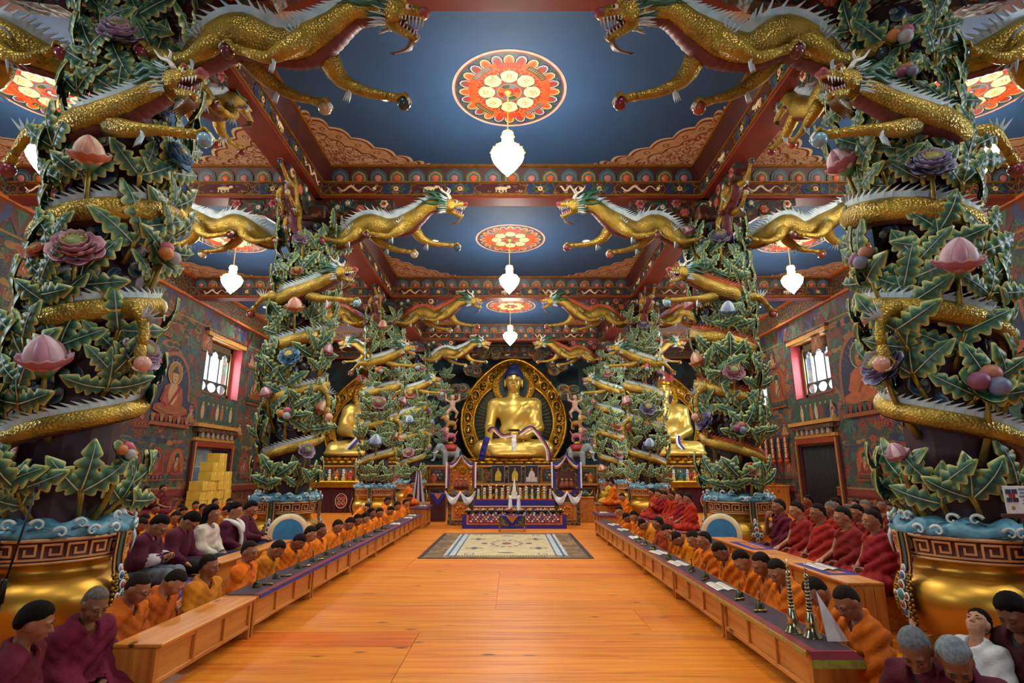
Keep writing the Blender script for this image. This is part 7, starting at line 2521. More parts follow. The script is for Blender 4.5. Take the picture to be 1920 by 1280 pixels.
mb = MB(); mb.box((0, 0, 0.95), (0.5, 0.8, 1.9), ch=0.01); ob('body', mb.mesh('body', mat('cabinet_blue', '#5c7492', 0.5)), t)
mb = MB(); mb.box((0.255, -0.2, 0.95), (0.012, 0.37, 1.8), ch=0.003); ob('door', mb.mesh('door', mat('cabinet_blue', '#5c7492')), t)
mb = MB(); mb.box((0.255, 0.2, 0.95), (0.012, 0.37, 1.8), ch=0.003); ob('door', mb.mesh('door', mat('cabinet_dark', '#33486a', 0.5)), t)
def pleated(name, lab, x, y0, y1, z0, z1, m, amp=0.05, per=0.16):
 mb = MB()
 n = int((y1 - y0) / per * 8)
 V = []
 for i in range(n + 1):
  y = y0 + (y1 - y0) * i / n
  a = 2 * PI * (y - y0) / per
  for z, f in ((z1, 0.6), ((z0 + z1) / 2, 0.9), (z0, 1.1)):
   V.append((x + amp * f * math.sin(a + 0.4 * math.sin(a * 0.23)), y, z))
 F = [(3 * i + k, 3 * i + 3 + k, 3 * i + 4 + k, 3 * i + 1 + k) for i in range(n) for k in range(2)]
 mb.add(V, F, 0, True)
 o = ob(name, mb.mesh(name, m), None, label=lab, cat='curtain')
 o.modifiers.new('thickness', 'SOLIDIFY').thickness = 0.008
m_curt = mat('dark_curtain', '#15151d', 0.9, col2='#0f0f16', vscale=8)
pleated('door_curtain', 'black pleated curtain closing the right doorway', 12.05, 20.75, 23.1, 0.03, 2.72, m_curt)
pleated('door_curtain', 'dark blue pleated curtain drawn aside in the left doorway', -12.05, 22.5, 23.4, 0.9, 2.6, mat('navy_curtain', '#161a2c', 0.9))
# ------------------------------------------------------------------ the great statues
m_gold2 = mat('statue_gold', '#e0c062', 0.32, 0.55, col2='#d6b450', vscale=1.5)
m_gold3 = mat('statue_gold_robe', '#e2c468', 0.34, 0.55, col2='#c8a444', vscale=2.5, bump=0.06, bscale=7)
m_bluehair = mat('statue_blue_hair', '#1a2a6c', 0.6, col2='#142056', bump=0.6, bscale=13, vor=True)
m_paintblack = mat('statue_paint_dark', '#1c1a18', 0.4)
m_lips = mat('statue_lips', '#a04438', 0.4)
def statue_meshes(kind):
 up = 0.0
 def head(q):
  s = np.stack([np.abs(q[:, 0]), q[:, 1], q[:, 2]], 1)
  d = sd_ell(q, (0, -0.01, 0.79), (0.082, 0.09, 0.095))
  d = sm_min(d, sd_ell(q, (0, 0.022, 0.74), (0.072, 0.066, 0.088)), 0.03)
  d = sm_min(d, sd_ell(q, (0, 0.05, 0.675), (0.03, 0.026, 0.022)), 0.03)
  d = sm_min(d, sd_ell(s, (0.034, 0.07, 0.782), (0.03, 0.016, 0.008)), 0.012)
  d = np.maximum(d, -sd_ell(s, (0.033, 0.098, 0.763), (0.022, 0.014, 0.008)))
  d = sm_min(d, sd_ell(s, (0.033, 0.074, 0.758), (0.021, 0.014, 0.011)), 0.008)
  d = sm_min(d, sd_cap(q, (0, 0.082, 0.775), (0, 0.104, 0.728), 0.008, 0.012), 0.01)
  d = sm_min(d, sd_ell(s, (0.011, 0.093, 0.725), (0.01, 0.01, 0.007)), 0.006)
  d = sm_min(d, sd_ell(q, (0, 0.083, 0.702), (0.022, 0.012, 0.006)), 0.005)
  d = sm_min(d, sd_ell(q, (0, 0.081, 0.692), (0.017, 0.012, 0.006)), 0.004)
  d = sm_min(d, sd_ell(s, (0.086, -0.005, 0.745), (0.011, 0.02, 0.055)), 0.01)
  return d
 RA = ((0.235, 0.02, 0.3), (0.235, 0.24, 0.16)) if kind == 'buddha' else ((0.225, 0.05, 0.3), (0.075, 0.21, 0.26))
 LA = ((-0.225, 0.04, 0.29), (-0.04, 0.21, 0.2))
 def body(p):
  d = head(p)
  d = sm_min(d, sd_cap(p, (0, -0.02, 0.56), (0, -0.005, 0.69), 0.06, 0.054), 0.025)
  d = sm_min(d, sd_ell(p, (0, 0.0, 0.46), (0.175, 0.1, 0.13)), 0.04)
  d = sm_min(d, sd_ell(p, (0, 0.0, 0.27), (0.125, 0.09, 0.2)), 0.06)
  d = sm_min(d, sd_cap(p, (-0.165, -0.015, 0.525), (0.165, -0.015, 0.525), 0.066), 0.04)
  for sd, (e, w) in ((1, RA), (-1, LA)):
   d = sm_min(d, sd_cap(p, (sd * 0.2, -0.015, 0.515), e, 0.06, 0.048), 0.03)
   d = sm_min(d, sd_cap(p, e, w, 0.046, 0.032), 0.02)
  if kind == 'buddha':
   d = sm_min(d, hand_sd(p, RA[1], norm((0.0, 0.35, -0.95)), (-1, 0, 0), (0, -0.95, -0.2), 0.05), 0.012)
  else:
   d = sm_min(d, hand_sd(p, RA[1], norm((-0.2, 0.2, 0.95)), (-0.9, -0.3, 0), (0, 1, 0), 0.1), 0.012)
  d = sm_min(d, hand_sd(p, LA[1], norm((0.9, 0.3, 0.0)), (0, 1, 0), (0, 0, 1), 0.1), 0.012)
  d = sm_min(d, sd_ell(p, (0, 0.0, 0.1), (0.2, 0.15, 0.1)), 0.05)
  for sd in (1, -1):
   d = sm_min(d, sd_cap(p, (sd * 0.1, 0.02, 0.095), (sd * 0.29, 0.2, 0.075), 0.088, 0.072), 0.03)
   d = sm_min(d, sd_cap(p, (sd * 0.29, 0.2, 0.075), (-sd * 0.08, 0.27, 0.085), 0.07, 0.045), 0.02)
   d = sm_min(d, sd_ell(p, (-sd * 0.13, 0.26, 0.12), (0.06, 0.035, 0.028)), 0.02)
  return np.maximum(d, -p[:, 2] + 0.005)
 def robe(p):
  d = sd_ell(p, (0, 0.0, 0.27), (0.142, 0.106, 0.22))
  t = sd_ell(p, (-0.02, 0.0, 0.44), (0.185, 0.113, 0.15))
  t = sm_min(t, sd_cap(p, (-0.16, -0.015, 0.525), (-0.2, -0.015, 0.515), 0.075), 0.03)
  if kind != 'buddha':
   t = sm_min(t, sd_cap(p, (-0.165, -0.015, 0.525), (0.165, -0.015, 0.525), 0.073), 0.03)
   t = sm_min(t, sd_cap(p, (0.2, -0.015, 0.515), RA[0], 0.075, 0.075), 0.03)
   t = sm_min(t, sd_cap(p, RA[0], RA[1], 0.07, 0.05), 0.03)
  d = sm_min(d, t, 0.03)
  e, w = LA
  d = sm_min(d, sd_cap(p, (-0.2, -0.015, 0.515), e, 0.07, 0.066), 0.03)
  d = sm_min(d, sd_cap(p, e, (np.array(e) + (np.array(w) - np.array(e)) * 0.8), 0.066, 0.055), 0.03)
  # diagonal opening: bare right shoulder and breast, or a V neck
  if kind == 'buddha':
   d = np.maximum(d, ((p[:, 0] + 0.1) * 0.68 + (p[:, 2] - 0.52) * 0.73) * (p[:, 2] > 0.2) - 1.0 * (p[:, 2] <= 0.2) - 0.0)
  else:
   d = np.maximum(d, -sd_cap(p, (0, 0.14, 0.42), (0, 0.08, 0.62), 0.01, 0.1))
  for sd in (1, -1):
   d = sm_min(d, sd_cap(p, (sd * 0.1, 0.02, 0.098), (sd * 0.29, 0.2, 0.08), 0.1, 0.082), 0.03)
   d = sm_min(d, sd_cap(p, (sd * 0.29, 0.2, 0.08), (sd * 0.02, 0.27, 0.075), 0.078, 0.06), 0.02)
  d = sm_min(d, sd_ell(p, (0, 0.3, 0.03), (0.2, 0.12, 0.035)), 0.03)
  if kind != 'buddha':
   d = sm_min(d, sd_ell(p, (0, 0.2, 0.03), (0.4, 0.22, 0.05)), 0.04)
  u = p[:, 0] * 0.55 + p[:, 2] * 0.8
  d = d + 0.0025 * np.sin(u * 60 + 1.5 * np.sin(p[:, 0] * 9)) * (p[:, 2] > 0.16) + 0.002 * np.sin(p[:, 0] * 45 + p[:, 1] * 30) * (p[:, 2] <= 0.16)
  return np.maximum(d, -p[:, 2] + 0.002)
 res = {'body': sdf_mesh('body', body, (-0.42, -0.2, 0), (0.42, 0.5, 0.95), 0.0085, m_gold2),
  'robe': sdf_mesh('robe', robe, (-0.46, -0.22, -0.02), (0.46, 0.52, 0.68), 0.0095, m_gold3)}
 def hair(q):
  lim = (q[:, 2] - 0.792) * 0.85 - (q[:, 1] - 0.065) * 0.42
  k = np.clip(np.minimum(lim, (q[:, 2] - 0.72) * 0.7) / 0.012, -1, 1)
  d = sd_ell(q, (0, -0.01, 0.79), (0.082, 0.09, 0.095)) - 0.017 * k
  d = sm_min(d, sd_ell(q, (0, -0.015, 0.888), (0.058, 0.058, 0.046)), 0.012)
  return (d + 0.0022 * np.sin(q[:, 0] * 300) * np.sin(q[:, 1] * 300) * np.sin(q[:, 2] * 300) * (k > 0)) * 0.7
 if kind == 'buddha':
  res['hair'] = sdf_mesh('hair', hair, (-0.14, -0.16, 0.66), (0.14, 0.14, 0.97), 0.006, m_bluehair)
 mb = MB()
 for s in (-1, 1):
  mb.tube(spline([(s * 0.013, 0.0925, 0.7605), (s * 0.033, 0.0915, 0.756), (s * 0.053, 0.077, 0.7605)], 7), [0.001, 0.0025, 0.003, 0.003, 0.003, 0.002, 0.001], 5, 0)
  mb.tube(spline([(s * 0.012, 0.09, 0.788), (s * 0.034, 0.088, 0.797), (s * 0.06, 0.065, 0.785)], 7), [0.001, 0.002, 0.0025, 0.0025, 0.0025, 0.002, 0.001], 5, 0)
 mb.tube([(-0.021, 0.09, 0.6975), (0, 0.0975, 0.6965), (0.021, 0.09, 0.6975)], [0.0015, 0.004, 0.0015], 6, 1)
 res['face_paint'] = mb.mesh('face_paint', [m_paintblack, m_lips])
 return res
def lotus_throne(w, d, h, mats):
 mb = MB()
 n = 30
 for tier, (z, rr, up) in enumerate(((0.0, 1.0, 1), (h * 0.45, 0.97, 1))):
  for i in range(n):
   a = 2 * PI * (i + 0.5 * tier) / n
   c = (w * rr * math.cos(a), d * rr * math.sin(a))
   mb.ball((c[0], c[1], z + h * 0.27), (w * 0.12, d * 0.14, h * 0.3), 8, 6, 0)
 mb.lathe([(1.0, 0.0), (1.02, h * 0.1), (0.9, h * 0.5), (1.0, h * 0.9), (1.0, h), (0.0, h)], 40, M=T(s=(w, d, 1)), mi=0)
 return mb
m_halo = mat('halo_teal', '#20403c', 0.6, col2='#18302f')
m_rib = mat('nimbus_ribs', '#5c5a34', 0.45, 0.4, col2='#464626', vscale=9)
m_nimbus = mat('nimbus_ground', '#2c3020', 0.6, col2='#222818')
m_filig2 = mat('aureole_gold', '#c8982e', 0.35, 0.8, col2='#8c6418', vscale=9, bump=0.9, bscale=16, vor=True)
m_niche = mat('niche_dark', '#151310', 0.8)
def aureole(lab, loc, s, niches, group=None):
 """gilded aureole: ribbed nimbus, ring of filigree with little figures in niches, head halo; local origin at the nimbus centre"""
 t = thing('gilded_aureole', lab, 'aureole', loc, scale=s, group=group)
 F = frame((0, 0, 0), (1, 0, 0), (0, 0, 1), (0, -1, 0))
 mb = MB()
 n = 60
 def rim(rx, ry, top):
  P = []
  for i in range(n):
   a = -PI * 0.28 + PI * 1.56 * i / (n - 1)
   x, y = rx * math.cos(a), ry * math.sin(a)
   if y > 0: y += top * (math.sin(a) ** 6)
   P.append((x, y))
  return P
 O, I = rim(2.85, 2.95, 0.5), rim(2.18, 2.2, 0.0)
 V = [(x, y, 0.0) for x, y in O] + [(x, y, 0.0) for x, y in I] + [(x, y, 0.16) for x, y in O] + [(x, y, 0.2) for x, y in I]
 Fc = []
 for i in range(n - 1):
  Fc += [(2 * n + i, 2 * n + i + 1, 3 * n + i + 1, 3 * n + i), (i, i + 1, 2 * n + i + 1, 2 * n + i), (3 * n + i, 3 * n + i + 1, n + i + 1, n + i)]
 mb.add(V, [tuple(reversed(f)) for f in Fc], 0, True, F)
 for P, r in ((O, 0.09), (I, 0.075)):
  mb.tube([(x, y, 0.15) for x, y in P], r, 7, 1, True, F)
 for i in range(n - 1):          # scrolls of filigree
  if i % 2: continue
  for f in (0.24, 0.62, 0.9):
   x, y = O[i][0] * f + I[i][0] * (1 - f), O[i][1] * f + I[i][1] * (1 - f)
   q = np.linspace(0.5, 6.5, 9)
   mb.tube(np.stack([x + 0.022 * q * np.cos(q + i), y + 0.022 * q * np.sin(q + i), np.full(9, 0.2)], 1), 0.035, 5, 1, True, F)
 ob('filigree_ring', mb.mesh('filigree_ring', [m_filig2, m_gold]), t)
 mb = MB()
 mb.flat(I, 0.02, 0, F)
 mb.flat([(x * 1.01, y * 1.01) for x, y in I], 0.0, 0, F)
 ob('nimbus', mb.mesh('nimbus', m_nimbus), t)
 rb = MB(); rb.tube([(0, 0, 0), (0, 1.0, 0)], [0.02, 0.04], 5); rme = rb.mesh('ray', m_rib)
 for i in range(47):
  a = -PI * 0.27 + PI * 1.54 * i / 46
  o = ob('ray', rme, t)
  c, q = math.cos(a), math.sin(a)
  L = 1.42
  M = F @ frame((0.75 * c, 0.75 * q, 0.05), (-q, c, 0), (c * L, q * L, 0), (0, 0, 1))
  o.matrix_local = Matrix(M.tolist())
 # head halo
 M2 = F @ T((0, 1.9, 0.1))
 mb = MB()
 mb.ring(0.0001, 0.82, 0.16, 40, 0, M=M2)
 ob('head_halo', mb.mesh('head_halo', m_halo), t)
 mb = MB()
 mb.lathe([(0.8, 0.15), (0.84, 0.24), (1.12, 0.22), (1.2, 0.12), (1.18, 0.0)], 48, M=M2, mi=0)
 for i in range(36):
  a = i * PI / 18
  mb.ball((1.0 * math.cos(a), 1.0 * math.sin(a), 0.24), (0.07, 0.07, 0.04), 7, 5, 1, M2)
 ob('halo_rim', mb.mesh('halo_rim', [m_filig2, m_gold]), t)
 # niches with seated figurines
 nm = MB()
 nm.flat(ell(0, 0, 0.21, 0.27, 16), 0.215, 0)
 nm.tube([(0.22 * math.cos(a), 0.28 * math.sin(a), 0.21) for a in np.linspace(0, 2 * PI, 17)], 0.04, 5, 1, cap=False)
 nme = nm.mesh('niche', [m_niche, m_gold])
 fm = MB()
 fm.lathe([(0.1, -0.16), (0.13, -0.12), (0.09, -0.06), (0.075, 0.04), (0.03, 0.08)], 10, M=frame((0, 0, 0.26), (1, 0, 0), (0, 0, -1), (0, 1, 0)))
 fm.ball((0, 0.12, 0.26), (0.045, 0.055, 0.045), 8, 6)
 fme = fm.mesh('figurine', m_gold)
 for k in range(niches):
  a = -0.42 + (PI + 0.84) * k / (niches - 1)
  if niches > 8 and abs(a - PI / 2) < 0.45: continue
  x, y = 2.5 * math.cos(a), 2.56 * math.sin(a) + (0.25 * math.sin(a) ** 6 if a > 0 and a < PI else 0)
  o = ob('niche', nme, t); o.matrix_local = Matrix((F @ T((x, y, 0))).tolist())
  q = ob('figurine', fme, o)
 return t
BM = statue_meshes('buddha')
GM = statue_meshes('guru')
SB = 5.5
PZ = 2.0       # platform top
b = thing('buddha_statue', 'great golden seated Buddha statue with blue hair at the centre', 'statue', (0.09, 30.0, PZ + 0.37), (0, 0, PI), scale=SB)
for k in ('body', 'robe', 'hair', 'face_paint'):
 ob(k, BM[k], b)
# robe seams, drawn as fine raised cords
mb = MB()
mb.ball((-0.0, 0.235, 0.225), (0.055, 0.05, 0.035), 14, 8, 0)
mb.lathe([(0.03, 0.24), (0.058, 0.255), (0.05, 0.262), (0.02, 0.262)], 14, c=(0, 0.235, 0), mi=1)
ob('alms_bowl', mb.mesh('alms_bowl', [m_gold2, m_paintblack]), b)
mb = lotus_throne(2.35, 1.42, 0.34, None)
ob('lotus_throne', mb.mesh('lotus_throne', m_gold), None, (0.09, 29.62, PZ + 0.025), label='gilded lotus throne under the great Buddha', cat='throne')
def stole(pts, w, cols, lab, name='silk_stole'):
 mb = MB()
 P = spline(pts, 30)
 X, Y, Tn = frames(P)
 d = np.array([0, 0, 1.0])
 nC = len(cols)
 for k, c in enumerate(cols):
  V = []
  for i, p in enumerate(P):
   s = X[i] * 0.0 + (np.cross(Tn[i], [0, -1, 0]))
   s = s / (np.linalg.norm(s) + 1e-6)
   for e in (k, k + 1):
    V.append(p + s * (w * (e / nC - 0.5)) + np.array([0, -0.02 * math.sin(i * 0.8 + e), 0]))
  mb.add(V, [(2 * i, 2 * i + 1, 2 * i + 3, 2 * i + 2) for i in range(29)], c, True)
 o = ob(name, mb.mesh(name, [m_royal, m_oline, m_whitecloth]), None, label=lab, cat='cloth')
 o.modifiers.new('thickness', 'SOLIDIFY').thickness = 0.02
stole([(-1.2, 28.30, 3.65), (-0.95, 28.03, 3.80), (-0.5, 28.18, 3.45), (-0.05, 28.18, 3.50)], 0.22, [0, 1, 2], 'blue, orange and white stole over the Buddha\'s lowered arm')
stole([(-1.55, 28.33, 2.25), (-1.45, 28.18, 2.70), (-1.25, 28.08, 3.40)], 0.3, [0], 'blue end of the stole hanging beside the Buddha\'s right knee')
stole([(0.35, 28.08, 3.50), (0.9, 28.13, 3.85), (1.25, 28.13, 3.60), (1.75, 28.13, 2.85), (1.85, 28.13, 2.20)], 0.22, [0, 1, 2], 'blue, orange and white stole over the Buddha\'s left arm')
stole([(0.1, 28.03, 3.50), (0.1, 27.98, 3.00), (0.1, 28.00, 2.40)], 0.24, [2], 'white silk scarf hanging from the Buddha\'s bowl')
aureole('gilded aureole with niches and ribbed nimbus behind the great Buddha', (0.09, 31.0, 4.4), 1.02, 17)
m_hat = mat('hat_red', '#9a3226', 0.6, col2='#842820', vscale=3)
for sx, w, lab in ((-7.95, 'left', 'golden seated guru statue in red hat, left of the great Buddha'), (8.3, 'right', 'golden seated guru statue in red hat, right of the great Buddha')):
 g = thing('guru_statue', lab, 'statue', (sx, 30.0, PZ + 0.44), (0, 0, PI + (0.12 if sx < 0 else -0.12)), scale=4.7)
 for k in ('body', 'robe', 'face_paint'):
  ob(k, GM[k], g)
 mb = MB()
 mb.lathe([(0.1, 0.82), (0.108, 0.835), (0.1, 0.86), (0.098, 0.9), (0.075, 0.96), (0.03, 1.0), (0.0, 1.02)], 20, c=(0, -0.01, 0), mi=[1, 1, 0, 0, 0, 0])
 mb.ball((0, 0.085, 0.9), (0.02, 0.01, 0.02), 8, 6, 2)
 for s in (-1, 1):
  mb.prism([(s * 0.085, 0.83), (s * 0.125, 0.88), (s * 0.12, 0.98), (s * 0.075, 0.93)], -0.03, 0.03, 0, frame((0, 0, 0), (1, 0, 0), (0, 0, 1), (0, -1, 0)))
 ob('hat', mb.mesh('hat', [m_hat, m_gold, m_white]), g)
 mb = lotus_throne(2.0, 1.3, 0.4, None)
 ob('lotus_throne', mb.mesh('lotus_throne', m_gold), None, (sx, 29.6, PZ + 0.025), label='gilded lotus throne under the %s guru statue' % w, cat='throne')
 aureole('gilded aureole with ribbed nimbus behind the %s guru statue' % w, (sx, 31.0, 4.1), 0.88, 11)
 stole([(sx + 0.2, 28.53, 3.50), (sx - 0.2 * (1 if sx < 0 else -1), 28.33, 3.00), (sx - 0.9 * (1 if sx < 0 else -1), 28.38, 2.20)], 0.22, [0, 2], 'blue and white stole slanting across the %s guru statue' % w)
# ------------------------------------------------------------------ platform of the statues with carved front
m_plat = ramp_mat('platform_front_paint', ['#3a2018', '#4a2a18', '#26302a', '#5a3a1c', '#2a2024'], 5.0, 0.65, line=('#8a6428', 0.03, 0.9))
pf = thing('statue_platform', 'long carved and painted platform carrying the statues across the back', 'platform', (0, 28.0, 0))
mb = MB(); mb.box((0, 1.95, 1.0), (23.0, 3.9, 2.0)); ob('core', mb.mesh('core', m_plat), pf)
mb = MB()
for z, h_, o_ in ((1.96, 0.1, 0.1), (1.08, 0.09, 0.46), (0.05, 0.1, 0.12)):
 mb.box((0, -o_ / 2, z), (23.0, o_ + 0.02, h_), 0, ch=0.01)
ob('mouldings', mb.mesh('mouldings', m_ochre), pf)
pm = []
for k in range(3):
 q = MB()
 q.box((0, -0.03, 0), (0.86, 0.05, 0.78), 0, ch=0.012)
 q.box((0, -0.06, 0), (0.7, 0.03, 0.6), 1 + k % 3, ch=0.01)
 for a in range(6):
  q.ball((0.18 * math.cos(a * PI / 3), -0.08, 0.18 * math.sin(a * PI / 3)), (0.09, 0.03, 0.09), 8, 5, (2, 3, 1)[k])
 q.ball((0, -0.09, 0), (0.08, 0.03, 0.08), 8, 5, 4)
 pm.append(q.mesh('front_panel', [m_gilt_line, m_darkred, m_teal, m_green, m_ochre]))
for i in range(25):
 x = -11.04 + i * 0.92
 ob('front_panel', pm[i % 3], pf, (x, 0, 0.57))
 if abs(x) > 1.8:
  ob('front_panel', pm[(i + 1) % 3], pf, (x, 0.02, 1.52))
# framed photographs on the platform front
def photo(x, lab, robe):
 t = thing('framed_picture', lab, 'picture', (x, 27.7, 1.14), (0.06, 0, 0))
 mb = MB(); mb.box((0, 0, 0.43), (0.66, 0.03, 0.86), 0, ch=0.01); mb.box((0, -0.013, 0.43), (0.58, 0.012, 0.78), 1); ob('frame', mb.mesh('frame', [m_grey, mat('photo_dark', '#1c1a20', 0.4)]), t)
 F = frame((0, -0.021, 0), (1, 0, 0), (0, 0, 1), (0, -1, 0))
 mb = MB()
 mb.flat([(-0.14, 0.12), (0.14, 0.12), (0.16, 0.45), (0.07, 0.6), (-0.06, 0.6), (-0.15, 0.42)], 0.0, 0, F)
 mb.flat(ell(0.0, 0.67, 0.05, 0.065, 12), 0.001, 1, F)
 if robe is None:
  mb.flat([(-0.27, 0.07), (0.27, 0.07), (0.27, 0.3), (-0.27, 0.3)], 0.002, 0, F)
 ob('print', mb.mesh('print', [mat('photo_yellow', '#b09a30', 0.5) if robe else mat('photo_white', '#b8b4b0', 0.5), m_skinpaint]), t)
photo(-0.68, 'dark framed picture of a yellow-robed figure, left of three', 1)
photo(0.14, 'dark framed picture of a yellow-robed figure, middle of three', 1)
photo(0.96, 'dark framed picture with a white lower half, right of three', None)
# offerings along the ledge: little statues, butter lamps, cakes
def statuette(c1, c2, seed):
 mb = MB()
 mb.lathe([(0.1, 0), (0.13, 0.03), (0.1, 0.08), (0.13, 0.1)], 12, mi=1)
 mb.lathe([(0.13, 0.1), (0.12, 0.16), (0.075, 0.22), (0.07, 0.28), (0.085, 0.32), (0.03, 0.36)], 12, mi=0)
 mb.ball((0, 0, 0.41), (0.048, 0.048, 0.06), 10, 7, 0)
 mb.lathe([(0.05, 0.44), (0.03, 0.5), (0.0, 0.56)], 8, mi=1)
 mb.lathe([(0.17, 0.1), (0.18, 0.25), (0.12, 0.46), (0.0, 0.6), (0.0, 0.55)], 10, c=(0, 0.08, 0), mi=2, M=T(s=(1, 0.25, 1)))
 return mb.mesh('statuette_body', [c1, c2, m_green if seed else m_scarlet])
def stupa():
 mb = MB()
 mb.box((0, 0, 0.05), (0.3, 0.3, 0.1), 0); mb.box((0, 0, 0.14), (0.22, 0.22, 0.08), 1)
 mb.lathe([(0.08, 0.18), (0.13, 0.26), (0.12, 0.32), (0.05, 0.38), (0.06, 0.4), (0.015, 0.62), (0.0, 0.68)], 12, mi=0)
 return mb.mesh('stupa_body', [m_orange, m_scarlet])
def torma():
 mb = MB()
 mb.lathe([(0.06, 0), (0.05, 0.03), (0.055, 0.05), (0.035, 0.14), (0.01, 0.18)], 12, mi=0)
 for z, r in ((0.17, 0.035), (0.24, 0.04), (0.31, 0.035)):
  mb.lathe([(0.0, -0.014), (r, -0.012), (r * 1.1, 0), (r, 0.012), (0.0, 0.014)], 14, M=frame((0, -0.02, z), (1, 0, 0), (0, 0, 1), (0, -1, 0)), mi=1)
  mb.lathe([(0.0, 0.012), (r * 0.45, 0.016), (0.0, 0.022)], 10, M=frame((0, -0.02, z), (1, 0, 0), (0, 0, 1), (0, -1, 0)), mi=2)
 return mb.mesh('butter_cake', [mat('torma_yellow', '#d8b45a', 0.6), mat('torma_white', '#e4e0d0', 0.6), m_grey])
SM = [statuette(m_gold, m_ochre, 0), statuette(m_teal, m_gold, 1), statuette(m_scarlet, m_gold, 0)]
STU, TORMA = stupa(), torma()
i = 0
r = random.Random(9)
kinds = ['gilded', 'blue-green', 'red']
for sgn, sd in ((-1, 'left'), (1, 'right')):
 for j in range(14):
  x = sgn * (2.6 + j * 0.62)
  if j % 5 == 3:
   ob('small_stupa', STU, None, (x, 27.72, 1.126), (0, 0, 0), r.uniform(0.8, 1.1), 'small orange stupa on the %s ledge, %s out from the Buddha' % (sd, ORD[j]), 'stupa', 'offerings on the platform ledge')
  else:
   k = (j + (sgn > 0)) % 3
   ob('statuette', SM[k], None, (x, 27.72, 1.126), (0, 0, 0), r.uniform(0.8, 1.25), 'small %s seated statuette on the %s ledge, %s out from the Buddha' % (kinds[k], sd, ORD[j]), 'statuette', 'offerings on the platform ledge')
# ------------------------------------------------------------------ carved figures beside the aureole: foliage screens, clouds, boys, elephants
m_ele = mat('elephant_grey', '#8e9696', 0.6, col2='#7b8484', vscale=6)
def elephant():
 def f(p):
  s = np.stack([p[:, 0], np.abs(p[:, 1]), p[:, 2]], 1)
  d = sd_ell(p, (0, 0, 0.62), (0.42, 0.26, 0.28))
  d = sm_min(d, sd_ell(p, (0.45, 0, 0.74), (0.2, 0.17, 0.2)), 0.08)
  d = sm_min(d, sd_ell(s, (0.36, 0.2, 0.72), (0.12, 0.03, 0.17)), 0.03)
  P = [(0.58, 0, 0.66), (0.68, 0, 0.5), (0.68, 0, 0.32), (0.74, 0, 0.2), (0.82, 0, 0.22)]
  for a, b, r0, r1 in zip(P[:-1], P[1:], (0.085, 0.065, 0.05, 0.04), (0.065, 0.05, 0.04, 0.03)):
   d = sm_min(d, sd_cap(p, a, b, r0, r1), 0.03)
  for x in (-0.26, 0.24):
   d = sm_min(d, sd_cap(s, (x, 0.14, 0.5), (x, 0.15, 0.06), 0.12, 0.09), 0.05)
  d = sm_min(d, sd_cap(p, (-0.42, 0, 0.7), (-0.5, 0, 0.35), 0.02, 0.015), 0.02)
  return np.maximum(d, -p[:, 2])
 me = sdf_mesh('elephant_body', f, (-0.6, -0.4, -0.02), (0.95, 0.4, 1.05), 0.022, m_ele)
 mb = MB()
 for s in (-1, 1):
  mb.tube(spline([(0.56, s * 0.1, 0.6), (0.66, s * 0.13, 0.52), (0.78, s * 0.13, 0.55)], 6), np.linspace(0.03, 0.006, 6), 6)
 tusk = mb.mesh('tusks', m_tooth)
 mb = MB()
 mb.lathe([(0.28, -0.02), (0.31, -0.16), (0.3, -0.3), (0.0, 0.03)][::-1], 14, M=T((0, 0, 0.9), s=(1, 1, 1)), mi=0)
 mb.lathe([(0.12, 0.9), (0.16, 0.94), (0.1, 1.0), (0.0, 1.02)], 12, mi=1)
 cl = mb.mesh('saddle_cloth', [m_scarlet, m_gold])
 return me, tusk, cl
EL = elephant()
def boy():
 def f(p):
  d = sd_ell(p, (0, 0, 0.55), (0.11, 0.085, 0.18))
  d = sm_min(d, sd_ell(p, (0, -0.01, 0.83), (0.085, 0.09, 0.1)), 0.03)
  d = sm_min(d, sd_ell(p, (0, 0, 0.38), (0.12, 0.1, 0.1)), 0.04)
  for s in (-1, 1):
   d = sm_min(d, sd_cap(p, (s * 0.12, 0, 0.66), (s * 0.25, -0.02, 0.72), 0.045, 0.038), 0.03)
   d = sm_min(d, sd_cap(p, (s * 0.25, -0.02, 0.72), (s * 0.27, -0.04, 0.95), 0.038, 0.028), 0.02)
   d = sm_min(d, sd_cap(p, (s * 0.07, 0, 0.36), (s * 0.2, -0.12, 0.22), 0.07, 0.05), 0.03)
   d = sm_min(d, sd_cap(p, (s * 0.2, -0.12, 0.22), (s * 0.14, -0.05, 0.03), 0.05, 0.035), 0.02)
  return d
 return sdf_mesh('carved_boy', f, (-0.4, -0.3, -0.05), (0.4, 0.2, 1.05), 0.018, mat('carved_boy_pink', '#c09c88', 0.5, col2='#b08a76'))
BOY = boy()
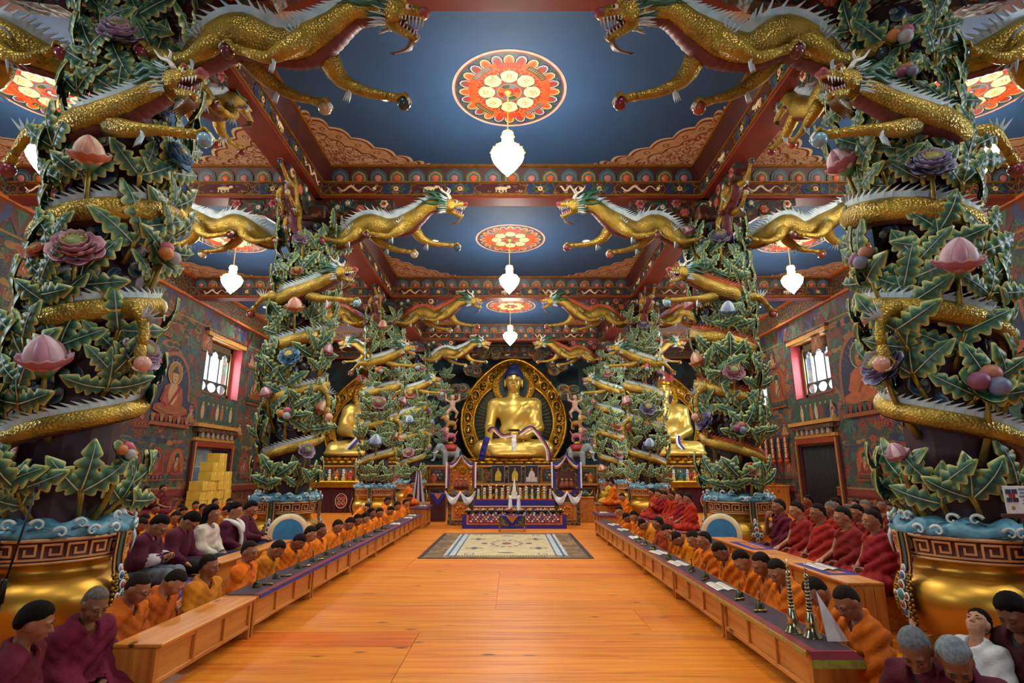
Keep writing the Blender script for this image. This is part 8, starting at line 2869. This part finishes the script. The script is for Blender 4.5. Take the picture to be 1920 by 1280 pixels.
def beast(m):
 def f(p):
  q = np.stack([p[:, 0], np.abs(p[:, 1]), p[:, 2]], 1)
  d = sd_ell(p, (0, 0, 0.36), (0.3, 0.15, 0.16))
  d = sm_min(d, sd_cap(p, (0.22, 0, 0.42), (0.4, 0, 0.62), 0.13, 0.1), 0.06)
  d = sm_min(d, sd_ell(p, (0.46, 0, 0.68), (0.13, 0.1, 0.11)), 0.04)
  d = sm_min(d, sd_cap(p, (0.52, 0, 0.66), (0.62, 0, 0.62), 0.065, 0.05), 0.03)
  d = sm_min(d, sd_cap(q, (0.4, 0.07, 0.76), (0.34, 0.12, 0.9), 0.03, 0.012), 0.02)
  for x, y in ((-0.2, -0.05), (0.2, 0.08)):
   d = sm_min(d, sd_cap(q, (x, 0.1, 0.3), (x + y, 0.12, 0.16), 0.08, 0.05), 0.04)
   d = sm_min(d, sd_cap(q, (x + y, 0.12, 0.16), (x + y * 0.4, 0.12, 0.02), 0.05, 0.045), 0.03)
  return sm_min(d, sd_cap(p, (-0.28, 0, 0.42), (-0.42, 0, 0.62), 0.05, 0.03), 0.04)
 return sdf_mesh('beast_body', f, (-0.55, -0.3, -0.06), (0.75, 0.3, 1.0), 0.022, m)
BEAST = [beast(m_pink), beast(m_ochre)]
mb = MB()
for i in range(9):
 a = i * 0.7
 mb.tube(spline([(0.36, 0.1 * math.cos(a), 0.66 + 0.1 * math.sin(a)), (0.25, 0.17 * math.cos(a), 0.62 + 0.16 * math.sin(a)), (0.16, 0.15 * math.cos(a + 0.4), 0.55 + 0.15 * math.sin(a))], 6), [0.03, 0.045, 0.045, 0.035, 0.02, 0.005], 6)
BMANE = mb.mesh('beast_mane', m_cream)
def cloud_relief(seed, w):
 rr = random.Random(seed)
 mb = MB()
 mats_ = 3
 for k in range(6):
  cx, cz = rr.uniform(-0.6, 0.6) * w, rr.uniform(-0.35, 0.35) * w
  for ring_ in range(4):
   r0 = (0.42 - 0.09 * ring_) * w * rr.uniform(0.8, 1.0)
   q = np.linspace(0, 5.2, 18)
   P = np.stack([cx + r0 * np.cos(q + k) * (1 - 0.06 * q), np.full(18, -0.05 * ring_ - 0.02 * k), cz + 0.72 * r0 * np.sin(q + k) * (1 - 0.06 * q)], 1)
   mb.tube(P, np.interp(np.linspace(0, 1, 18), [0, 0.5, 1], [0.02, 0.06, 0.02]) * w, 6, (ring_ + k) % 4)
  mb.ball((cx, 0.02, cz), (0.4 * w, 0.08, 0.3 * w), 12, 6, (k + 1) % 4)
 return mb.mesh('carved_cloud', [m_teal, m_ochre, m_green, m_brown])
for s, sd in ((-1, 'left'), (1, 'right')):
 cx = 0.09
 e = thing('carved_elephant', 'carved grey elephant with red saddle cloth, %s of the great Buddha' % sd, 'elephant', (cx + s * 3.25, 28.75, 2.0), (0, 0, -0.25 if s > 0 else PI + 0.25), scale=1.18)
 ob('body', EL[0], e); ob('tusks', EL[1], e); ob('saddle_cloth', EL[2], e)
 ob('carved_boy', BOY, None, (cx + s * 3.25, 29.2, 4.42), label='carved pale boy with raised arms beside the aureole, %s side' % sd, cat='carving', scale=1.35)
 for k, (dx, z, w) in enumerate(((3.15, 5.9, 0.95), (2.55, 7.25, 0.85), (1.35, 8.0, 0.75))):
  ob('carved_cloud', cloud_relief(10 * k + (s > 0), w), None, (cx + s * dx, 30.1 - 0.12 * k, z), label='carved scrolled cloud %s of the aureole, %s from the side' % (sd, ORD[k]), cat='carving', group='carved clouds round the aureole')
 for k, (z, c, w) in enumerate(((3.2, m_pink, 'rose-red'), (3.85, m_ochre, 'ochre'))):
  e = thing('carved_beast', 'carved %s rearing beast under the pale boy, %s of the Buddha' % (w, sd), 'carving', (cx + s * 3.3, 29.1 + 0.1 * k, z), (0, 0, -0.5 if s > 0 else PI + 0.5), scale=0.9)
  ob('body', BEAST[k], e)
  ob('mane', BMANE, e)
 t = thing('carved_foliage_screen', 'dark carved foliage screen with small blossoms behind the %s elephant' % sd, 'screen', (cx + s * 4.55, 30.0, 2.0))
 mb = MB(); mb.box((0, 0.2, 2.6), (1.9, 0.1, 5.2), 0); ob('backing', mb.mesh('backing', mat('screen_blue', '#12303a', 0.7, col2='#0d242c')), t)
 rr = random.Random(3 + s)
 for k in range(42):
  x, z = rr.uniform(-0.85, 0.85), rr.uniform(0.1, 4.8)
  o = ob('leafy_branch', FAR_SPRAY[k % 6], t)
  o.matrix_local = Matrix(frame((x, 0.12 - 0.3 * rr.random(), z), (0.95, 0, 0), (0, 0, 0.95), (0, -0.95, 0)).tolist())
 for k in range(14):
  x, z = rr.uniform(-0.85, 0.85), rr.uniform(0.3, 5.0)
  o = ob('blossom', BLOOM[('coral', 'pink', 'lav', 'bbud', 'coral', 'obud', 'fruit2')[k % 7]], t)
  o.matrix_local = Matrix(frame((x, -0.35, z), (0.8, 0, 0), (0, 0, 0.8), (0, -0.8, 0)).tolist())
# ------------------------------------------------------------------ altar before the rug
m_diam = mat('brocade_wine', '#5a1a30', 0.7, col2='#4a1428')
AX0, AX1 = -1.54, 1.69
AC = (AX0 + AX1) / 2
alt = thing('offering_altar', 'two-tiered altar table draped in blue, orange and wine brocade', 'altar', (AC, 18.0, 0))
W1 = AX1 - AX0
mb = MB(); mb.box((0, 0.26, 0.2), (W1, 0.5, 0.4), 0, ch=0.005); ob('lower_tier', mb.mesh('lower_tier', m_darkred), alt)
mb = MB(); mb.box((0, 0.85, 0.42), (2.56, 0.62, 0.84), 0, ch=0.005); ob('upper_tier', mb.mesh('upper_tier', m_darkred), alt)
def drape(parent, w, y, z0, z1, bands, diamonds=None):
 F = frame((0, y, 0), (1, 0, 0), (0, 0, 1), (0, -1, 0))
 mb = MB()
 for k, (mi, inx, inz0, inz1) in enumerate(bands):
  mb.box((0, (z0 + inz0 + z1 - inz1) / 2, 0.004 + 0.004 * k), (w - 2 * inx, z1 - z0 - inz0 - inz1, 0.006), mi, F)
 o = ob('altar_cloth', mb.mesh('altar_cloth', [m_royal, m_oline, m_scarlet, m_diam, m_whitecloth]), parent)
 if diamonds:
  nx, nz, a, b = diamonds
  q = MB(); q.prism([(-0.045, 0), (0, -0.035), (0.045, 0), (0, 0.035)], 0, 0.006, 0, frame((0, 0, 0), (1, 0, 0), (0, 0, 1), (0, -1, 0)))
  ms = [q.mesh('diamond_patch', m) for m in (m_whitecloth, mat('lilac_patch', '#7a5a9c', 0.7), mat('peach_patch', '#d89a72', 0.7))]
  for i in range(nx):
   for j in range(nz):
    x = -a + 2 * a * (i + 0.5 * (j % 2)) / (nx - 0.5)
    z = b + 0.062 * j
    ob('diamond_patch', ms[(i + 2 * j) % 3], o, (x, y - 0.02, z))
drape(alt, W1 + 0.04, -0.005, 0.0, 0.41, [(0, 0, 0, 0), (1, 0.14, 0.12, 0.0), (2, 0.19, 0.16, 0.0), (3, 0.23, 0.2, 0.0)], (26, 4, 1.36, 0.225))
drape(alt, 2.6, 0.53, 0.41, 0.86, [(2, 0, 0, 0), (3, 0.02, 0.0, 0.28), (1, 0, 0.2, 0.2), (4, 0, 0.215, 0.215), (0, 0, 0.27, 0.03)], (24, 3, 1.22, 0.43))
m_bowl = mat('dark_lacquer_bowl', '#1c2016', 0.3)
bm = MB(); bm.lathe([(0.04, 0.0), (0.045, 0.02), (0.025, 0.04), (0.1, 0.08), (0.115, 0.13), (0.1, 0.13), (0.06, 0.11)], 16, mi=0); BW = bm.mesh('bowl', m_bowl)
bm = MB()
for k in range(9):
 bm.ball((0.05 * math.cos(k * 2.4), 0.05 * math.sin(k * 2.4), 0.135 + 0.01 * (k % 3)), (0.035, 0.035, 0.025), 7, 5, k % 2)
bm.lathe([(0.05, 0.14), (0.02, 0.2), (0.0, 0.215)], 8, mi=1)
HP = bm.mesh('offering_heap', [m_cream, m_oline])
for k in range(13):
 t = thing('offering_bowl', 'dark offering bowl heaped with food, %s from the left on the lower altar tier' % ORD[k], 'bowl', (AC - 1.46 + k * 2.92 / 12, 18.24, 0.402), group='bowls on the lower altar tier')
 ob('bowl', BW, t); ob('offering_heap', HP, t)
for k in range(13):
 if k == 6:
  t = thing('butter_sculpture', 'tall white pointed butter sculpture at the middle of the upper altar tier', 'offering', (AC, 18.72, 0.842))
  mb = MB(); mb.lathe([(0.11, 0), (0.12, 0.05), (0.09, 0.1), (0.1, 0.2), (0.06, 0.3), (0.05, 0.4), (0.02, 0.6), (0.0, 0.75)], 14); ob('spire', mb.mesh('spire', mat('torma_white', '#e4e0d0', 0.6)), t)
  continue
 ob('butter_cake', TORMA, None, (AC - 1.18 + k * 2.36 / 12, 18.7 + 0.05 * (k % 2), 0.842), (0, 0, 0), 0.95 + 0.12 * (k % 3), 'yellow and white butter cake, %s from the left on the upper altar tier' % ORD[k], 'offering', 'butter cakes on the upper altar tier')
cd = MB(); cd.lathe([(0.025, 0), (0.012, 0.03), (0.012, 0.2), (0.03, 0.23), (0.015, 0.27), (0.028, 0.32), (0.01, 0.36)], 10); CM = cd.mesh('silver_flower', m_silver)
for k in range(10):
 ob('silver_flower', CM, None, (AC - 1.08 + k * 0.24, 18.98, 0.842), (0, 0, 0), 1.3, 'silver flower offering, %s from the left at the back of the altar' % ORD[k], 'offering', 'silver flowers at the back of the altar')
for k, x in enumerate((-0.13, 0.14)):
 mb = MB()
 V = []
 for i in range(9):
  z = 0.98 - i * 0.065
  w = 0.04 + 0.045 * i / 8
  V += [(x - w, -0.05 - 0.02 * math.sin(i * 0.7), z), (x, -0.075 - 0.01 * i, z), (x + w, -0.05 - 0.02 * math.cos(i), z)]
 mb.add(V, [q for i in range(8) for q in ((3 * i, 3 * i + 3, 3 * i + 4, 3 * i + 1), (3 * i + 1, 3 * i + 4, 3 * i + 5, 3 * i + 2))], 0, True)
 o = ob('offering_scarf', mb.mesh('offering_scarf', m_whitecloth), None, (AC, 18.5, 0), label='white silk scarf hanging at the altar centre, %s one' % ('left', 'right')[k], cat='scarf')
 o.modifiers.new('thickness', 'SOLIDIFY').thickness = 0.008
# small table in front
t = thing('small_table', 'small carved table with blue and orange pointed cloth before the altar', 'table', (0.0, 17.25, 0))
mb = MB(); mb.box((0, 0, 0.435), (0.8, 0.34, 0.03), 0, ch=0.005); ob('table_top', mb.mesh('table_top', m_carve), t)
mb = MB(); mb.box((0, -0.15, 0.29), (0.76, 0.02, 0.24), 0, ch=0.004); ob('apron', mb.mesh('apron', [ramp_mat('table_apron', ['#4a4a44', '#3a3c3a', '#5a5648', '#30383c'], 16, 0.6, line=('#8a7a4a', 0.04, 0.9))]), t)
for sx in (-1, 1):
 for sy in (-1, 1):
  mb = MB(); mb.box((sx * 0.37, sy * 0.14, 0.21), (0.04, 0.04, 0.42), ch=0.004); ob('leg', mb.mesh('leg', m_ochre), t)
mb = MB()
F = frame((0, -0.168, 0), (1, 0, 0), (0, 0, 1), (0, -1, 0))
mb.prism([(-0.32, 0.455), (0.32, 0.455), (0.0, 0.1)], 0, 0.005, 0, F)
mb.prism([(-0.19, 0.456), (0.19, 0.456), (0.0, 0.25)], 0.005, 0.01, 1, F)
mb.box((0, 0.0, 0.453), (0.64, 0.34, 0.006), 0)
ob('pointed_cloth', mb.mesh('pointed_cloth', [m_royal, m_oline]), t)
mb = MB(); mb.lathe([(0.06, 0), (0.06, 0.02), (0.02, 0.04), (0.05, 0.1), (0.07, 0.16), (0.02, 0.24), (0.0, 0.28)], 14)
ob('red_offering_cone', mb.mesh('red_offering_cone', m_scarlet), None, (-0.03, 17.25, 0.457), label='small red offering cone on the small front table', cat='offering', scale=0.9)
# side shrines
def shrine(cx, lab, wheel):
 t = thing('draped_shrine', lab, 'shrine', (cx, 19.1, 0))
 w = 0.84
 mb = MB(); mb.box((0, 0.2, 0.5), (w, 0.5, 1.0), 0, ch=0.01); ob('base_cabinet', mb.mesh('base_cabinet', m_plat), t)
 mb = MB(); mb.box((0, -0.06, 0.45), (w * 0.72, 0.03, 0.6), 0, ch=0.01); mb.box((0, -0.08, 0.45), (w * 0.5, 0.02, 0.42), 1, ch=0.008)
 for k in range(8):
  mb.ball((0.13 * math.cos(k * PI / 4), -0.095, 0.45 + 0.13 * math.sin(k * PI / 4)), (0.05, 0.015, 0.05), 8, 5, 2)
 ob('carved_panel', mb.mesh('carved_panel', [m_ochre, m_orange, m_gold]), t)
 mb = MB(); mb.box((0, 0.25, 1.5), (w, 0.4, 1.0), 0, ch=0.01); mb.prism([(-w / 2, 2.0), (w / 2, 2.0), (0, 2.3)], -0.4, -0.05, 0, frame((0, 0, 0), (1, 0, 0), (0, 0, 1), (0, -1, 0))); ob('upper_case', mb.mesh('upper_case', m_filig2 if wheel else m_plat), t)
 mb = MB(); mb.box((0, 0.045, 1.45), (0.56, 0.02, 0.6), 0)
 for k in range(3):
  mb.lathe([(0.09, 0), (0.1, 0.1), (0.04, 0.24)], 10, c=(-0.15 + 0.15 * k, 0.03, 1.18), mi=1)
  mb.ball((-0.15 + 0.15 * k, 0.02, 1.46), 0.045, 8, 6, 2)
 ob('picture_niche', mb.mesh('picture_niche', [m_darkred if not wheel else m_orange, m_brown, m_skinpaint]), t)
 if wheel:
  mb = MB(); F = frame((0.05, 0.03, 1.72), (1, 0, 0), (0, 0, 1), (0, -1, 0))
  mb.tube([(0.15 * math.cos(a), 0.15 * math.sin(a), 0.02) for a in np.linspace(0, 2 * PI, 25)], 0.02, 6, 0, True, F, cap=False)
  for k in range(8):
   mb.tube([(0, 0, 0.02), (0.15 * math.cos(k * PI / 4), 0.15 * math.sin(k * PI / 4), 0.02)], 0.012, 5, 0, True, F)
  mb.ball((0, 0, 0.03), 0.03, 8, 6, 0, F)
  ob('wheel', mb.mesh('wheel', m_gold), t)
 def swag(x0, x1, z0, z1, sag, h, mi, y, lab2, hang=0.0):
  mb = MB()
  V = []
  n = 13
  for i in range(n):
   u = i / (n - 1)
   x = x0 + (x1 - x0) * u
   z = z0 + (z1 - z0) * u - sag * math.sin(PI * u)
   hh = h * (0.35 + 0.65 * math.sin(PI * u))
   for k in range(4):
    V.append((x, y - 0.025 * math.sin(k * 1.6 + i), z - hh * k / 3))
  mb.add(V, [(i * 4 + k, (i + 1) * 4 + k, (i + 1) * 4 + k + 1, i * 4 + k + 1) for i in range(n - 1) for k in range(3)], 0, True)
  o = ob(lab2, mb.mesh(lab2, mi), t)
  o.modifiers.new('thickness', 'SOLIDIFY').thickness = 0.008
 for s in (-1, 1):
  for q, m in ((0, m_royal), (1, m_whitecloth), (2, m_oline)):
   swag(s * 0.48, 0.0, 2.02 - 0.06 * q, 2.34 - 0.06 * q, 0.14, 0.075, m, -0.0 - 0.012 * q, 'swag')
  mb = MB()
  for q, m in enumerate((0, 1, 2)):
   mb.box((s * (0.45 + 0.04 * q - 0.04), -0.02 - 0.01 * q, 1.62), (0.05, 0.012, 0.85), q)
  ob('side_ribbon', mb.mesh('side_ribbon', [m_royal, m_scarlet if wheel else m_royal, m_whitecloth]), t)
  swag(s * 0.5, 0.0, 1.12, 1.1, 0.22, 0.26, m_whitecloth, -0.12, 'white_scarf')
 mb = MB(); F = frame((0, -0.1, 0), (1, 0, 0), (0, 0, 1), (0, -1, 0))
 mb.prism([(-0.36, 1.12), (0.36, 1.12), (0, 0.85)], 0, 0.006, 0, F); mb.prism([(-0.2, 1.121), (0.2, 1.121), (0, 0.97)], 0.006, 0.012, 1, F)
 ob('pointed_cloth', mb.mesh('pointed_cloth', [m_royal if not wheel else m_grey, m_oline]), t)
shrine(-1.72, 'gilded shrine with wheel and white scarves left of the altar', True)
shrine(1.84, 'dark shrine with blue hangings and white scarves right of the altar', False)
# things near the high seats
t = thing('striped_canopy_cloth', 'purple and white striped cloth hanging beside the left high seat', 'cloth', (-3.62, 21.7, 0))
for k in range(6):
 mb = MB()
 x = -0.3 + k * 0.1
 mb.add([(x, 0, 0.6), (x + 0.1, -0.03, 0.6), (x * 0.3 + 0.05, 0, 1.75), (x * 0.3, 0, 1.75)], [(0, 1, 2, 3)], 0, False)
 o = ob('stripe', mb.mesh('stripe', m_whitecloth if k % 2 else mat('stripe_purple', '#4a2a6a', 0.8)), t)
 o.modifiers.new('thickness', 'SOLIDIFY').thickness = 0.01
def side_table(lab, x, y, h, m, cloth):
 t = thing('side_table', lab, 'table', (x, y, 0))
 mb = MB(); mb.box((0, 0, h - 0.02), (0.6, 0.5, 0.04), ch=0.006); ob('table_top', mb.mesh('table_top', m), t)
 mb = MB(); mb.box((0, 0.0, (h - 0.04) / 2), (0.54, 0.44, h - 0.04), ch=0.006); ob('body', mb.mesh('body', m), t)
 if cloth:
  mb = MB(); F = frame((0, -0.256, 0), (1, 0, 0), (0, 0, 1), (0, -1, 0)); mb.prism([(-0.3, h), (0.3, h), (0, h - 0.42)], 0, 0.006, 0, F); mb.prism([(-0.14, h), (0.14, h), (0, h - 0.2)], 0.006, 0.01, 1, F)
  mb.box((0, 0, h + 0.004), (0.61, 0.51, 0.006), 0); ob('pointed_cloth', mb.mesh('pointed_cloth', [m_royal, m_oline]), t)
side_table('small table with blue pointed cloth beside the left high seat', -2.65, 20.6, 0.95, m_darkred, True)
side_table('pine box stand beside the right high seat', 2.62, 20.4, 0.85, m_pine, False)
t = thing('kettle', 'green kettle with gilt spout on the pine box stand', 'kettle', (2.62, 20.4, 0.852))
mb = MB(); mb.lathe([(0.1, 0), (0.14, 0.06), (0.13, 0.13), (0.05, 0.18), (0.03, 0.2), (0.0, 0.23)], 16); ob('pot', mb.mesh('pot', m_green), t)
mb = MB(); mb.tube(spline([(0.12, 0, 0.05), (0.22, 0, 0.1), (0.28, 0, 0.22)], 7), np.linspace(0.03, 0.012, 7), 7); ob('spout', mb.mesh('spout', m_gold), t)
mb = MB(); mb.tube(spline([(-0.12, 0, 0.06), (-0.24, 0, 0.14), (-0.1, 0, 0.2)], 9), 0.014, 6); ob('handle', mb.mesh('handle', m_gold), t)
mb = MB()
V = []
for i in range(7):
 z = 1.0 - i * 0.13
 w = 0.05 + 0.02 * i
 V += [(-w, 0, z), (0, -0.05, z), (w, 0, z)]
mb.add(V, [q for i in range(6) for q in ((3 * i, 3 * i + 3, 3 * i + 4, 3 * i + 1), (3 * i + 1, 3 * i + 4, 3 * i + 5, 3 * i + 2))], 0, True)
o = ob('hanging_scarf', mb.mesh('hanging_scarf', m_whitecloth), None, (2.2, 20.1, 0.0), label='white scarf hanging in front of the pine box stand', cat='scarf')
o.modifiers.new('thickness', 'SOLIDIFY').thickness = 0.01
# gilded offering table with maroon curtain behind the second left urn
def offering_table(cx, lab):
 t = thing('offering_table', lab, 'table', (cx, 24.5, 0))
 mb = MB(); mb.box((0, 0, 1.25), (2.2, 0.7, 0.12), 0, ch=0.02); mb.box((0, -0.02, 1.12), (2.1, 0.64, 0.14), 0, ch=0.02); ob('gilded_top', mb.mesh('gilded_top', m_gold), t)
 for s in (-1, 1):
  mb = MB(); mb.lathe([(0.16, 0), (0.16, 0.1), (0.1, 0.16), (0.15, 0.4), (0.12, 0.7), (0.09, 0.9), (0.14, 1.05)], 14, c=(s * 0.92, 0, 0)); ob('leg', mb.mesh('leg', m_gold), t)
 mb = MB()
 V = []
 for i in range(41):
  x = -0.8 + 1.6 * i / 40
  V += [(x, -0.2 + 0.03 * math.sin(i * 1.1), 0.02), (x, -0.2 + 0.02 * math.sin(i * 1.1), 1.06)]
 mb.add(V, [(2 * i, 2 * i + 2, 2 * i + 3, 2 * i + 1) for i in range(40)], 0, True); ob('curtain', mb.mesh('curtain', mat('maroon_curtain', '#45101e', 0.85)), t)
 mb = MB(); F = frame((0.35, -0.26, 0.5), (1, 0, 0), (0, 0, 1), (0, -1, 0)); mb.lathe([(0.0, 0.012), (0.26, 0.01), (0.28, 0.0)], 24, M=F, mi=0)
 mb.tube([(0.24 * math.cos(a), 0.3 * math.sin(a), 0.015) for a in np.linspace(0, 2 * PI, 25)], 0.012, 5, 1, True, F, cap=False)
 for k in range(4):
  mb.tube([(0.12 * math.cos(k * PI / 2 + 0.8) + 0.06 * math.cos(a), 0.12 * math.sin(k * PI / 2 + 0.8) + 0.06 * math.sin(a), 0.015) for a in np.linspace(0, 2 * PI, 13)], 0.008, 5, 1, True, F, cap=False)
 ob('medallion', mb.mesh('medallion', [m_runner_r, m_cream]), t)
 for k in range(7):
  ob('statuette' if k % 2 else 'butter_cake', SM[k % 3] if k % 2 else TORMA, None, (cx - 0.9 + 0.3 * k, 24.5, 1.312), (0, 0, 0), 0.8 if k % 2 else 1.4,
  '%s on the gilded table, %s from the left' % ('small statuette' if k % 2 else 'butter cake', ORD[k]) + (' behind the left urns' if cx < 0 else ' behind the right urns'), 'offering', 'offerings on the gilded tables')
offering_table(-7.6, 'gilded offering table with maroon curtain and medallion at the far left')
offering_table(7.9, 'gilded offering table with maroon curtain and medallion at the far right')
# shelf with hangings by the right wall
t = thing('wall_shelf', 'pine shelf cabinet against the right wall before the doorway', 'cabinet', (11.3, 25.4, 0))
mb = MB(); mb.box((0, 0, 0.55), (0.9, 2.6, 1.1), 0, ch=0.01); ob('body', mb.mesh('body', m_pine_z), t)
mb = MB(); mb.box((-0.02, 0, 1.12), (1.0, 2.7, 0.05), 0, ch=0.01); ob('top_board', mb.mesh('top_board', m_pine), t)
for k in range(3):
 mb = MB(); mb.box((-0.46, -0.85 + k * 0.85, 0.55), (0.02, 0.78, 0.9), 0, ch=0.006); ob('door', mb.mesh('door', m_pine_z), t)
for k in range(5):
 ob('statuette', SM[(k + 1) % 3], None, (11.2, 24.35 + 0.5 * k, 1.15), (0, 0, PI / 2), 1.2, 'small statuette on the pine wall shelf, %s from the doorway' % ORD[k], 'statuette', 'statuettes on the wall shelf')
hg = MB()
hg.box((0, 0, -0.5), (0.02, 0.2, 1.0), 0)
for k in range(4):
 hg.tube([(-0.02, 0.06 * math.cos(a), -0.15 - 0.22 * k + 0.09 * math.sin(a)) for a in np.linspace(0, 2 * PI, 13)], 0.014, 5, 1, cap=False)
hg.lathe([(0.11, -1.0), (0.08, -1.06), (0.02, -1.2)], 10, mi=2)
HG = hg.mesh('brocade_hanging', [m_scarlet, m_cream, m_orange])
for k in range(5):
 ob('brocade_hanging', HG, None, (11.85, 24.2 + 0.62 * k, 3.2), (0, 0, 0), None, 'narrow red brocade hanging on the right wall, %s from the doorway' % ORD[k], 'hanging', 'brocade hangings on the right wall')
